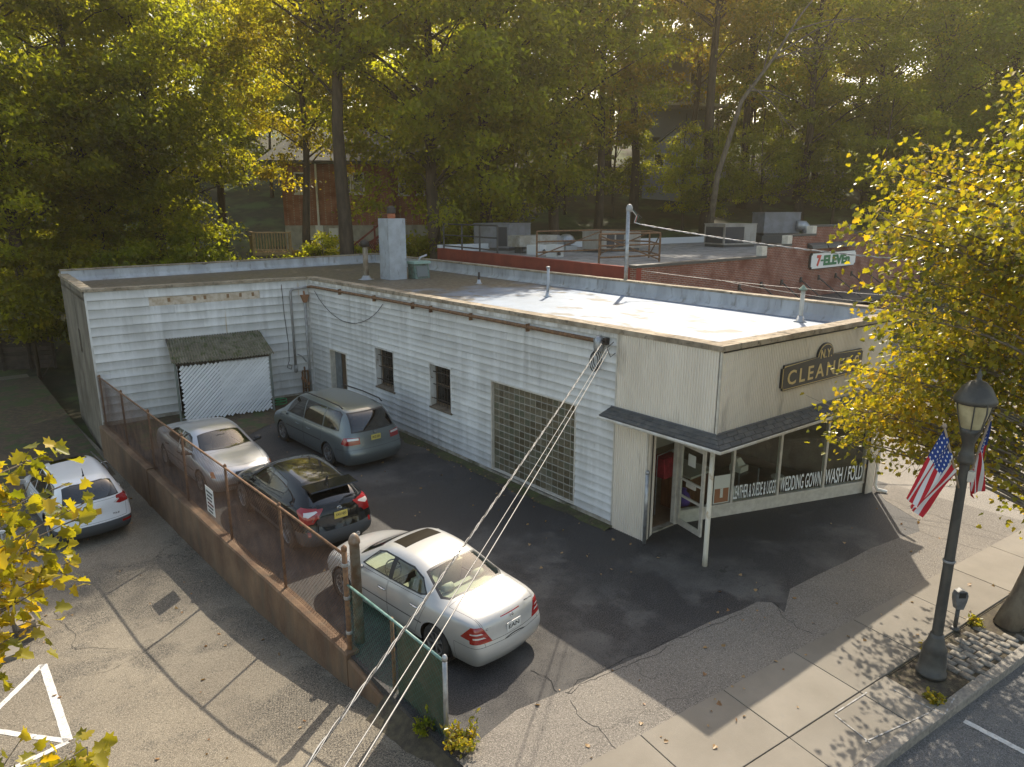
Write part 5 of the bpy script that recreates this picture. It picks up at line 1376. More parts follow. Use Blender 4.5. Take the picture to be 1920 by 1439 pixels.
    mb = MB(); c = Vector((dx - .38, .36, dz + .02)); mb.tube([c + Vector((.08 * math.sin(a) , .17 * math.cos(a), .155 * math.sin(a))) for a in [2 * PI * k / 18 for k in range(19)]], .014, 6, caps=False); mb.tube([c, c + Vector((.2, 0, -.08))], .03, 6); mb.bar(c + Vector((0, -.16, 0)), c + Vector((0, .16, 0)), .03, .05); mb.build('steering_wheel', M_dark_int, root)
    if 'shelf' in spec:
        a, b, z = spec['shelf']; mb = MB(); mb.box2((a, -.6, z), (b, .6, z + .02)); mb.build('parcel_shelf', im, root)
    # door mirrors
    if 'mirror' in spec:
        x, y, z = spec['mirror']
        for s in (1, -1):
            mb = MB(); prof = [(.0, .0), (.06, .02), (.085, .06), (.095, .10), (.09, .12)]
            vs = []; fs = []
            for k, (r_, xx) in enumerate(prof):
                for j in range(12):
                    a = 2 * PI * j / 12; vs.append((x + .1 - xx, s * (y + .1 + r_ * 1.15 * math.cos(a)), z + .06 + r_ * .78 * math.sin(a)))
            for k in range(len(prof) - 1): fs += [(12 * k + j, 12 * k + (j + 1) % 12, 12 * k + 12 + (j + 1) % 12, 12 * k + 12 + j) for j in range(12)]
            mb.add(vs, fs); mb.bar((x + .02, s * (y - .06), z), (x + .02, s * (y + .06), z + .03), .07, .05)
            mr_ = mb.build('door_mirror', paint if spec.get('mirror_paint', True) else M_trim, root, smooth=True)
            m2 = MB(); m2.add([(x - .018, s * (y + .1 + .1 * math.cos(2 * PI * j / 12)), z + .06 + .068 * math.sin(2 * PI * j / 12)) for j in range(12)], [tuple(range(12))]); m2.build('mirror_glass', M_chrome, mr_)
    for (x, z) in spec.get('handles', []):
        for s in (1, -1):
            p, n_, _, _ = bvh.find_nearest(Vector((x, s * 2, z)))
            hit = bvh.ray_cast(Vector((x, s * 2, z)), Vector((0, -s, 0)))
            y = hit[0].y if hit[0] else s * hy
            mb = MB(); mb.tube([(x - .11, y + s * -.005, z - .01), (x - .07, y + s * .03, z), (x + .07, y + s * .03, z + .005), (x + .11, y - s * .005, z)], .014, 6); mb.build('door_handle', spec.get('handle_mat', paint), root, smooth=True)
    # number plates
    for (end, z, txt, pm, im_) in spec.get('plates', []):
        s = -1 if end == 'R' else 1
        hit = bvh.ray_cast(Vector((s * 4, 0, z)), Vector((-s, 0, 0))); x = (hit[0].x if hit[0] else s * 2.2) + s * .012
        mb = MB(); mb.box((x, 0, z), (.012, .31, .155)); pl = mb.build('number_plate', pm, root)
        if txt: place_text('plate_text', txt, (x + s * .006, -s * .125, z - .035), (0, -1 if end == 'R' else 1, 0), (0, 0, 1), .25, .075, M_ink, pl, bold=.02, depth_=.001, out=.001)
    spec['bvh'] = bvh
    return root
def mat_once(name, col, rough):
    return MATS.get(name) or mat(name, col, rough)
def place_car(root, x, y, z, heading, pitch=0.0):
    """heading: angle of the car's nose, measured from +x"""
    root.location = (x, y, z); root.rotation_euler = (0, pitch, heading)
def emblem(root, spec, end, y, z, kind, size, m):
    s = -1 if end == 'R' else 1
    hit = spec['bvh'].ray_cast(Vector((s * 4, y, z)), Vector((-s, 0, 0)))
    if not hit[0]: return
    x = hit[0].x + s * .008; mb = MB()
    ring = lambda cy_, cz, a, b, r: mb.tube([(x, cy_ + a * math.cos(2 * PI * k / 16), cz + b * math.sin(2 * PI * k / 16)) for k in range(17)], r, 5, caps=False)
    if kind == 'star': 
        ring(y, z, size, size, .006)
        for k in range(3): a = PI / 2 + k * 2 * PI / 3; mb.tube([(x, y, z), (x, y + size * math.cos(a), z + size * math.sin(a))], .005, 4)
    elif kind == 'ovals': ring(y, z, size * 1.4, size, .006); ring(y, z, size * .45, size * .95, .005); ring(y, z + size * .35, size, size * .5, .005)
    elif kind == 'h': 
        for t_ in (-1, 1): mb.tube([(x, y + t_ * size * .7, z - size), (x, y + t_ * size, z + size)], .009, 5)
        mb.tube([(x, y - size * .8, z), (x, y + size * .8, z)], .009, 5)
    mb.build('emblem', m, root)
def badge(root, spec, y, z, txt, w, h):
    hit = spec['bvh'].ray_cast(Vector((-4, y, z)), Vector((1, 0, 0)))
    if hit[0]: place_text('badge', txt, (hit[0].x - .006, y, z), (0, -1, 0), (0, 0, 1), w, h, M_chrome, root, bold=.02, depth_=.003, out=.002)

SEAM = (.006, 'seam')
# --- white saloon
sedan = dict(
    st=[(-2.13, -2.17, .73, .90, .66, .955, .47, .985, 1.0), (-1.78, -1.78, .815, .91, .735, .975, .52, 1.01, 1.025), (-1.36, -1.38, .855, .915, .775, .975, .67, 1.02, 1.045),
        (-1.02, -.66, .87, .91, .80, .97, .615, 1.37, 1.415), (-.45, -.2, .875, .90, .81, .965, .635, 1.42, 1.47), (.2, .2, .875, .885, .81, .955, .635, 1.42, 1.47),
        (.86, .5, .87, .865, .80, .935, .61, 1.37, 1.415), (1.12, 1.17, .86, .845, .77, .91, .66, .955, .985), (1.62, 1.62, .835, .80, .73, .87, .52, .915, .935), (2.1, 2.14, .72, .69, .62, .74, .42, .77, .785)],
    bow={2: -.08, 3: -.05, 6: .06, 7: .07, 9: .06, 0: -.05}, front=[.10, .14, .10, .0], rear=[-.035, -.13, -.11, -.02], rear_lim=-1.7, front_lim=1.7, cw=.065,
    wr=.315, wx=(1.45, -1.27), track=.855, seat_x=.05, rear_seats=[-.62], dash_x=.85, dash_z=.80, shelf=(-1.42, -.95, .965), mirror=(.78, .86, .93), handles=[(.12, .80), (-.78, .82)], spokes=7, spw=(.02, .03),
    int=M_cream_int, sunroof_mat=mat('dark_sunroof', (0.02, 0.016, 0.01), 0.55, spec=.05), handle_mat=M_chrome, split=dict(window=[-.02], door=[-.02]),
    plates=[('R', .72, 'EAN', M_plate_w, 0)],
    feat=[('S', [(.98, .28), (1.0, .78), (.93, .935), (-.01, .965), (-.01, .28)], 'door', SEAM), ('S', [(-.025, .28), (-.025, .965), (-.98, .985), (-1.05, .9), (-.84, .55), (-.74, .28)], 'door', SEAM),
          ('S', [(1.1, .545), (1.1, .565), (-.95, .575), (-.95, .555)], 'moulding'),
          ('S', [(.84, .985), (.0, .995), (.0, 1.35), (.3, 1.345), (.5, 1.29)], 'window', (.022, 'window_rim')), ('S', [(-.07, .995), (-.86, 1.01), (-1.0, 1.05), (-.78, 1.24), (-.5, 1.33), (-.07, 1.35)], 'window', (.022, 'window_rim')),
          ('S', [(.0, .99), (-.07, .99), (-.07, 1.35), (.0, 1.35)], 'pillar'),
          ('T', [(-.74, .555), (-.74, -.555), (-1.26, -.69), (-1.40, -.60), (-1.50, 0), (-1.40, .60), (-1.26, .69)], 'rear_window', (.045, 'window_rim')),
          ('T', [(.55, .52), (.58, 0), (.55, -.52), (1.08, -.64), (1.2, -.3), (1.24, 0), (1.2, .3), (1.08, .64)], 'windscreen', (.03, 'window_rim')),
          ('T', [(.38, .40), (.38, -.40), (-.02, -.42), (-.02, .42)], 'sunroof', SEAM),
          ('T', [(1.24, .70), (1.24, -.70), (2.0, -.62), (2.1, 0), (2.0, .62)], 'bonnet', SEAM),
          ('T', [(-1.47, .70), (-1.47, -.70), (-2.3, -.60), (-2.3, .60)], 'boot_lid', SEAM), ('R', [(-.62, .99), (.62, .99), (.52, .62), (-.52, .62)], 'boot_lid', SEAM),
          ('S', [(-2.5, .05), (-2.5, .57), (-1.72, .57), (-1.72, .05)], 'rear_bumper', SEAM), ('R', [(-1, .05), (1, .05), (1, .57), (-1, .57)], 'rear_bumper', SEAM),
          ('S', [(2.5, .05), (2.5, .50), (1.85, .50), (1.85, .05)], 'front_bumper', SEAM),
          ('R', [(.46, .62), (.60, .87), (.95, .90), (.95, .63)], 'taillight'), ('S', [(-2.5, .63), (-2.5, .90), (-2.02, .87), (-1.86, .70)], 'taillight'),
          ('R', [(.56, .69), (.60, .715), (.76, .725), (.76, .70)], 'reversing_light'), ('R', [(.60, .76), (.63, .785), (.78, .79), (.78, .77)], 'reversing_light'),
          ('R', [(-.22, .905), (.22, .905), (.22, .918), (-.22, .918)], 'reflector'),
          ('F', [(.38, .55), (.5, .70), (.75, .70), (.75, .56)], 'headlight'), ('F', [(-.3, .52), (.3, .52), (.3, .68), (-.3, .68)], 'grille')])
car = build_car('sedan_car', 'champagne-white saloon parked in the sun by the fence end', sedan, car_paint('pearl_white_paint', (0.45, 0.445, 0.43), .2, .32), M_carglass)
emblem(car, sedan, 'R', 0, .87, 'star', .035, M_chrome); badge(car, sedan, .55, .80, 'C 280', .2, .035); badge(car, sedan, -.36, .93, '4MATIC', .2, .03)
mb = MB(); c0 = Vector((2.12, 0, .86)); mb.tube([c0 + Vector((0, .045 * math.cos(2 * PI * k / 14), .045 * math.sin(2 * PI * k / 14))) for k in range(15)], .006, 5, caps=False); mb.tube([c0 + Vector((0, 0, -.1)), c0 + Vector((0, 0, -.04))], .008, 5)
for k in range(3): mb.tube([c0, c0 + Vector((0, .045 * math.cos(PI / 2 + k * 2.094), .045 * math.sin(PI / 2 + k * 2.094)))], .004, 4)
mb.build('bonnet_star', M_chrome, car)
place_car(car, 6.34, 10.07, 0, R(96.5))
# --- grey minivan
van = dict(
    st=[(-2.44, -2.50, .84, 1.0, .78, 1.04, .6, 1.06, 1.07), (-2.2, -2.12, .95, 1.0, .90, 1.06, .745, 1.67, 1.71), (-1.3, -1.3, .985, 1.0, .93, 1.06, .77, 1.735, 1.785), (-.3, -.3, .985, .99, .93, 1.05, .775, 1.745, 1.80),
        (.5, .5, .985, .98, .93, 1.04, .765, 1.725, 1.775), (1.28, .85, .98, .965, .92, 1.02, .73, 1.64, 1.68), (1.78, 1.78, .955, .945, .87, .985, .745, 1.035, 1.065), (2.12, 2.12, .90, .87, .80, .92, .56, .97, .99), (2.42, 2.48, .78, .73, .68, .77, .45, .80, .81)],
    bow={0: -.06, 1: -.06, 5: .08, 6: .1, 8: .08}, front=[.09, .12, .08, 0], rear=[-.02, -.12, -.11, -.02], rear_lim=-1.95, front_lim=2.0, cw=.09, lev=[.74, .54, .35, .2],
    wr=.335, wx=(1.56, -1.44), track=.965, seat_x=.55, rear_seats=[-.4, -1.35], dash_x=1.4, dash_z=.92, mirror=(1.15, .97, 1.0), handles=[(.35, .88), (-.35, .88)], spokes=7, spw=(.022, .03), split=dict(window=[-1.2, .02], door=[.02]),
    plates=[('R', .93, 'WCE 52N', M_plate_y, 0)],
    feat=[('S', [(1.3, .3), (1.34, .8), (1.25, 1.02), (.02, 1.05), (.02, .3)], 'door', SEAM), ('S', [(.0, .3), (.0, 1.05), (-1.12, 1.06), (-1.08, .6), (-.98, .3)], 'door', SEAM),
          ('S', [(1.2, .66), (1.2, .69), (-1.05, .70), (-1.05, .67)], 'moulding'),
          ('S', [(1.22, 1.075), (.06, 1.095), (.06, 1.66), (.55, 1.65), (.85, 1.58)], 'window', (.02, 'window_rim')), ('S', [(.03, 1.095), (-1.13, 1.11), (-1.13, 1.66), (.03, 1.66)], 'window', (.02, 'window_rim')), ('S', [(-1.16, 1.11), (-2.0, 1.14), (-2.02, 1.2), (-1.95, 1.58), (-1.8, 1.64), (-1.16, 1.66)], 'window', (.02, 'window_rim')),
          ('R', [(-.70, 1.12), (.70, 1.12), (.60, 1.62), (-.60, 1.62)], 'rear_window', (.03, 'window_rim')),
          ('T', [(.95, .66), (1.0, 0), (.95, -.66), (1.72, -.73), (1.86, -.3), (1.9, 0), (1.86, .3), (1.72, .73)], 'windscreen', (.03, 'window_rim')),
          ('T', [(1.9, .76), (1.9, -.76), (2.35, -.66), (2.45, 0), (2.35, .66)], 'bonnet', SEAM),
          ('S', [(-2.8, .05), (-2.8, .68), (-1.92, .62), (-1.92, .05)], 'rear_bumper', SEAM), ('R', [(-1.1, .05), (1.1, .05), (1.1, .66), (-1.1, .66)], 'rear_bumper', SEAM),
          ('R', [(.50, .80), (.50, .99), (1.1, 1.02), (1.1, .79)], 'taillight'), ('S', [(-2.8, .79), (-2.8, 1.02), (-2.28, 1.0), (-2.22, .82)], 'taillight'), ('R', [(.53, .92), (.53, .975), (.84, .985), (.84, .925)], 'reversing_light'),
          ('F', [(.45, .62), (.5, .76), (.85, .76), (.85, .64)], 'headlight'), ('F', [(-.35, .55), (.35, .55), (.35, .72), (-.35, .72)], 'grille')])
car = build_car('minivan', 'slate-grey minivan with tinted windows parked beside the white wall', van, car_paint('slate_grey_paint', (0.145, 0.17, 0.172), .5, .35), M_cartint)
emblem(car, van, 'R', 0, 1.075, 'h', .055, M_chrome)
for s in (1, -1):
    mb = MB(); mb.tube([(.45, s * .66, 1.76), (.3, s * .67, 1.825), (-.8, s * .68, 1.835), (-1.75, s * .66, 1.80), (-1.9, s * .65, 1.74)], .022, 6); mb.build('roof_rail', M_trim, car, smooth=True)
place_car(car, 9.32, 19.92, 0, R(92.6))
# --- silver saloon facing the camera
sil = {k: v for k, v in sedan.items() if k != 'bvh'}
def sc(t): return (t[0] * 1.08, t[1] * 1.08, t[2] * 1.05, t[3] * 1.0, t[4] * 1.05, t[5], t[6] * 1.06, t[7] * .99, t[8] * .99)
sil.update(st=[sc(t) for t in sedan['st']], track=.90, wx=(1.54, -1.33), mirror=(.88, .9, .93), spokes=9, spw=(.018, .026), int=M_dark_int, handles=[(.12, .80), (-.85, .82)], handle_mat=M_trim, mirror_paint=False, plates=[('F', .42, '', M_plate_y, 0)],
    feat=[('S', [(1.05, .28), (1.08, .78), (1.0, .935), (-.01, .965), (-.01, .28)], 'door', SEAM), ('S', [(-.025, .28), (-.025, .965), (-1.05, .985), (-1.12, .9), (-.9, .55), (-.8, .28)], 'door', SEAM),
          ('S', [(1.2, .545), (1.2, .57), (-1.0, .58), (-1.0, .555)], 'moulding'),
          ('S', [(.92, .985), (.0, .995), (.0, 1.33), (.33, 1.325), (.54, 1.27)], 'window', (.022, 'window_rim')), ('S', [(-.07, .995), (-.9, 1.01), (-1.06, 1.05), (-.84, 1.23), (-.54, 1.31), (-.07, 1.33)], 'window', (.022, 'window_rim')),
          ('T', [(-.76, .52), (-.76, -.52), (-1.3, -.66), (-1.47, -.54), (-1.57, 0), (-1.47, .54), (-1.3, .66)], 'rear_window', (.04, 'window_rim')),
          ('T', [(.6, .56), (.63, 0), (.6, -.56), (1.17, -.70), (1.3, -.3), (1.34, 0), (1.3, .3), (1.17, .70)], 'windscreen', (.025, 'window_rim')),
          ('T', [(1.36, .74), (1.36, -.74), (2.14, -.62), (2.26, 0), (2.14, .62)], 'bonnet', SEAM),
          ('F', [(.34, .57), (.42, .72), (.95, .74), (.95, .60)], 'headlight'), ('S', [(2.6, .58), (2.6, .74), (2.06, .74), (2.0, .66)], 'headlight'), ('F', [(.74, .60), (.74, .73), (.98, .73), (.98, .60)], 'indicator'),
          ('F', [(-.26, .56), (.26, .56), (.30, .64), (.26, .70), (-.26, .70), (-.30, .64)], 'grille', (.015, 'moulding')), ('F', [(-.55, .32), (.55, .32), (.5, .40), (-.5, .40)], 'grille'),
          ('R', [(.40, .66), (.50, .86), (1.0, .88), (1.0, .66)], 'taillight')])
car = build_car('sedan_car', 'silver saloon facing the camera behind the brown chain-link fence', sil, car_paint('silver_paint', (0.42, 0.43, 0.45), .6, .34), M_carglass)
silver = car
mb = MB(); mb.lathe([(.02, 0), (.045, .01), (.045, .03), (.01, .04)], (.78, 0, 1.2), 8); mb.box((.80, 0, 1.24), (.02, .22, .07)); mb.build('rear_view_mirror', M_dark_int, car)
place_car(car, 5.70, 20.15, 0, R(-87.5))
# --- black crossover
chr_ = dict(
    st=[(-1.98, -2.08, .76, .99, .70, 1.03, .5, 1.06, 1.07), (-1.62, -1.58, .87, 1.02, .78, 1.08, .53, 1.40, 1.44), (-.85, -.85, .905, 1.0, .80, 1.06, .57, 1.50, 1.555), (-.1, -.1, .90, .97, .80, 1.03, .585, 1.535, 1.59), (.78, .35, .895, .95, .79, 1.01, .57, 1.48, 1.53),
        (1.08, 1.13, .885, .93, .78, .99, .65, 1.04, 1.06), (1.55, 1.55, .875, .89, .74, .95, .5, .985, 1.0), (2.02, 2.08, .76, .76, .62, .80, .42, .83, .84)],
    bow={0: -.06, 1: -.05, 4: .06, 5: .07, 7: .07}, front=[.08, .12, .08, -.02], rear=[-.02, -.12, -.14, -.04], rear_lim=-1.45, front_lim=1.7, cw=.08, lev=[.72, .52, .36, .24], arch_rim=1,
    wr=.345, wx=(1.42, -1.24), track=.885, seat_x=.1, rear_seats=[-.8], dash_x=.82, dash_z=.88, mirror=(.75, .87, 1.0), handles=[(.1, .92)], spokes=5, split=dict(window=[-.1], door=[-.02], arch_trim=[0]), mirror_paint=True,
    roof_mat=mat('black_roof_gloss', (0.012, 0.012, 0.013), 0.06, coat=1.0), plates=[('R', .86, 'X42-NJG', M_plate_y, 0)],
    feat=[('S', [(.95, .32), (.98, .85), (.9, .98), (-.05, 1.03), (-.05, .32)], 'door', SEAM), ('S', [(-.065, .32), (-.065, 1.03), (-.95, 1.08), (-.98, .9), (-.86, .6), (-.74, .32)], 'door', SEAM),
          ('S', [(.82, 1.045), (-.1, 1.065), (-.1, 1.46), (.25, 1.45), (.4, 1.4)], 'window', (.02, 'window_rim')), ('S', [(-.15, 1.065), (-.95, 1.15), (-1.05, 1.24), (-.85, 1.40), (-.15, 1.46)], 'window', (.02, 'window_rim')),
          ('T', [(.15, .50), (.15, -.50), (-1.3, -.47), (-1.3, .47)], 'roof_panel', SEAM),
          ('R', [(-.60, 1.10), (.60, 1.10), (.50, 1.36), (-.50, 1.36)], 'rear_window', (.02, 'window_rim')), ('T', [(-1.70, .48), (-1.70, -.48), (-1.95, -.55), (-1.95, .55)], 'rear_window'),
          ('T', [(.45, .52), (.5, 0), (.45, -.52), (1.04, -.63), (1.16, -.3), (1.2, 0), (1.16, .3), (1.04, .63)], 'windscreen', (.03, 'window_rim')),
          ('T', [(1.22, .72), (1.22, -.72), (1.9, -.62), (2.02, 0), (1.9, .62)], 'bonnet', SEAM),
          ('S', [(-2.6, .05), (-2.6, .58), (-1.7, .58), (-1.7, .05)], 'lower_trim'), ('R', [(-1.1, .05), (1.1, .05), (1.1, .58), (-1.1, .58)], 'lower_trim'), ('S', [(1, .05), (1, .36), (-1, .36), (-1, .05)], 'lower_trim'),
          ('R', [(.60, .76), (.84, .74), (1.1, .85), (1.1, 1.04), (.36, 1.055), (.36, 1.03), (.62, .99)], 'taillight'), ('S', [(-2.6, .8), (-2.6, 1.04), (-1.75, 1.08), (-1.7, 1.02), (-1.86, .88)], 'taillight'), ('R', [(.48, .995), (.50, 1.02), (.74, 1.0), (.76, .93), (.68, .90)], 'reversing_light'),
          ('R', [(.68, .50), (.68, .60), (.74, .60), (.74, .50)], 'reflector'),
          ('F', [(.4, .68), (.5, .78), (.85, .8), (.85, .7)], 'headlight')], mats={'lower_trim': mat('grey_plastic_trim', (0.055, 0.062, 0.068), .6)})
car = build_car('crossover_car', 'glossy black crossover with a yellow number plate behind the fence', chr_, car_paint('black_paint', (0.004, 0.005, 0.006), .0, .2), M_cartint)
emblem(car, chr_, 'R', 0, 1.0, 'ovals', .04, M_chrome); badge(car, chr_, .62, .80, 'C-HR', .22, .05)
mb = MB(); mb.hexa([(-1.95, -.56, 1.40), (-1.5, -.56, 1.42), (-1.5, .56, 1.42), (-1.95, .56, 1.40), (-1.93, -.55, 1.425), (-1.5, -.56, 1.455), (-1.5, .56, 1.455), (-1.93, .55, 1.425)]); mb.build('roof_spoiler', MATS['black_paint'], car)
mb = MB(); mb.tube([(-1.55, 0, 1.47), (-1.60, 0, 1.56), (-1.68, 0, 1.60)], [.03, .02, .008], 6); mb.build('roof_aerial', M_trim, car)
hit = chr_['bvh'].ray_cast(Vector((-1.93, 0, 3)), Vector((0, 0, -1)))
mb = MB(); mb.tube([(-2.05, -.05, 1.09), (-2.0, -.2, 1.17), (-1.97, -.45, 1.17)], .015, 6); mb.build('rear_wiper', M_trim, car)
place_car(car, 6.25, 15.42, 0, R(90.5))
# --- white SUV in the side lot
suv = dict(
    st=[(-2.08, -2.16, .80, 1.03, .74, 1.06, .55, 1.09, 1.10), (-1.86, -1.80, .895, 1.03, .835, 1.09, .63, 1.58, 1.62), (-.9, -.9, .925, 1.01, .855, 1.07, .67, 1.655, 1.70), (0, 0, .93, 1.0, .855, 1.06, .67, 1.675, 1.72), (.82, .4, .925, .98, .85, 1.03, .64, 1.60, 1.65),
        (1.22, 1.22, .91, .96, .82, 1.01, .69, 1.06, 1.08), (1.67, 1.67, .885, .91, .78, .97, .52, 1.01, 1.03), (2.12, 2.19, .76, .77, .66, .82, .45, .85, .86)],
    bow={0: -.06, 1: -.06, 4: .07, 5: .08, 7: .07}, front=[.08, .12, .08, -.02], rear=[-.03, -.12, -.14, -.03], rear_lim=-1.7, front_lim=1.8, cw=.08, lev=[.76, .56, .38, .25], arch_rim=1,
    wr=.355, wx=(1.40, -1.28), track=.905, seat_x=.15, rear_seats=[-.8], dash_x=.95, dash_z=.92, mirror=(.85, .92, 1.02), handles=[(.1, .95), (-.85, .97)], spokes=5, split=dict(window=[-1.0, -.05], door=[-.02], arch_trim=[0]),
    plates=[('R', .86, '', M_plate_o, 0)],
    feat=[('S', [(.98, .34), (1.02, .85), (.95, 1.0), (-.02, 1.05), (-.02, .34)], 'door', SEAM), ('S', [(-.035, .34), (-.035, 1.05), (-1.0, 1.09), (-1.0, .9), (-.88, .6), (-.78, .34)], 'door', SEAM),
          ('S', [(.88, 1.075), (.0, 1.095), (.0, 1.60), (.3, 1.58), (.45, 1.53)], 'window', (.02, 'window_rim')), ('S', [(-.05, 1.095), (-.95, 1.12), (-.95, 1.56), (-.05, 1.60)], 'window', (.02, 'window_rim')), ('S', [(-1.0, 1.12), (-1.5, 1.22), (-1.62, 1.36), (-1.45, 1.5), (-1.0, 1.55)], 'window', (.02, 'window_rim')),
          ('R', [(-.64, 1.15), (.64, 1.15), (.54, 1.54), (-.54, 1.54)], 'rear_window', (.02, 'window_rim')),
          ('T', [(.5, .57), (.55, 0), (.5, -.57), (1.16, -.66), (1.28, -.3), (1.32, 0), (1.28, .3), (1.16, .66)], 'windscreen', (.03, 'window_rim')), ('T', [(.34, .42), (.34, -.42), (-.12, -.44), (-.12, .44)], 'sunroof', SEAM),
          ('T', [(1.34, .74), (1.34, -.74), (2.0, -.64), (2.12, 0), (2.0, .64)], 'bonnet', SEAM), ('R', [(-.74, .60), (.74, .60), (.78, 1.10), (-.78, 1.10)], 'tailgate', SEAM), ('R', [(-.64, 1.15), (.64, 1.15), (.54, 1.54), (-.54, 1.54)], 'rear_window', (.02, 'window_rim')),
          ('S', [(-2.6, .05), (-2.6, .56), (-1.75, .56), (-1.75, .05)], 'lower_trim'), ('R', [(-1.1, .05), (1.1, .05), (1.1, .56), (-1.1, .56)], 'lower_trim'), ('S', [(1, .05), (1, .36), (-1, .36), (-1, .05)], 'lower_trim'),
          ('R', [(.46, .98), (.62, .92), (1.1, .93), (1.1, 1.14), (.72, 1.12)], 'taillight'), ('S', [(-2.6, .93), (-2.6, 1.14), (-1.82, 1.13), (-1.76, 1.06)], 'taillight'), ('R', [(.46, .98), (.52, .96), (.62, 1.03), (.60, 1.055)], 'reversing_light'), ('R', [(.6, .44), (.6, .50), (.85, .50), (.85, .44)], 'reflector'),
          ('F', [(.4, .68), (.5, .78), (.85, .8), (.85, .7)], 'headlight')], mats={'lower_trim': MATS['grey_plastic_trim']})
car = build_car('suv', 'white sport utility vehicle with roof rails in the shaded side lot', suv, car_paint('white_paint', (0.68, 0.69, 0.70), .0, .3), M_cartint)
badge(car, suv, -.4, .70, 'XLE', .16, .04)
for s in (1, -1):
    mb = MB(); mb.tube([(.35, s * .62, 1.65), (.28, s * .62, 1.70), (-1.2, s * .62, 1.715), (-1.4, s * .61, 1.70), (-1.45, s * .61, 1.66)], .022, 6); mb.build('roof_rail', M_trim, car, smooth=True)
mb = MB(); mb.tube([(-1.55, 0, 1.66), (-1.58, 0, 1.69), (-1.52, 0, 1.86)], [.03, .02, .005], 6); mb.build('roof_aerial', M_trim, car)
place_car(car, 2.40, 21.8, side_z(20), R(93.5), 0)
# --- pale green saloon at the very edge of the photograph
g = copy_tree(silver); g.name = 'sedan_car'
gp = car_paint('pale_green_paint', (0.26, 0.31, 0.28), .4, .35)
for o in list(g.children):
    if o.data and o.data.materials and o.data.materials[0] and o.data.materials[0].name.startswith('silver_paint'):
        o.data = o.data.copy(); o.data.materials[0] = gp
tag(g, 'pale green saloon cut off at the left edge behind the yellow leaves', 'car', 'parked cars')
place_car(g, -1.35, 17.3, side_z(17.5), R(-88))
# ------------------------------------------------------------------ chain-link fences
def chainlink(A, B, z0, z1, d, r, name, m, parent, wob=0.0):
    A = Vector(A); B = Vector(B); L = (B - A).length; u = (B - A) / L; nrm = Vector((-u.y, u.x)); n = int(L / d); H = z1 - z0; K = int(H / (d * 1.0))
    vs, fs = [], []
    for i in range(n):
        base = len(vs)
        for k in range(K + 1):
            s = min(L, (i + ((k + i) % 2)) * d); z = z0 + H * k / K
            bul = wob * noise.noise(Vector((s * .8, z * .9, 4)))
            p = A + u * s; o = (r * .8 if (k + i) % 2 else -r * .8) + bul
            for a in (0, 2.094, 4.189):
                cx_, cy_ = math.cos(a) * r, math.sin(a) * r
                vs.append((p.x + u.x * cx_ + nrm.x * (o + cy_), p.y + u.y * cx_ + nrm.y * (o + cy_), z))
            if k:
                b = base + 3 * k
                fs += [(b - 3 + j, b - 3 + (j + 1) % 3, b + (j + 1) % 3, b + j) for j in range(3)]
    mb = MB(); mb.add(vs, fs); o = mb.build(name, m, parent, smooth=True); o['kind'] = 'stuff'; return o
M_rustmesh = mat('rusty_wire', (0.17, 0.10, 0.065), 0.8, var=(0.09, 0.05, 0.035), scale=3, space='world', metallic=.2)
M_greenmesh = mat('green_vinyl', (0.035, 0.17, 0.13), 0.45, var=(0.02, 0.10, 0.075), scale=4)
FX = lambda y: rw_x(y) + 0.02
bf = thing('chain_link_fence', 'rusty brown chain-link fence standing on the retaining wall', 'fence', (rw_x(18), 18, .06))
ZR = 1.78
pys = [26.75, 24.0, 21.1, 18.2, 15.25, 12.45]
for y in pys:
    mb = MB(); mb.tube([(FX(y) + .05, y, -.02), (FX(y) + .05, y, ZR + .03)], .03, 8); mb.lathe([(.036, ZR + .0), (.036, ZR + .05), (.01, ZR + .085)], (FX(y) + .05, y, 0), 8); mb.build('post', M_rust, bf, smooth=True)
mb = MB(); mb.tube([(FX(y) + .03, y, ZR + .01 * math.sin(y * 1.7)) for y in [26.9, 24, 21.1, 18.2, 15.2, 12.4, 9.95]], .024, 8); mb.build('top_rail', M_rust, bf, smooth=True)
chainlink((FX(26.85), 26.85), (FX(9.95), 9.95), .08, ZR, .043, .0042, 'wire_mesh', M_rustmesh, bf, .03)
# double end post: brown pipe and fat grey timber-like post
ep = thing('fence_end_post', 'thick weathered post with a rounded cap where the brown and green fences meet', 'post', (FX(9.8) + .25, 9.9, 0))
mb = MB(); x, y = FX(9.9) + .27, 9.98
mb.lathe([(.085, -.2), (.085, 1.86), (.10, 1.87), (.10, 1.92), (.07, 2.0), (.03, 2.04), (.005, 2.05)], (x, y, 0), 12); mb.build('pole', mat('weathered_steel', (0.30, 0.27, 0.23), .6, var=(0.22, 0.15, 0.1), scale=5, space='world', metallic=.4), ep, smooth=True)
mb = MB(); mb.tube([(FX(9.82), 9.82, -.5), (FX(9.82), 9.82, ZR + .12)], .045, 10); mb.lathe([(.05, ZR + .1), (.05, ZR + .16), (.01, ZR + .2)], (FX(9.82), 9.82, 0), 10); mb.build('pipe', M_rust, ep, smooth=True)
for z in (.35, 1.0, 1.6): 
    mb = MB(); mb.lathe([(.052, z), (.056, z + .01), (.056, z + .05), (.052, z + .06)], (FX(9.82), 9.82, 0), 10); mb.build('clamp', M_galv, ep)
chainlink((FX(9.82), 9.84), (x, y), .1, ZR - .05, .058, .0032, 'wire_infill', M_rustmesh, ep)
gf = thing('green_chain_link_fence', 'low green vinyl chain-link fence ending at a galvanised post', 'fence', (4.7, 8.4, 0))
ZG = 1.28
gA_, gB_ = Vector((FX(9.8), 9.76)), Vector((4.72, 7.06)); gM_ = gA_.lerp(gB_, .48)
chainlink(gA_, gB_, -.15, ZG, .052, .0026, 'wire_mesh', M_greenmesh, gf, .02)
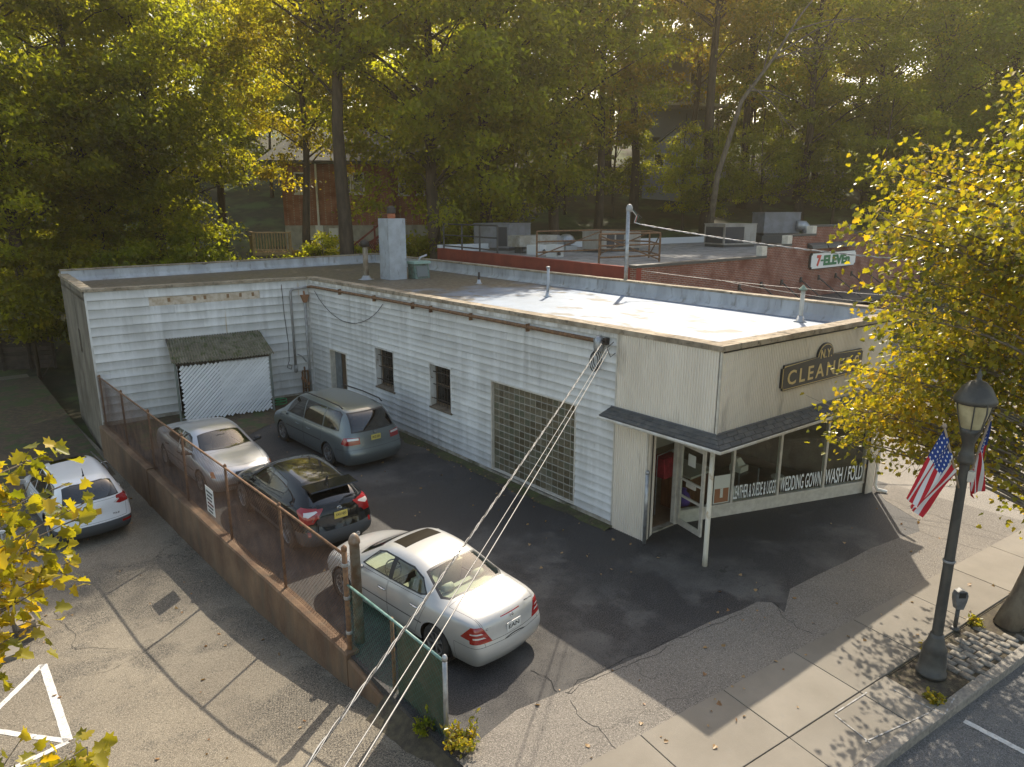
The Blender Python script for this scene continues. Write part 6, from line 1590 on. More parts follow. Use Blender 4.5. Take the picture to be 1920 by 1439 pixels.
mb = MB(); mb.tube([(gA_.x, gA_.y, ZG), (gM_.x, gM_.y, ZG + .01), (gB_.x, gB_.y, ZG)], .021, 8); mb.build('top_rail', mat('green_rail', (0.20, 0.32, 0.29), .4, var=(0.1, 0.2, 0.17), scale=9), gf, smooth=True)
mb = MB(); mb.tube([(gB_.x, gB_.y, -.1), (gB_.x, gB_.y, ZG + .06)], .035, 10); mb.lathe([(.04, ZG + .02), (.045, ZG + .06), (.03, ZG + .1), (.005, ZG + .12)], (gB_.x, gB_.y, 0), 10); mb.build('end_post', M_galv, gf, smooth=True)
mb = MB(); mb.tube([(gM_.x + .03, gM_.y, -.3), (gM_.x + .03, gM_.y, ZG)], .03, 8); mb.build('post', M_rust, gf, smooth=True)
# shade screen tied to the inner half, slightly bellied
vs, fs = [], []
for i in range(15):
    for k in range(9):
        u = i / 14; v = k / 8; p = gM_.lerp(gB_, .06 + .9 * u); bel = .035 * math.sin(u * PI) * math.sin(v * PI) + .02 * noise.noise(Vector((u * 4, v * 4, 2)))
        vs.append((p.x + .05 + bel, p.y, -.02 + (ZG - .03) * v + .02 * noise.noise(Vector((u * 5, 9, 1)))))
    if i: fs += [(9 * i - 9 + k, 9 * i + k, 9 * i + k + 1, 9 * i - 8 + k) for k in range(8)]
mb = MB(); mb.add(vs, fs); mb.build('shade_screen', mat('olive_screen', (0.045, 0.055, 0.032), .85, var=(0.08, 0.072, 0.045), scale=3), gf, smooth=True)
vs, fs = [], []
# small notice wired to the brown fence
p = Vector((FX(16.2) - .03, 16.55)); q = Vector((FX(16.0) - .03, 16.0)); nd = (q - p).normalized()
ns_ = thing('fence_notice', 'small white notice board wired low on the brown fence', 'notice', (p.x, p.y, .3))
mb = MB(); mb.wallbox(p, q, .34, 1.0, .006); mb.build('board', M_plate_w, ns_)
for k in range(6):
    z = .9 - k * .095; mb = MB(); a = p + nd * (.06 + .03 * (k % 2)); b = q - nd * (.06 + .04 * (k % 3)); mb.wallbox(a, b, z - .045, z, .002, .004); mb.build('print_line', M_ink if k != 3 else M_lred, ns_)

# ------------------------------------------------------------------ overhead service wires
def sag(A, B, s, n=40):
    A = Vector(A); B = Vector(B); return [A.lerp(B, i / n) - Vector((0, 0, s * 4 * (i / n) * (1 - i / n))) for i in range(n + 1)]
M_wire = mat('bare_aluminium_wire', (0.24, 0.235, 0.23), 0.5, metallic=.4)
M_wireblk = mat('black_wire', (0.03, 0.03, 0.03), 0.55)
W_A = Vector((11.55, 10.6, 4.42))
def ext(px, py, z, k=1.5):
    e = gnd(px, py, z); return W_A + (e - W_A) * k
E1 = ext(528, 1475, 4.35, 1.25)
path = sag(W_A, E1, .12, 60)
tw_ = thing('twisted_service_cable', 'twisted overhead service cable crossing in front of the white saloon', 'cable', tuple(W_A))
Ld = 0.0
for k in range(3):
    mb = MB(); pts = []
    for i in range(len(path) * 6 - 6):
        j, f = divmod(i, 6); p = path[j].lerp(path[j + 1], f / 6); t_ = (path[j + 1] - path[j]).normalized(); a = i * .55 + k * 2.094
        r_ = t_.cross(Vector((0, 0, 1))).normalized(); u_ = r_.cross(t_)
        pts.append(p + r_ * .0085 * math.cos(a) + u_ * .0085 * math.sin(a))
    mb.tube(pts, .005 if k else .0045, 5); mb.build('strand', M_wire if k == 0 else (M_wireblk if k == 1 else M_grey_paint), tw_, smooth=True)
E2 = ext(602, 1470, 4.32, 1.25); E3 = ext(622, 1478, 4.30, 1.25)
for nm, lab, E_, st_, r_ in (('telephone_wire', 'upper of the two plain pale wires right of the twisted cable', E2, Vector((11.55, 10.42, 4.36)), .0045), ('telephone_wire', 'lower of the two plain pale wires right of the twisted cable', E3, Vector((11.55, 10.38, 4.30)), .006)):
    mb = MB(); mb.tube(sag(st_, E_, .08, 40), r_, 6); tag(mb.build(nm, M_wire, smooth=True), lab, 'wire', 'plain service wires')
br = thing('service_bracket', 'black wall bracket with looped service cables near the roof corner', 'bracket', (11.6, 10.6, 4.4))
mb = MB(); mb.box2((11.55, 10.5, 4.35), (11.67, 10.6, 4.5)); mb.tube([(11.6, 10.55, 4.42), (11.5, 10.58, 4.45)], .025, 6); mb.build('insulator', M_iron, br)
for k in range(3):
    mb = MB(); c = Vector((11.58, 10.78 + .03 * k, 4.0)); mb.tube([(11.58, 10.75, 4.2)] + [c + Vector((0, .13 * math.cos(a) + .02 * k, .22 * math.sin(a) - .05 * k)) for a in [PI / 2 + 2 * PI * j / 14 for j in range(14)]] + [(11.55, 10.6, 4.4)], .012, 5); mb.build('loop', M_wireblk, br)
mb = MB(); mb.tube([(11.58, 10.3, 4.45), (11.5, 10.42, 4.3), (11.56, 10.36, 4.1), (11.6, 10.26, 4.2)], .01, 5); mb.build('tail', M_wireblk, br)
# mast cable and two thin wires running to the street on the right
mA = Vector((mx + .45, my - .2, 6.78)); mB = gnd(1650, 548, 4.9)
pth = sag(mA, mA + (Vector((26.5, 8.0, 5.55)) - mA) * 1.0, .18, 40)
mc = thing('mast_service_cable', 'pale twisted cable sloping down right from the roof mast', 'cable', tuple(mA))
for k in range(2):
    mb = MB(); pts = []
    for i in range(len(pth) * 5 - 5):
        j, f = divmod(i, 5); p = pth[j].lerp(pth[j + 1], f / 5); a = i * .6 + k * PI; pts.append(p + Vector((0, .016 * math.cos(a), .016 * math.sin(a))))
    mb.tube(pts, .014, 5); mb.build('strand', M_wire if k else M_silver, mc, smooth=True)
for lab, a, b in (('upper thin wire crossing in front of the brick shop facade', (1205, 508), (1640, 548)), ('lower thin wire crossing in front of the brick shop facade', (1360, 528), (1635, 563))):
    A_ = onx(a[0], a[1], 19.4); B_ = ony(b[0], b[1], 9.0); mb = MB(); mb.tube(sag(A_, B_ + (B_ - A_) * .3, .1, 20), .008, 5); tag(mb.build('thin_wire', M_wire, smooth=True), lab, 'wire', 'thin wires by the brick shop')

# ------------------------------------------------------------------ street lamp
M_lampblk = mat('lamp_iron', (0.05, 0.047, 0.042), 0.5, var=(0.075, 0.07, 0.06), scale=5)
LX, LY = 11.60, 3.26
lamp = thing('street_lamp', 'dark fluted cast-iron street lamp with an acorn lantern', 'street lamp', (LX, LY, 0))
def fluted(z0, z1, r0, r1, n=16, dp=.1):
    mb = MB(); vs = []; fs = []; N = n * 2; K = 6
    for k in range(K + 1):
        t_ = k / K; r = r0 + (r1 - r0) * t_
        for j in range(N): a = 2 * PI * j / N; rr = r * (1 if j % 2 else 1 - dp); vs.append((LX + rr * math.cos(a), LY + rr * math.sin(a), z0 + (z1 - z0) * t_))
        if k: fs += [(N * (k - 1) + j, N * (k - 1) + (j + 1) % N, N * k + (j + 1) % N, N * k + j) for j in range(N)]
    mb.add(vs, fs); return mb
mb = MB(); mb.lathe([(.225, 0), (.225, .05), (.205, .07), (.19, .3), (.18, .36), (.17, .42), (.18, .46), (.135, .56), (.11, .66), (.10, .72)], (LX, LY, 0), 16); mb.build('base', M_lampblk, lamp, smooth=True)
fluted(.7, 3.62, .08, .066).build('shaft', M_lampblk, lamp, smooth=True)
mb = MB(); mb.lathe([(.08, 3.6), (.11, 3.62), (.12, 3.67), (.10, 3.71), (.11, 3.74), (.085, 3.78), (.08, 3.9), (.13, 4.08), (.15, 4.16)], (LX, LY, 0), 16); mb.build('neck', M_lampblk, lamp, smooth=True)
lan = MB(); lan.lathe([(.13, 4.16), (.20, 4.36), (.245, 4.56)], (LX, LY, 0), 16, cap=False); lan = lan.build('lantern_glass', mat('frosted_lamp_glass', (0.50, 0.44, 0.26), .35, var=(0.4, 0.34, 0.2), scale=5, coat=.5), lamp, smooth=True)
for k in range(6):
    a = k * PI / 3 + .3; mb = MB(); mb.tube([(LX + .145 * math.cos(a), LY + .145 * math.sin(a), 4.14), (LX + .215 * math.cos(a), LY + .215 * math.sin(a), 4.36), (LX + .26 * math.cos(a), LY + .26 * math.sin(a), 4.57)], .009, 5); mb.build('lantern_rib', M_lampblk, lan)
for s in (0, PI):
    a = s + .85; mb = MB(); mb.tube([(LX + .12 * math.cos(a), LY + .12 * math.sin(a), 4.06), (LX + .24 * math.cos(a), LY + .24 * math.sin(a), 4.2), (LX + .30 * math.cos(a), LY + .30 * math.sin(a), 4.45), (LX + .29 * math.cos(a), LY + .29 * math.sin(a), 4.58)], .012, 6); mb.build('scroll_arm', M_lampblk, lamp)
mb = MB(); mb.lathe([(.27, 4.54), (.285, 4.58), (.28, 4.61), (.25, 4.66), (.19, 4.78), (.11, 4.86), (.05, 4.88), (.03, 4.92), (.04, 4.96), (.02, 5.0), (.004, 5.06)], (LX, LY, 0), 18); mb.build('lantern_hood', M_lampblk, lamp, smooth=True)
mb = MB(); mb.lathe([(.087, 1.98), (.09, 1.985), (.09, 2.01), (.087, 2.015)], (LX, LY, 0), 14); mb.build('band', M_galv, lamp)
mb = MB(); mb.box((LX + .02, LY - .1, 3.42), (.1, .07, .16)); mb.build('flag_holder', M_beige, lamp)
# flags
M_fr, M_fw, M_fb = mat('flag_red', (0.48, 0.03, 0.04), .8), mat('flag_white', (0.66, 0.64, 0.62), .8), mat('flag_blue', (0.03, 0.06, 0.22), .8)
for m_ in (M_fr, M_fw, M_fb): m_.node_tree.nodes['Principled BSDF'].inputs['Specular IOR Level'].default_value = .1
def flag(name, label, base, tip, drift, L=1.2, seed=0, f0=.22, f1=.98):
    base = Vector(base); tip = Vector(tip)
    t_ = thing(name, label, 'flag', tuple(base), 'flags on the street lamp')
    mb = MB(); mb.tube([base, tip], .016, 8); mb.lathe([(.03, 0), (.035, .02), (.02, .05), (.002, .06)], tuple(tip), 8); mb.build('flagpole', mat_once('flagpole_wood', (0.33, 0.25, 0.18), .6), t_, smooth=True)
    d = (tip - base); na, nb = 26, 30; P = {}
    side = d.cross(Vector((0, 0, 1))).normalized()
    for i in range(na + 1):
        a = i / na
        h0 = base + d * (f1 + (f0 - f1) * a)
        for j in range(nb + 1):
            b = j / nb
            # cloth gathers below the pole tip: the hoist edge follows the pole, the fly hangs down
            g = base + d * (f1 + (f0 - f1) * a * (1 - .45 * b))
            fold = .075 * b ** .6 * math.sin(a * 9 + seed + b * 1.5) + .03 * math.sin(a * 19 + b * 4 + seed)
            P[i, j] = g + Vector((0, 0, -L * b * (1 - .12 * a))) + side * fold + Vector(drift) * (b ** 1.2)
    def patch(sel, nm, m, off=0):
        vm = {}; vs = []; fs = []
        for i in range(na):
            for j in range(nb):
                if sel(i, j):
                    q = []
                    for k in ((i, j), (i, j + 1), (i + 1, j + 1), (i + 1, j)):
                        if k not in vm: vm[k] = len(vs); vs.append(P[k])
                        q.append(vm[k])
                    fs.append(q)
        m2 = MB(); m2.add(vs, fs); o = m2.build(nm, m, t_, smooth=True); o.data.update(); return o
    can_ = lambda i, j: i < 14 and j < 12
    patch(can_, 'canton', M_fb)
    for s in range(13): patch(lambda i, j: i // 2 == s and not can_(i, j), 'stripe', M_fr if s % 2 == 0 else M_fw)
    m2 = MB()
    for i in range(1, 14, 2):
        for j in range(1, 12, 2):
            c = (P[i, j] + P[i + 1, j + 1]) / 2; u = (P[i + 1, j] - P[i, j]).normalized() * .016; v = (P[i, j + 1] - P[i, j]).normalized() * .016; n = u.cross(v).normalized() * .004
            for s in (1, -1): m2.add([c + n * s + u * math.cos(k * 1.2566 * 1) * (1 if True else 1) + v * math.sin(k * 1.2566) for k in range(5)], [(0, 1, 2, 3, 4)])
    st_ = m2.build('stars', M_fw, t_); st_['kind'] = 'stuff'
fb = gnd(1794, 915, 3.2) ; sc_ = (Vector((LX, LY)) .length)
lampv = lambda px, py: (lambda d: CAM + d * ((Vector((LX, LY, 0)) - CAM).dot(_fh) / d.dot(_fh)))(ray(px, py))
b1, t1 = lampv(1793, 912), lampv(1752, 792)
flag('national_flag', 'striped flag drooping from the left pole of the street lamp', b1 + _fh * -.06, t1 + _fh * -.25, tuple(_R * -.34 + _fh * .05), 1.12, 0.3)
b2, t2 = lampv(1806, 905), lampv(1822, 790)
flag('national_flag', 'striped flag half hidden behind the street lamp post', b2 + _R * .06, t2 + _fh * .1 + _R * .34, tuple(_R * .05), .95, 2.1)
# ------------------------------------------------------------------ parking meter
pmx, pmy = 13.26, 3.47
M_unitd_ = mat('meter_grey', (0.15, 0.15, 0.15), .5, var=(0.1, 0.1, 0.1), scale=9)
pm = thing('parking_meter', 'grey parking meter half hidden behind the lamp post', 'parking meter', (pmx, pmy, 0))
mb = MB(); mb.tube([(pmx, pmy, -.02), (pmx, pmy, .42)], .035, 8); mb.lathe([(.09, 0), (.08, .03), (.05, .05)], (pmx, pmy, 0), 10); mb.build('post', M_lampblk, pm, smooth=True)
mb = MB(); vs = []; fs = []
for k, z in ((0, -.06), (1, .06)):
    for (a, h) in ((-.06, 0), (.06, 0), (.10, .16), (.11, .26), (.085, .34), (0, .375), (-.085, .34), (-.11, .26), (-.10, .16)): vs.append((pmx + a * .77 + z * .64, pmy - a * .64 + z * .77, .42 + h))
fs = [tuple(range(9)), tuple(range(9, 18))[::-1]] + [(i, 9 + i, 9 + (i + 1) % 9, (i + 1) % 9) for i in range(9)]
mb.add(vs, fs); mb.build('head', M_unitd_, pm)
mb = MB(); q = Vector((pmx, pmy, .70)) - Vector((.64, .77, 0)) * .062; mb.bar(q - _R * .06, q + _R * .06, .01, .1); mb.build('display', M_dark, pm)
# concrete wheel stop and stub wall by the painted hatching
p = gnd(50, 1195, -.9)
wstop = thing('timber_stub', 'weathered timber stub beside the painted hatching', 'timber', (p.x, p.y, side_z(p.y)))
mb = MB(); mb.box((p.x, p.y + .3, side_z(p.y) + .2), (.3, .62, .4), .12); mb.build('block', mat('weathered_timber', (0.24, 0.20, 0.15), .9, var=(0.14, 0.11, 0.08), scale=7), wstop)
mb = MB(); mb.box((p.x - .02, p.y - .04, side_z(p.y) + .28), (.18, .02, .14), .12); mb.build('worn_end', mat('worn_end', (0.13, 0.10, 0.07), .9), wstop)
p = gnd(10, 1225, -.9)
mb = MB(); mb.box((p.x - .35, p.y + .2, side_z(p.y) + .05), (1.1, .9, .12), .1)
tag(mb.build('concrete_pad', M_conc), 'pale concrete pad at the left edge below the yellow leaves', 'slab')
# low railing end beside the green saloon
rl = thing('white_rail', 'low white tubular rail at the left edge in front of the green saloon', 'rail', (-.3, 15.6, side_z(15.6)))
p0 = gnd(-30, 1000, -.55); p1 = gnd(28, 996, -.55)
mb = MB(); mb.bar(p0, p1, .08, .06); mb.build('top_bar', M_plate_w, rl)
for t_ in (.3, .55, .8, 1.0):
    q = p0.lerp(p1, t_); mb = MB(); mb.tube([(q.x, q.y, side_z(q.y) - .02), tuple(q)], .02, 6); mb.build('upright', M_plate_w, rl)
# ------------------------------------------------------------------ brick shop next door
def brick_mat(name, c1, c2, mortar, sc=(1, 1, 1)):
    m, nt, b = base_mat(name)
    g = nn(nt, 'NewGeometry'); sp = nn(nt, 'SeparateXYZ'); nt.links.new(g.outputs['Position'], sp.inputs[0])
    ad = nn(nt, 'Math', operation='ADD'); nt.links.new(sp.outputs[0], ad.inputs[0]); nt.links.new(sp.outputs[1], ad.inputs[1])
    cb = nn(nt, 'CombineXYZ'); nt.links.new(ad.outputs[0], cb.inputs[0]); nt.links.new(sp.outputs[2], cb.inputs[1])
    br = nn(nt, 'TexBrick'); br.inputs['Scale'].default_value = 1.0; br.inputs['Brick Width'].default_value = .23; br.inputs['Row Height'].default_value = .077; br.inputs['Mortar Size'].default_value = .009
    br.inputs['Color1'].default_value = (*c1, 1); br.inputs['Color2'].default_value = (*c2, 1); br.inputs['Mortar'].default_value = (*mortar, 1); br.inputs['Bias'].default_value = -.1
    nt.links.new(cb.outputs[0], br.inputs['Vector'])
    f = noise_fac(nt, coords(nt, 'world'), 1.3, .4, .7); c = mix_rgb(nt, f, br.outputs[0], tuple(x * .55 for x in c1))
    nt.links.new(c, b.inputs['Base Color']); b.inputs['Roughness'].default_value = .9
    bp = nn(nt, 'Bump'); bp.inputs['Strength'].default_value = .6; bp.inputs['Distance'].default_value = .01; bp.invert = True; nt.links.new(br.outputs[1], bp.inputs['Height']); nt.links.new(bp.outputs[0], b.inputs['Normal'])
    return m
M_brick = brick_mat('shop_brick', (0.27, 0.085, 0.05), (0.19, 0.065, 0.045), (0.34, 0.30, 0.25))
M_hbrick = brick_mat('house_brick', (0.36, 0.13, 0.07), (0.28, 0.10, 0.06), (0.40, 0.33, 0.26))
M_redwall = mat('red_painted_wall', (0.26, 0.05, 0.03), .85, var=(0.2, 0.038, 0.025), scale=1.2, space='world')
M_cap = mat('dark_metal_cap', (0.06, 0.058, 0.055), .6)
M_nroof = mat('grey_roll_roof', (0.20, 0.195, 0.19), .85, var=(0.28, 0.27, 0.26), scale=1.0, space='world', var2=(0.11, 0.105, 0.10), scale2=2.2, lo2=.52, hi2=.66)
YF = 17.2
shop = thing('brick_shop', 'brick convenience shop with a stepped parapet beyond the cleaners', 'building', (20.5, YF, 0))
NW = (22.7, 33.6); NR = 4.95
mb = MB(); mb.wallbox(NW, (20.45, YF), -.2, 5.18, .25); mb.build('side_wall', M_redwall, shop)
mb = MB(); mb.wallbox((47, YF + 14), NW, -.2, 5.35, .25); mb.build('rear_wall', mat('white_parapet', (0.6, 0.6, 0.6), .8), shop)
mb = MB(); mb.prism([(20.6, YF + .2), (47, YF + .2), (47, YF + 14.2), (22.8, 33.5)], NR - .2, NR); mb.build('roof', M_nroof, shop)
steps = [(20.45, 29.3, 5.18), (29.3, 31.4, 5.64), (31.4, 33.6, 6.06), (33.6, 37.0, 6.46), (37.0, 39.35, 6.06), (39.35, 41.8, 5.64), (41.8, 47, 5.18)]
Hdoor = (30.5, 36.9)
for k, (a, b, z) in enumerate(steps):
    mb = MB()
    for (a0, b0, z0) in ((a, b, 2.95),): mb.wallbox((a0, YF), (b0, YF), z0, z, .3)
    if a < 23: mb.wallbox((a, YF), (27.5, YF), -.2, 2.95, .3)
    if a > 41: mb.wallbox((a, YF), (b, YF), -.2, 2.95, .3)
    mb.build('front_wall', M_brick, shop)
    mb = MB(); mb.wallbox((a - (.0 if k else .05), YF), (b, YF), z, z + .1, .34, .05); mb.build('wall_cap', M_cap, shop)
for (x, z) in ((29.3, 5.64), (31.4, 6.06), (33.6, 6.46), (37.0, 6.46), (39.35, 6.06)):
    mb = MB(); mb.box2((x - .42, YF - .04, z - .38), (x - .02, YF + .25, z + .06)) if x < 36 else mb.box2((x + .02, YF - .04, z - .38), (x + .42, YF + .25, z + .06)); mb.build('pale_kneeler', M_beige, shop)
mb = MB(); mb.wallbox((27.5, YF), (41, YF), .3, 2.95, .02, -.2); mb.build('shop_window', M_dglass, shop)
mb = MB(); mb.wallbox((27.5, YF), (41, YF), -.2, .3, .2); mb.build('window_base', M_brick, shop)
for k in range(8):
    x = 27.5 + k * 1.93; mb = MB(); mb.box2((x - .04, YF + .05, .3), (x + .04, YF + .2, 2.95)); mb.build('mullion', M_cap, shop)
# awning with tie rods
mb = MB(); mb.hexa([(26.5, YF - 1.6, 2.78), (41, YF - 1.6, 2.78), (41, YF, 2.85), (26.5, YF, 2.85), (26.5, YF - 1.6, 3.0), (41, YF - 1.6, 3.0), (41, YF, 3.1), (26.5, YF, 3.1)]); aw = mb.build('awning', M_cap, shop)
for k in range(8):
    x = 27.3 + k * 1.75; mb = MB(); mb.tube([(x, YF - .02, 4.0), (x, YF - 1.45, 3.02)], .03, 6); mb.box2((x - .07, YF - .06, 3.88), (x + .07, YF - .001, 4.12)); mb.build('tie_rod', M_cap, aw)
for (a, b) in ((32.9, 34.4), (34.5, 36.0), (36.1, 37.6)):
    mb = MB(); mb.hexa([(a, YF - .3, 5.45), (b, YF - .3, 5.45), (b, YF, 5.5), (a, YF, 5.5), (a, YF - .25, 5.6), (b, YF - .25, 5.6), (b, YF, 5.72), (a, YF, 5.72)]); mb.build('lamp_hood', M_cap, shop)
# shop sign
sg7 = thing('convenience_sign', 'white notched convenience-shop sign with red and green lettering', 'sign', (35.4, YF, 4.8))
a, b, z0, z1, c = 33.15, 37.85, 4.45, 5.24, .12
out = [(a + c, z0), (b - c, z0), (b - c, z0 + c * .5), (b, z0 + c), (b, z1 - c), (b - c, z1 - c * .5), (b - c, z1), (a + c, z1), (a + c, z1 - c * .5), (a, z1 - c), (a, z0 + c), (a + c, z0 + c * .5)]
mb = MB(); mb.extr([(x, YF - .02, z) for x, z in out], (0, -.1, 0)); mb.build('border', M_cap, sg7)
mb = MB(); cx_, cz_ = (a + b) / 2, (z0 + z1) / 2; mb.extr([(cx_ + (x - cx_) * .982, YF - .12, cz_ + (z - cz_) * .92) for x, z in out], (0, -.012, 0)); mb.build('panel', mat('sign_white', (0.74, 0.74, 0.72), .4), sg7)
place_text('numeral', '7', (a + .55, YF - .132, z0 + .13), (1, 0, 0), (0, 0, 1), .42, .54, mat('sign_red', (0.55, 0.05, 0.03), .5), sg7, bold=.06, depth_=.02, out=.006)
mb = MB(); mb.box2((a + .95, YF - .15, z0 + .36), (a + 1.2, YF - .133, z0 + .44)); mb.build('hyphen', mat('sign_green', (0.02, 0.16, 0.06), .5), sg7)
place_text('letters', 'ELEVEn', (a + 1.25, YF - .132, z0 + .14), (1, 0, 0), (0, 0, 1), 2.75, .50, MATS['sign_green'], sg7, bold=.055, depth_=.02, out=.006)
# ------------------------------------------------------------------ plant on the shop roof
M_unit = mat('beige_unit', (0.36, 0.33, 0.29), .6, var=(0.28, 0.25, 0.21), scale=2, stretch=(1, 1, .3))
M_unitd = mat('grey_unit', (0.20, 0.20, 0.215), .55, var=(0.16, 0.155, 0.16), scale=2)
M_grill = mat('coil_grille', (0.045, 0.045, 0.05), .7)
def unit(name, label, x, y, z, sx, sy, h, m, grilles, rz=0.0):
    t_ = thing(name, label, 'roof unit', (x, y, z), 'air-conditioning units on the brick shop roof')
    mb = MB(); mb.box((x, y, z + .08), (sx * .96, sy * .96, .16), rz); mb.build('curb', M_cap, t_)
    mb = MB(); mb.box((x, y, z + .16 + h / 2), (sx, sy, h), rz); mb.build('cabinet', m, t_)
    mb = MB(); mb.box((x, y, z + .16 + h + .02), (sx + .06, sy + .06, .05), rz); mb.build('lid', m, t_)
    c, s = math.cos(rz), math.sin(rz)
    for (u0, u1, face) in grilles:
        if face == 'f':
            cx_ = (u0 + u1) / 2 * sx; mb = MB(); p = Vector((x + c * cx_ + s * (sy / 2 + .01), y + s * cx_ - c * (sy / 2 + .01), z + .16 + h * .48)); mb.box(p, ((u1 - u0) * sx, .03, h * .8), rz); mb.build('grille', M_grill, t_)
        else:
            cy_ = (u0 + u1) / 2 * sy; mb = MB(); p = Vector((x - c * (sx / 2 + .01) - s * cy_, y - s * (sx / 2 + .01) + c * cy_, z + .16 + h * .48)); mb.box(p, (.03, (u1 - u0) * sy, h * .8), rz); mb.build('grille', M_grill, t_)
    return t_
u1 = unit('roof_unit', 'largest grey air-conditioning unit, behind the dark railing', 27.2, 33.3, NR, 2.6, 2.4, 1.35, M_unitd, [(-.45, -.2, 's')], .35)
unit('roof_unit', 'beige air-conditioning unit inside the rusty frame', 30.9, 27.9, NR, 3.4, 1.4, .95, M_unit, [(-.35, -.17, 'f'), (-.12, .06, 'f')], -.0)
unit('roof_unit', 'beige air-conditioning unit with a dark coil nearest the stepped parapet', 40.6, 26.5, NR, 2.6, 1.9, 1.25, M_unit, [(-.42, .42, 's'), (-.48, .1, 'f')], -.25)
x4, y4 = depth(1457, 50)
u4 = unit('roof_unit', 'far grey air-conditioning unit with a silver duct elbow', x4, y4, 5.55, 2.7, 1.6, 1.35, M_unitd, [], -.5)
mb = MB(); mb.box((x4, y4, 5.3), (3.0, 1.8, .5), -.5); mb.box((x4, y4, 5.0), (3.2, .2, .3), -.5); mb.build('platform', M_cap, u4)
mb = MB(); q = Vector((x4, y4, 6.2)) + _R * 1.2 - _fh * .6; mb.tube([q, q + _R * .5 + Vector((0, 0, .0)), q + _R * .75 + Vector((0, 0, -.25)), q + _R * .78 + Vector((0, 0, -.9))], .36, 10); mb.build('duct_elbow', M_galv, u4, smooth=True)
# round exhaust fans and boxes near the side wall
ex = thing('duct_run', 'curved galvanised duct beside the largest roof unit', 'duct', (26.6, 30.0, NR))
mb = MB(); mb.hexa([(25.2, 29.4, NR + .35), (27.8, 29.2, NR + .35), (27.8, 30.2, NR + .35), (25.2, 30.4, NR + .35), (25.2, 29.4, NR + .95), (27.8, 29.2, NR + .95), (27.8, 30.2, NR + .95), (25.2, 30.4, NR + .95)]); mb.build('trunk', mat('old_duct', (0.40, 0.38, 0.34), .5, var=(0.3, 0.27, 0.22), scale=2.5, metallic=.3), ex)
mb = MB(); n = 8
for k in range(n):
    a0, a1 = k / n * PI / 2, (k + 1) / n * PI / 2
    P = lambda r_, a_, y_: (27.8 + r_ * math.sin(a_), y_, NR + .35 + r_ * math.cos(a_) - .0)
    mb.hexa([(P(.02, a0, 29.2)), P(.02, a1, 29.2), P(.02, a1, 30.2), P(.02, a0, 30.2), P(.6, a0, 29.2), P(.6, a1, 29.2), P(.6, a1, 30.2), P(.6, a0, 30.2)])
mb.build('elbow', M_galv, ex)
for x_ in (25.4, 27.3): MB().box2((x_, 29.55, NR), (x_ + .2, 30.05, NR + .35)).build('support', M_cap, ex)
fan = thing('exhaust_fan', 'domed galvanised exhaust fan on the brick shop roof', 'fan', (29.4, 30.1, NR))
mb = MB(); mb.lathe([(.25, 0), (.28, .35), (.5, .42), (.52, .6), (.4, .82), (.2, .92), (.02, .94)], (29.4, 30.1, NR), 14); mb.build('dome', M_galv, fan, smooth=True); mb = MB(); mb.box((29.4, 30.1, NR + .14), (.9, .9, .28)); mb.build('curb', M_plate_w, fan)
for lab, (x, y), s, h in (('small white vent box nearest the red wall end of the roof', (24.9, 26.3), .62, .62), ('pale vent box between the duct and the exhaust fan', (25.6, 28.3), .9, .5)):
    t_ = thing('vent_box', lab, 'vent box', (x, y, NR)); mb = MB(); mb.box((x, y, NR + h / 2), (s, s, h), .1); mb.build('box', M_plate_w, t_); mb = MB(); mb.lathe([(.08, 0), (.09, .12), (.03, .2)], (x - .1, y - s / 2 - .1, NR + .1), 8); mb.build('spout', M_cap, t_)
def railing(name, label, pts, z, h, m, diag=False, n=2):
    t_ = thing(name, label, 'railing', (pts[0][0], pts[0][1], z))
    for p in pts:
        mb = MB(); mb.tube([(p[0], p[1], z), (p[0], p[1], z + h)], .05, 6); mb.build('post', m, t_)
    for k in range(n + 1):
        zz = z + h * (1 - k / (n + .6)); mb = MB()
        for a, b in zip(pts, pts[1:]): mb.tube([(a[0], a[1], zz), (b[0], b[1], zz)], .04, 6)
        mb.build('rail', m, t_)
    if diag:
        for a, b in zip(pts, pts[1:]):
            mb = MB(); mb.tube([(a[0], a[1], z + h * .95), (b[0], b[1], z + .1)], .03, 6); mb.build('brace', m, t_)
railing('roof_railing', 'dark pipe railing round the largest roof unit', [(22.95, 33.3), (22.75, 31.3), (22.5, 29.4), (22.3, 27.7)], NR, 1.55, M_cap, n=2)
railing('roof_frame', 'rusty braced pipe frame at the front of the brick shop roof', [(22.8, 21.3), (26.3, 20.8), (28.0, 22.8), (27.5, 25.6), (23.4, 26.0)], NR, 1.3, M_rust, True, 2)
# ------------------------------------------------------------------ brick house on the rise, deck, far houses
hx, hy_ = depth(648, 50.5); hz = 4.2; hr = -YAW + R(6)
house = thing('brick_house', 'red brick house with white windows half hidden behind the trees', 'house', (hx, hy_, hz))
HM = Matrix.Translation((hx, hy_, 0)) @ Matrix.Rotation(hr, 4, 'Z')
def hp(x, y, z): return HM @ Vector((x, y, z))
def hbox(mb, a, b):
    x0, y0, z0 = a; x1, y1, z1 = b
    return mb.hexa([hp(x0, y0, z0), hp(x1, y0, z0), hp(x1, y1, z0), hp(x0, y1, z0), hp(x0, y0, z1), hp(x1, y0, z1), hp(x1, y1, z1), hp(x0, y1, z1)])
mb = MB(); hbox(mb, (-4.2, 0, 6.2), (3.2, 7, 10.3)); hbox(mb, (3.2, 1.0, 6.2), (5.6, 7, 10.2)); mb.build('wall', M_hbrick, house)
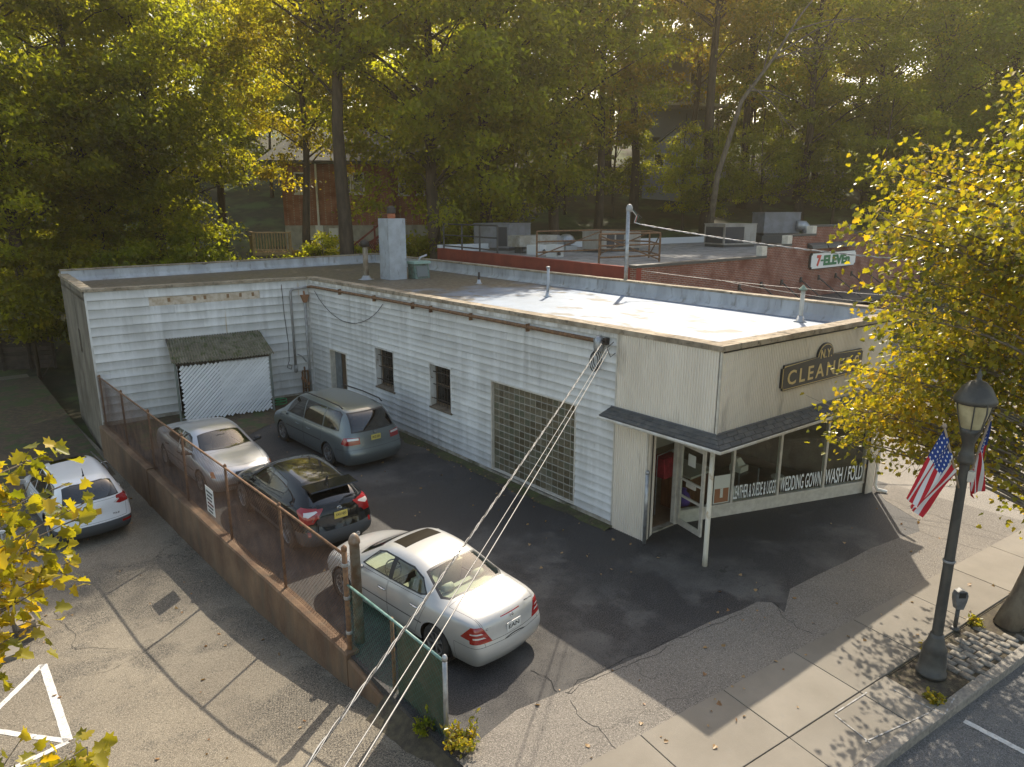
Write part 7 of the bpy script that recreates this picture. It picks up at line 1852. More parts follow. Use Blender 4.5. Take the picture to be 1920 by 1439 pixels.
mb = MB(); hbox(mb, (-4.2, .05, 2.5), (3.2, 7, 6.2)); hbox(mb, (3.2, 1.05, 2.5), (5.6, 7, 6.2)); mb.build('base_wall', mat('cream_stucco', (0.45, 0.42, 0.35), .9, var=(0.32, 0.3, 0.25), scale=1.5), house)
M_hroof = mat('house_roof', (0.15, 0.155, 0.16), .8, var=(0.11, 0.115, 0.115), scale=2)
mb = MB(); hbox(mb, (-5.5, -.4, 10.3), (3.5, .02, 10.5)); mb.add([hp(-5.6, -.5, 10.5), hp(5.9, -.5, 10.5), hp(5.9, 7.4, 10.5), hp(-5.6, 7.4, 10.5), hp(-3.2, 3.4, 13.0), hp(3.6, 3.4, 13.0)], [(0, 1, 5, 4), (1, 2, 5), (2, 3, 4, 5), (3, 0, 4), (0, 3, 2, 1)]); mb.build('roof', M_hroof, house)
M_wwin = mat('white_window', (0.70, 0.68, 0.62), .5)
def hwin(x, z, w, h, y=0):
    mb = MB()
    for (a, b, c, d) in ((x - w / 2, x + w / 2, z, z + .1), (x - w / 2, x + w / 2, z + h - .1, z + h), (x - w / 2, x - w / 2 + .1, z, z + h), (x + w / 2 - .1, x + w / 2, z, z + h), (x - w / 2, x + w / 2, z + h / 2 - .04, z + h / 2 + .04)): hbox(mb, (a, y - .09, c), (b, y + .02, d))
    o = mb.build('window', M_wwin, house); mb = MB(); hbox(mb, (x - w / 2 + .1, y - .03, z + .1), (x + w / 2 - .1, y - .01, z + h - .1)); mb.build('pane', M_dglass, o); mb = MB(); hbox(mb, (x - w / 2 - .06, y - .14, z - .1), (x + w / 2 + .06, y + .02, z)); mb.build('sill', M_wwin, o)
hwin(.05, 8.35, .85, 1.4); hwin(.95, 8.35, .85, 1.4); hwin(-2.9, 8.35, .9, 1.4); hwin(4.0, 8.3, .75, 1.5, 1.0); hwin(5.2, 8.3, .6, 1.5, 1.0); hwin(-2.2, 3.8, 1.0, 1.5, .05)
mb = MB(); hbox(mb, (-2.1, -.2, 2.5), (-1.6, .06, 6.2)); hbox(mb, (-1.2, -.16, 3.0), (-.6, .06, 6.0)); mb.build('pilaster', M_wwin, house)
mb = MB(); mb.tube([tuple(hp(-1.85, -.25, 6.2)), tuple(hp(-1.85, -.25, 10.3))], .07, 6); mb.build('drainpipe', M_wwin, house)
# red lattice stair
M_redwood = mat('red_stained_wood', (0.20, 0.035, 0.03), .8, var=(0.14, 0.025, 0.02), scale=3)
stair = thing('lattice_stair', 'dark red wooden stair with lattice panels beside the brick house', 'stair', tuple(hp(2.2, -1.2, 3.5)))
for k in range(8):
    mb = MB(); hbox(mb, (.6 + k * .32, -1.7, 5.9 - k * .0 - (7 - k) * .24), (.95 + k * .32, -.6, 5.96 - (7 - k) * .24)); mb.build('tread', M_redwood, stair)
for (x, z) in ((.6, 5.0), (2.0, 6.2), (3.2, 7.0)):
    mb = MB(); hbox(mb, (x, -1.75, 2.8), (x + .12, -1.63, z)); mb.build('post', M_redwood, stair)
mb = MB(); mb.bar(hp(.6, -1.7, 4.9), hp(3.2, -1.7, 6.9), .08, .12); mb.bar(hp(.6, -1.7, 4.3), hp(3.2, -1.7, 6.1), .08, .16); mb.build('handrail', M_redwood, stair)
for k in range(26):
    x = .1 + k * .13
    for s in (1, -1):
        zb, zt2 = 3.0, 5.2
        mb = MB(); a = hp(x, -1.68 + .02 * s, zb if s > 0 else zt2); b = hp(min(x + 1.2, 3.9), -1.68 + .02 * s, (zb + min(1.2, 3.9 - x) * 1.8) if s > 0 else (zt2 - min(1.2, 3.9 - x) * 1.8)); mb.bar(a, b, .02, .05); mb.build('lath', M_redwood, stair)
# timber deck
dx_, dy_ = depth(492, 44); dk = thing('timber_deck', 'small timber deck railing among the trees behind the roof', 'deck', (dx_, dy_, 3.6))
DM = Matrix.Translation((dx_, dy_, 0)) @ Matrix.Rotation(-YAW + R(4), 4, 'Z'); dpnt = lambda x, y, z: DM @ Vector((x, y, z))
M_deck = mat('deck_timber', (0.30, 0.20, 0.09), .8, var=(0.22, 0.145, 0.065), scale=5)
def dbar(a, b, w, h, nm): mb = MB(); mb.bar(dpnt(*a), dpnt(*b), w, h); mb.build(nm, M_deck, dk)
zb, zt2 = 4.75, 5.9
dbar((-.7, 0, zt2), (1.5, 0, zt2), .16, .08, 'top_rail'); dbar((-.7, 0, zb + .1), (1.5, 0, zb + .1), .08, .1, 'bottom_rail'); dbar((-.75, 1.1, zb - .12), (1.55, 1.1, zb - .12), 2.4, .22, 'floor'); dbar((-.7, 0, zt2), (-1.5, 2, zt2), .16, .08, 'top_rail'); dbar((-.7, 0, zb + .45), (-1.5, 2, zb + .45), .06, 1.0, 'side_panel')
for k in range(13): x = -.6 + k * .17; dbar((x, 0, zb), (x, 0, zt2), .06, .06, 'baluster')
for x in (-.7, 1.5): dbar((x, 0, 2.5), (x, 0, zt2 + .05), .14, .14, 'post')
def far_house(name, label, px, dist, w, h, z, m, rz=.2, porch=False):
    x, y = depth(px, dist); t_ = thing(name, label, 'house', (x, y, z)); Mx = Matrix.Translation((x, y, z)) @ Matrix.Rotation(-YAW + rz, 4, 'Z'); q = lambda a, b, c: Mx @ Vector((a, b, c))
    mb = MB(); mb.hexa([q(-w / 2, 0, -3), q(w / 2, 0, -3), q(w / 2, 7, -3), q(-w / 2, 7, -3), q(-w / 2, 0, h), q(w / 2, 0, h), q(w / 2, 7, h), q(-w / 2, 7, h)]); mb.add([q(-w / 2, 0, h), q(w / 2, 0, h), q(0, 0, h + w * .38)], [(0, 1, 2)]); mb.build('wall', m, t_)
    mb = MB(); e = .4
    for s in (-1, 1): mb.hexa([q(s * (w / 2 + e), -e, h - .3), q(s * (w / 2 + e), 7 + e, h - .3), q(0, 7 + e, h + w * .38), q(0, -e, h + w * .38), q(s * (w / 2 + e), -e, h - .1), q(s * (w / 2 + e), 7 + e, h - .1), q(0, 7 + e, h + w * .38 + .2), q(0, -e, h + w * .38 + .2)])
    mb.build('roof', M_hroof, t_)
    for (wx_, wz) in ((-w * .25, h * .45), (w * .25, h * .45), (0, h + .3)):
        mb = MB(); mb.hexa([q(wx_ - .5, -.08, wz), q(wx_ + .5, -.08, wz), q(wx_ + .5, .02, wz), q(wx_ - .5, .02, wz), q(wx_ - .5, -.08, wz + 1.3), q(wx_ + .5, -.08, wz + 1.3), q(wx_ + .5, .02, wz + 1.3), q(wx_ - .5, .02, wz + 1.3)]); o = mb.build('window', M_wwin, t_)
        mb = MB(); mb.hexa([q(wx_ - .4, -.1, wz + .1), q(wx_ + .4, -.1, wz + .1), q(wx_ + .4, -.07, wz + .1), q(wx_ - .4, -.07, wz + .1), q(wx_ - .4, -.1, wz + 1.2), q(wx_ + .4, -.1, wz + 1.2), q(wx_ + .4, -.07, wz + 1.2), q(wx_ - .4, -.07, wz + 1.2)]); mb.build('pane', M_dglass, o)
    if porch:
        mb = MB(); mb.hexa([q(-w * .6, -2.6, -.3), q(w * .6, -2.6, -.3), q(w * .6, 0, -.3), q(-w * .6, 0, -.3), q(-w * .6, -2.6, -.05), q(w * .6, -2.6, -.05), q(w * .6, 0, -.05), q(-w * .6, 0, -.05)]); mb.build('porch_floor', M_wwin, t_)
        for k in range(12): 
            xx = -w * .58 + k * w * 1.16 / 11; mb = MB(); mb.bar(q(xx, -2.5, -.05), q(xx, -2.5, .9), .06, .06, up=(0, 1, 0)); mb.build('baluster', M_wwin, t_)
        mb = MB(); mb.bar(q(-w * .6, -2.5, .95), q(w * .6, -2.5, .95), .1, .1); mb.build('porch_rail', M_wwin, t_)
    return t_
M_grs = mat('grey_siding', (0.26, 0.27, 0.28), .7)
far_house('hillside_house', 'pale house with a porch glimpsed high among the trees', 1258, 74, 7, 4.2, 17.2, M_grs, .2, True)
far_house('gabled_house', 'grey gabled roof glimpsed between the trunks above the brick shop', 1262, 66, 6.0, 2.0, 10.0, M_grs, -.5)
# grey wall and dark board fence at the far end of the side lot
bw = thing('board_fence', 'dark weathered board fence at the shaded end of the side lot', 'fence', (2, 41, -1.1))
A, B = gnd(-60, 700, -1.1), gnd(108, 690, -1.1)
M_bf = mat('dark_board', (0.07, 0.055, 0.045), .9, var=(0.045, 0.035, 0.03), scale=4, rnd=.25)
d_ = (B - A).normalized(); Lb = (B - A).length
for k in range(9):
    mb = MB(); z = -1.05 + k * .24; mb.bar(A + Vector((0, 0, z + 1.1 + .11)), B + Vector((0, 0, z + 1.1 + .11)), .04, .22); mb.build('board', M_bf, bw)
for t_ in (0.1, .4, .7, .98): q = A.lerp(B, t_); mb = MB(); mb.box((q.x, q.y - .06, .1), (.14, .14, 2.4)); mb.build('post', M_bf, bw)
# ------------------------------------------------------------------ foliage
import numpy as np
def leaf_shape(kind):
    if kind == 'quad':
        return np.array([(0, 0, 0), (.45, .30, .06), (1, 0, -.04), (.5, -.28, .07)]), [(0, 1, 2, 3)]
    if kind == 'oval':
        return np.array([(0, 0, 0), (.3, .26, .07), (.7, .22, .05), (1, 0, -.06), (.7, -.22, .05), (.3, -.26, .07)]), [(0, 1, 2, 3), (0, 3, 4, 5)]
    h = [(0, 0), (.10, .16), (.02, .42), (.30, .32), (.42, .54), (.54, .26), (.74, .28), (1.0, 0)]
    L = [(x, y, .28 * y - .12 * x * x) for x, y in h]; Rr = [(x, -y, .28 * y - .12 * x * x) for x, y in h[1:-1]]
    return np.array(L + Rr), [tuple(range(8)), (0, 7) + tuple(range(13, 7, -1))]
def leaves_mesh(name, C, S, D, kind, lv, rng, tilt=.8, upn=1.0):
    """C centres, S sizes, D preferred leaf-axis directions (may be zero); lv colour value for each leaf"""
    V, F = leaf_shape(kind); n = len(C); k = len(V)
    ax = D + rng.normal(0, tilt, (n, 3)); ax /= np.linalg.norm(ax, axis=1)[:, None] + 1e-9
    nr = np.array([0, 0, upn]) + rng.normal(0, .55, (n, 3)); nr -= ax * (nr * ax).sum(1)[:, None]; nr /= np.linalg.norm(nr, axis=1)[:, None] + 1e-9
    bt = np.cross(nr, ax)
    P = C[:, None, :] + S[:, None, None] * (ax[:, None, :] * (V[None, :, 0:1] - .35) + bt[:, None, :] * V[None, :, 1:2] + nr[:, None, :] * V[None, :, 2:3])
    me = bpy.data.meshes.new(name); me.vertices.add(n * k); me.vertices.foreach_set('co', P.reshape(-1))
    loops = np.concatenate([np.array(f) for f in F]); tot = [len(f) for f in F]; nf = len(F)
    li = (np.arange(n)[:, None] * k + loops[None, :]).reshape(-1)
    me.loops.add(len(li)); me.loops.foreach_set('vertex_index', li)
    lt_ = np.tile(np.array(tot), n); ls = np.concatenate([[0], np.cumsum(lt_)[:-1]])
    me.polygons.add(n * nf); me.polygons.foreach_set('loop_start', ls); me.polygons.foreach_set('loop_total', lt_)
    me.update(calc_edges=True)
    at = me.attributes.new('lv', 'FLOAT', 'FACE'); at.data.foreach_set('value', np.repeat(lv, nf).astype(np.float32))
    return me
M_bark = mat('bark', (0.085, 0.062, 0.042), .95, var=(0.05, 0.037, 0.026), scale=5, stretch=(1, 1, .25), bump=.7, bscale=14)
M_barkp = mat('pale_bark', (0.20, 0.165, 0.12), .95, var=(0.12, 0.095, 0.07), scale=6, stretch=(1, 1, .25), bump=.6, bscale=18)
M_lf1 = leaf_mat('leaf_green', [(0.066, 0.076, 0.017), (0.095, 0.108, 0.02), (0.12, 0.13, 0.023), (0.155, 0.148, 0.026)], .64, (5.5, 5.2, .9))
M_lf2 = leaf_mat('leaf_olive', [(0.070, 0.074, 0.016), (0.105, 0.105, 0.019), (0.135, 0.126, 0.022), (0.17, 0.138, 0.025)], .64, (5.5, 5.0, .8))
M_lf3 = leaf_mat('leaf_yellow', [(0.105, 0.125, 0.02), (0.21, 0.205, 0.024), (0.32, 0.275, 0.028), (0.45, 0.305, 0.03)], .52, (1.9, 1.75, .42), .3, 0.0)
def tree_proto(seed, H, Rc, c0, nclump, nleaf, ls, m, trunk_r, squash=1.0, kind='quad', lean=.02):
    rng = np.random.default_rng(seed); random.seed(seed)
    tm = MB()
    top = H * .9; pth = [Vector((lean * H * (z / H) ** 1.5 + .12 * math.sin(z * .5 + seed), .1 * math.cos(z * .4 + seed), z)) for z in [top * i / 10 for i in range(11)]]
    pth[0].z = -1.0
    tm.tube(pth, [trunk_r * (1.35 if i == 0 else 1) * (1 - .085 * i) for i in range(11)], 9)
    zc_, rz = (c0 * H + H) / 2, (H - c0 * H) / 2
    Cs = []
    while len(Cs) < nclump:
        p = rng.normal(0, 1, 3); p /= np.linalg.norm(p); r = rng.uniform(.35, 1.0) ** .6
        w = 1 - .35 * max(0, p[2]); Cs.append((p[0] * Rc * r * w, p[1] * Rc * r * w, zc_ + p[2] * rz * r * .95))
    Cs = np.array(Cs)
    for i in range(0, nclump, 3):
        c = Vector(Cs[i]); hz_ = max(c0 * H * .55, c.z - .55 * math.hypot(c.x, c.y)); j = min(9, int(hz_ / top * 10)); a = pth[j].lerp(pth[j + 1], hz_ / top * 10 - j) if j < 10 else pth[10]
        mid = a.lerp(c, .5) + Vector((0, 0, .35)); rr = trunk_r * .28 * (1 - .6 * hz_ / H)
        tm.tube([a, mid, c], [rr, rr * .6, rr * .2], 5, caps=False)
    tme = tm.mesh('trunk'); tme.materials.append(M_bark); tme.shade_smooth()
    pts, szs, dirs, lvs = [], [], [], []
    for c in Cs:
        rc = rng.uniform(.75, 1.6) * Rc / 6.5; n = int(nleaf * rng.uniform(.6, 1.3))
        q = rng.normal(0, 1, (n, 3)) * np.array([rc, rc, rc * .5]) * .56
        q[:, 2] -= .10 * (q[:, 0] ** 2 + q[:, 1] ** 2) / rc
        out = np.array([c[0], c[1], 0.0]); out = out / (np.linalg.norm(out) + .1)
        pts.append(c + q); szs.append(rng.uniform(.65, 1.25, n) * ls); dirs.append(np.tile(out * .6 + np.array([0, 0, -.45]), (n, 1)))
        lvs.append(np.clip(rng.normal(rng.uniform(.25, .75), .2, n), 0, 1))
    cme = leaves_mesh('crown', np.concatenate(pts), np.concatenate(szs), np.concatenate(dirs), kind, np.concatenate(lvs), rng)
    cme.materials.append(m)
    return tme, cme
PR = {'A': tree_proto(11, 24, 6.8, .10, 135, 210, .27, M_lf1, .34), 'B': tree_proto(12, 27, 7.2, .42, 110, 200, .27, M_lf2, .42, lean=.04), 'C': tree_proto(13, 25, 4.6, .14, 105, 195, .25, M_lf2, .30),
      'D': tree_proto(14, 22, 6.2, .16, 120, 205, .27, M_lf1, .30, lean=-.03), 'E': tree_proto(15, 26, 5.8, .28, 105, 195, .27, M_lf2, .36, lean=.05), 'S': tree_proto(16, 3.2, 1.9, .02, 40, 170, .15, M_lf1, .05), 'F': tree_proto(18, 24, 5.8, .08, 150, 260, .27, M_lf1, .36), 'T': tree_proto(17, 10, 3.4, .08, 60, 170, .21, M_lf1, .13)}
def plant_tree(name, label, cat, px, dist, proto, sc_=1.0, group=None, dz=0.0, rz=None, z=None, sxy=1.0):
    x, y = depth(px, dist); zz = hill(x, y) if z is None else z
    t_ = thing(name, label, cat, (x, y, zz + dz), group); t_.rotation_euler = (0, 0, random.uniform(0, 6.28) if rz is None else rz); t_.scale = (sc_ * sxy, sc_ * sxy, sc_)
    for nm, me in zip(('trunk', 'crown') if cat == 'tree' else ('stem', 'foliage'), PR[proto]):
        o = bpy.data.objects.new(nm, me); COL.objects.link(o); o.parent = t_
    return t_
random.seed(21)
G1 = 'trees on the wooded rise'
for px, d, pr, s, lab in (
    (-190, 33, 'A', .9, 'leafy tree at the far left edge above the side lot'), (20, 38, 'F', 1.05, 'dense dark tree overhanging the left end of the cleaners roof'), (165, 41, 'F', 1.05, 'dense green tree rising behind the left wing parapet'),
    (300, 43, 'F', 1.0, 'bushy tree behind the middle of the wing parapet'), (415, 49, 'C', 1.05, 'narrow tree just left of the timber deck'), (572, 45.5, 'E', .85, 'slender trunk between the timber deck and the brick house'),
    (640, 41, 'B', 1.15, 'tall bare-trunked tree standing in front of the brick house'), (815, 44.5, 'F', 1.25, 'big leafy tree directly behind the grey chimney'), (912, 47, 'F', 1.3, 'leafy tree behind the largest rooftop air-conditioning unit'),
    (1040, 50.5, 'A', 1.2, 'broad tree behind the exhaust fan on the shop roof'), (1122, 56, 'C', 1.15, 'narrow tall tree left of the service mast'), (1188, 60, 'E', 1.1, 'tall tree directly behind the service mast'),
    (1322, 57, 'B', 1.1, 'tall straight-trunked tree above the middle of the brick shop roof'), (1388, 64, 'E', 1.1, 'slim tree right of the tall straight-trunked one'), (1500, 60, 'A', 1.1, 'dark tree above the stepped brick parapet'),
    (1620, 62, 'D', 1.15, 'dark tree behind the white convenience sign'), (1740, 60, 'A', 1.1, 'dark woodland tree behind the upper yellow street-tree branches'), (1860, 58, 'A', 1.1, 'dark woodland tree in the upper right corner'), (1990, 54, 'D', 1.1, 'woodland tree just beyond the right edge of the picture')):
    plant_tree('woodland_tree', lab, 'tree', px, d, pr, s, G1)
lab2 = 'background tree in the packed rear rows of the hillside wood'
for k in range(21):
    px = -230 + k * 115 + random.uniform(-30, 30)
    plant_tree('hillside_tree', lab2, 'tree', px, random.uniform(68, 75), random.choice('ABCDE' if not 1180 < px < 1320 else 'BE'), random.uniform(.9, 1.15), 'rear rows of the hillside wood')
for k in range(19):
    px = -200 + k * 130 + random.uniform(-40, 40)
    plant_tree('hillside_tree', lab2, 'tree', px, random.uniform(88, 98), random.choice('ABDE'), random.uniform(.85, 1.1), 'rear rows of the hillside wood')
# undergrowth
ORD = 'first second third fourth fifth sixth seventh eighth ninth tenth eleventh twelfth'.split()
random.seed(5)
shr = [(30, 36), (120, 37.5), (215, 38), (300, 39.5), (360, 41), (600, 43.5), (660, 44), (590, 45), (690, 44), (725, 46.5), (780, 45), (860, 47)]
names = ['at the left end behind the wing', 'behind the wing parapet near its left corner', 'behind the wing parapet left of centre', 'behind the middle of the wing parapet', 'just left of the timber deck', 'at the foot of the bare-trunked tree, on its left', 'at the foot of the bare-trunked tree, on its right',
         'in front of the pale house base', 'right of the red lattice stair', 'between lattice stair and chimney', 'behind the grey chimney', 'behind the dark pipe railing']
for (px, d), nm in zip(shr, names):
    plant_tree('shrub', 'green leafy shrub ' + nm, 'shrub', px, d, 'S', random.uniform(.9, 1.4) if px > 500 else random.uniform(1.4, 2.0), 'shrubs behind the buildings', z=max(1.8, hill(*depth(px, d))) if px > 500 else None)
for k in range(12):
    px = 880 + k * 95 + random.uniform(-25, 25)
    plant_tree('understorey_tree', ORD[k] + ' from the left of the low leafy trees behind the brick shop roof', 'tree', px, random.uniform(56, 62), 'T', random.uniform(.8, 1.3), 'understorey behind the brick shop')
for k in range(5):
    px = -60 + k * 85 + random.uniform(-20, 20)
    plant_tree('understorey_tree', ORD[k] + ' from the left of the low leafy trees behind the cleaners wing', 'tree', px, random.uniform(39, 44), 'T', random.uniform(.8, 1.1), 'understorey behind the wing')
for k in range(34):
    px = -100 + k * 62 + random.uniform(-25, 25)
    plant_tree('hillside_tree', 'low bushy tree filling the slope under the hillside wood', 'tree', px, random.uniform(64, 84), 'T', random.uniform(1.1, 1.7), 'low trees on the hillside slope')
# bare leaning limb on the right
bx_, by_ = depth(1330, 54)
bt = thing('bare_tree', 'bare pale-branched tree leaning right among the dark trees', 'tree', (bx_, by_, hill(bx_, by_)))
base = Vector((bx_, by_, hill(bx_, by_))); tipv = lambda px, py, d_=52: (lambda r_: CAM + r_ * (d_ / r_.dot(_fh)))(ray(px, py))
mb = MB(); mb.tube([base, tipv(1345, 330), tipv(1390, 190), tipv(1450, 110), tipv(1500, 30), tipv(1540, -20)], [.26, .2, .15, .11, .07, .04], 7); mb.build('trunk', M_barkp, bt, smooth=True)
random.seed(9); mb = MB()
for a, b in (((1400, 170), (1500, 190)), ((1460, 100), (1600, 30)), ((1455, 110), (1560, 90)), ((1480, 60), (1620, 35)), ((1405, 160), (1480, 235)), ((1430, 140), (1450, 60))):
    P0, P1 = tipv(*a), tipv(b[0], b[1], 51)
    mb.tube([P0, P0.lerp(P1, .5) + Vector((0, 0, .3)), P1], [.07, .045, .015], 5)
    for q in range(9):
        t_ = random.uniform(.3, 1); c = P0.lerp(P1, t_); e = c + (P1 - P0).normalized() * random.uniform(.4, 1.3) + Vector((random.uniform(-.8, .8), random.uniform(-.8, .8), random.uniform(-1.1, .3))); mb.tube([c, c.lerp(e, .5) + Vector((0, 0, .1)), e], [.02, .014, .006], 4)
mb.build('limbs', M_barkp, bt)

# ------------------------------------------------------------------ street trees with maple leaves
def street_tree(name, label, base, trunk, targets, per, ls, m, seed, spread=.34, br=.7):
    rng = np.random.default_rng(seed); random.seed(seed)
    t_ = thing(name, label, 'tree', tuple(base)); tp = [Vector(p) for p in trunk]
    mb = MB(); n = len(tp); mb.tube(tp, [.19 * (1 - .7 * i / (n - 1)) * (1.25 if i == 0 else 1) for i in range(n)], 12); mb.build('trunk', M_barkp, t_, smooth=True)
    bm_ = MB(); C, S, D, LV = [], [], [], []
    for tg in targets:
        tg = Vector(tg); hz_ = tg.z - .35 * (Vector((tg.x, tg.y)) - Vector((tp[-1].x, tp[-1].y))).length
        zs = [p.z for p in tp]; hz_ = max(zs[1] + .2, min(zs[-1] - .05, hz_)); j = max(i for i in range(n - 1) if zs[i] <= hz_); f = (hz_ - zs[j]) / (zs[j + 1] - zs[j]); a = tp[j].lerp(tp[j + 1], f)
        L = (tg - a).length; mid = a.lerp(tg, .55) + Vector((random.uniform(-.2, .2), random.uniform(-.2, .2), .10 * L))
        cur = [(a * (1 - s) ** 2 + mid * 2 * s * (1 - s) + tg * s * s) for s in [i / 8 for i in range(9)]]
        bm_.tube(cur, [(.012 + .010 * L * (1 - i / 8) ** 1.2) * br for i in range(9)], 5, caps=False)
        od = (tg - a).normalized()
        for q in range(per):
            s = 1 - (random.random() ** 1.35) * .62; i = min(7, int(s * 8)); c = cur[i].lerp(cur[i + 1], s * 8 - i); w = spread * (1.15 - .75 * (s - .4))
            o = rng.normal(0, 1, 3) * np.array([w, w, w * .62]); C.append(np.array(c) + o); S.append(ls * rng.uniform(.7, 1.25)); D.append(np.array(od) * .5 + np.array([o[0], o[1], -.75])); 
            LV.append(min(1, max(0, rng.normal(.48 + .2 * math.sin(c.x * 2.1 + c.z * 1.7), .22))))
            if q % 7 == 0: bm_.tube([c, Vector(c) + Vector(o) * .9], [.006, .003], 3, caps=False)
    bm_.build('branches', M_barkp, t_, smooth=True)
    me = leaves_mesh('crown', np.array(C), np.array(S), np.array(D), 'maple', np.array(LV), rng, .5, .55); me.materials.append(m)
    o = bpy.data.objects.new('crown', me); COL.objects.link(o); setp(o, t_)
    return t_
random.seed(31)
tb_ = Vector((14.18, 2.91, -.05)); rr_ = _R
trunk = [tb_, tb_ + rr_ * .18 + Vector((0, 0, .7)), tb_ + rr_ * .42 + Vector((0, 0, 1.7)), tb_ + rr_ * .55 + Vector((0, 0, 3.0)), tb_ + rr_ * .5 + Vector((0, 0, 4.6)), tb_ + rr_ * .7 + Vector((0, 0, 6.2)), tb_ + rr_ * .75 + Vector((0, 0, 7.6))]
fd = (tb_ - CAM).dot(_fh)
def at(px, py, off): r_ = ray(px, py); return CAM + r_ * ((fd + off) / r_.dot(_fh))
tg = [at(px, py, random.uniform(-.3, .8) if py < 640 else random.uniform(.2, 1.0)) for px, py in ((1625, 322), (1660, 305), (1700, 300), (1745, 285), (1690, 372), (1640, 395), (1592, 432), (1640, 470), (1660, 440), (1720, 400), (1700, 350), (1612, 540), (1580, 602), (1640, 570), (1670, 520), (1650, 620), (1600, 690), (1578, 765), (1600, 730), (1650, 700), (1600, 790), (1660, 790), (1700, 760), (1720, 830), (1690, 650), (1905, 215), (1890, 260), (1870, 300), (1830, 320), (1790, 350), (1915, 160), (1880, 850), (1895, 900), (1912, 930), (1870, 800), (1905, 850))]
for k in range(150):
    px = random.uniform(1650, 2300); lo_ = 330 + max(0, 1800 - px) * .55 if px < 1900 else 150
    py = random.uniform(lo_, 730 if px < 1850 else 860); tg.append(at(px, py, random.uniform(-2.4, 2.4) if py < 600 else random.uniform(.1, 2.4)))
for k in range(34):     # the side towards the shop, seen mostly by its shadow
    a = random.uniform(.9, 2.6); r_ = random.uniform(2.2, 4.0); tg.append(Vector((14.4 + r_ * math.cos(a), 3.0 + r_ * math.sin(a) * .95, random.uniform(3.1, 4.6))))
tg = [t_ for t_ in tg if not (lambda v: (v.dot(_R) / v.dot(_fh) * 1360 + 960 < (1612 if 590 < CYP - (v.dot(_U) / v.dot(_F)) * FPX < 745 else 1590)))(t_ - CAM)]
street_tree('street_tree', 'yellowing street tree beside the lamp with a pale trunk', tb_, trunk, tg, 135, .09, M_lf3, 4, .31, .6)
# foreground tree at the left edge, its crown just below the camera
lb = Vector((-2.6, 4.75, -.05)); trunk = [lb, lb + Vector((.05, 0, 1)), lb + Vector((.1, .1, 2.4)), lb + Vector((.1, .15, 3.8)), lb + Vector((.2, .2, 5.0)), lb + Vector((.2, .2, 6.0))]
tg = []
for px, py, d_ in ((40, 870, 5.2), (90, 850, 5.2), (60, 930, 5.0), (130, 905, 5.1), (20, 960, 5.0), (175, 935, 5.0), (30, 1010, 4.9), (120, 1000, 4.9), (160, 965, 5.0), (60, 1070, 4.8), (110, 1085, 4.8), (30, 1130, 4.7), (80, 1160, 4.7), (10, 1190, 4.7), (140, 1050, 4.9), (165, 1400, 4.2), (180, 1428, 4.2), (100, 1440, 4.2), (20, 1438, 4.2), (150, 1460, 4.2), (-60, 900, 5.2), (-80, 1050, 5.0), (-60, 1180, 4.6), (-120, 1250, 4.4), (-40, 1300, 4.3)):
    r_ = ray(px, py); tg.append(CAM + r_ * (d_ / r_.dot(_fh)))
for k in range(26):
    a = random.uniform(2.2, 5.6); r_ = random.uniform(.8, 2.6); tg.append(lb + Vector((r_ * math.cos(a), r_ * math.sin(a), random.uniform(3.6, 6.2))))
street_tree('street_tree', 'yellow-green leaves of a street tree crown at the left edge', lb, trunk, tg, 62, .108, M_lf3, 8, .17, .3)
# ------------------------------------------------------------------ weeds and litter
def weed(name, label, x, y, z, n, h, m, seed):
    rng = np.random.default_rng(seed); C, S, D = [], [], []; st_ = MB()
    t_ = thing(name, label, 'weed', (x, y, z))
    for k in range(n):
        a = rng.uniform(0, 6.28); L = h * rng.uniform(.5, 1.2); e = Vector((x + L * .7 * math.cos(a), y + L * .7 * math.sin(a), z + L * rng.uniform(.4, 1))); b = Vector((x + rng.normal(0, .07), y + rng.normal(0, .07), z)); st_.tube([b, b.lerp(e, .5) + Vector((0, 0, .06)), e], [.006, .004, .002], 4, caps=False)
        for q in range(16):
            s = rng.uniform(.25, 1); p = b.lerp(e, s); C.append(np.array(p) + rng.normal(0, .03, 3)); S.append(rng.uniform(.04, .1)); D.append(np.array(e - b) * 1.0)
    st_.build('stems', M_bark, t_)
    me = leaves_mesh('leaves', np.array(C), np.array(S), np.array(D), 'oval', rng.uniform(0, 1, len(C)), rng); me.materials.append(m); o = bpy.data.objects.new('leaves', me); COL.objects.link(o); setp(o, t_)
p = gnd(868, 1400); weed('weed_clump', 'yellow-green weed clump at the foot of the galvanised end post', p.x, p.y, -.02, 26, .42, M_lf3, 1)
p = gnd(800, 1378, -.1); weed('weed_clump', 'low weeds under the green fence on the soil bank', p.x, p.y, -.06, 14, .25, M_lf1, 2)
for (x, y, lab) in ((12.25, 3.55, 'grass tuft between the lamp base and the granite blocks'), (13.7, 3.3, 'grass tuft at the foot of the street tree'), (10.9, 2.95, 'weeds in the kerb joint below the lamp')):
    weed('grass_tuft', lab, x, y, 0, 12, .13, M_lf3, int(x * 7))
rng = np.random.default_rng(77)
C = []
for k in range(120):
    C.append((rng.uniform(5.2, 11.4), rng.uniform(8, 25.5), .012))
for k in range(45): C.append((rng.uniform(6, 18), rng.uniform(5.0, 7.0), .016))
for k in range(60):
    y = rng.uniform(8.5, 24); C.append((rng.uniform(-1, 4.2), y, side_z(y) + .014))
for k in range(25): x = rng.uniform(7, 17); C.append((x, rng.uniform(jt(x), bk(x)), .022))
for k in range(160): y = rng.uniform(10.5, 26); C.append((11.62 - abs(rng.normal(0, .25)), y, .015))
C = np.array(C); n = len(C); S = rng.uniform(.03, .085, n)
V = np.zeros((n, 3)); V[:, :2] = rng.normal(0, 1, (n, 2))
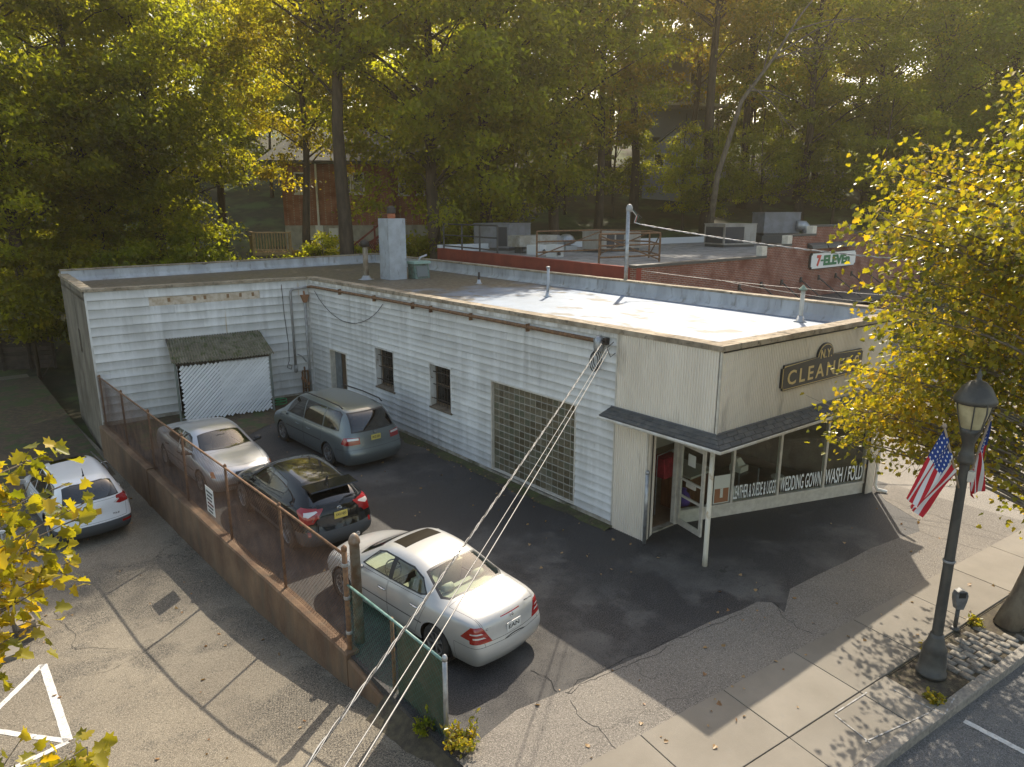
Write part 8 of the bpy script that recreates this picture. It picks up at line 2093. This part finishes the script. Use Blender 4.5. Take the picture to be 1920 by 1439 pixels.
me = leaves_mesh('fallen_leaves', C, S, V, 'maple', rng.uniform(.2, 1, n), rng, .1); me.materials.append(leaf_mat('dry_leaf', [(0.16, 0.09, 0.03), (0.24, 0.15, 0.05), (0.30, 0.22, 0.08), (0.34, 0.26, 0.12)], .15))
o = bpy.data.objects.new('fallen_leaves', me); COL.objects.link(o); tag(o, 'scattered fallen leaves on the asphalt', 'leaves', kind='stuff')
# moss and damp soil along the foot of the long wall
vs, fs = [], []; N = 60
for i in range(N + 1):
    y = 26.2 - 16.0 * i / N; w = .22 + .22 * noise.noise(Vector((y * 1.1, 3, 1))) + .12 * noise.noise(Vector((y * 4, 3, 1)))
    vs += [(11.66, y, .05), (11.55 - w * .4, y, .03), (11.55 - max(.03, w), y, .003)]
    if i: fs += [(3 * i - 3, 3 * i - 2, 3 * i + 1, 3 * i), (3 * i - 2, 3 * i - 1, 3 * i + 2, 3 * i + 1)]
mb = MB(); mb.add(vs, fs); tag(mb.build('moss_verge', mat('moss_soil', (0.045, 0.042, 0.022), .95, var=(0.06, 0.075, 0.02), scale=3, space='world', var2=(0.09, 0.07, 0.045), scale2=14, bump=.8, bscale=30), smooth=True), kind='structure')
# leaf-strewn earth at the head of the lot
vs, fs = [], []
for i in range(21):
    for k in range(9):
        u, v = i / 20, k / 8; x = 4.6 + u * 6.9; y = 23.0 + v * 3.6 + (1 - v) * (.9 * noise.noise(Vector((x * .5, 1, 2)))); vs.append((x, min(y, 26.9 - (x - 4.13) * .07), .012 + .05 * v + .03 * abs(noise.noise(Vector((x, y, 3))))))
    if i: fs += [(9 * i - 9 + k, 9 * i + k, 9 * i + k + 1, 9 * i - 8 + k) for k in range(8)]
mb = MB(); mb.add(vs, fs); tag(mb.build('earth_patch', M_leafsoil, smooth=True), kind='structure')
# ------------------------------------------------------------------ thin haze added in place of the lens-flare veil
m = bpy.data.materials.new('veil_haze'); m.use_nodes = True; nt = m.node_tree; nt.nodes.clear()
pv = nn(nt, 'VolumePrincipled'); pv.inputs['Color'].default_value = (1.0, 0.88, 0.66, 1); pv.inputs['Density'].default_value = 0.0006; pv.inputs['Anisotropy'].default_value = 0.6
oo = nn(nt, 'OutputMaterial'); nt.links.new(pv.outputs[0], oo.inputs['Volume'])
hz_ = MB().box2((-610, -610, -2.5), (610, 610, 62)).build('haze', m); tag(hz_, kind='stuff')
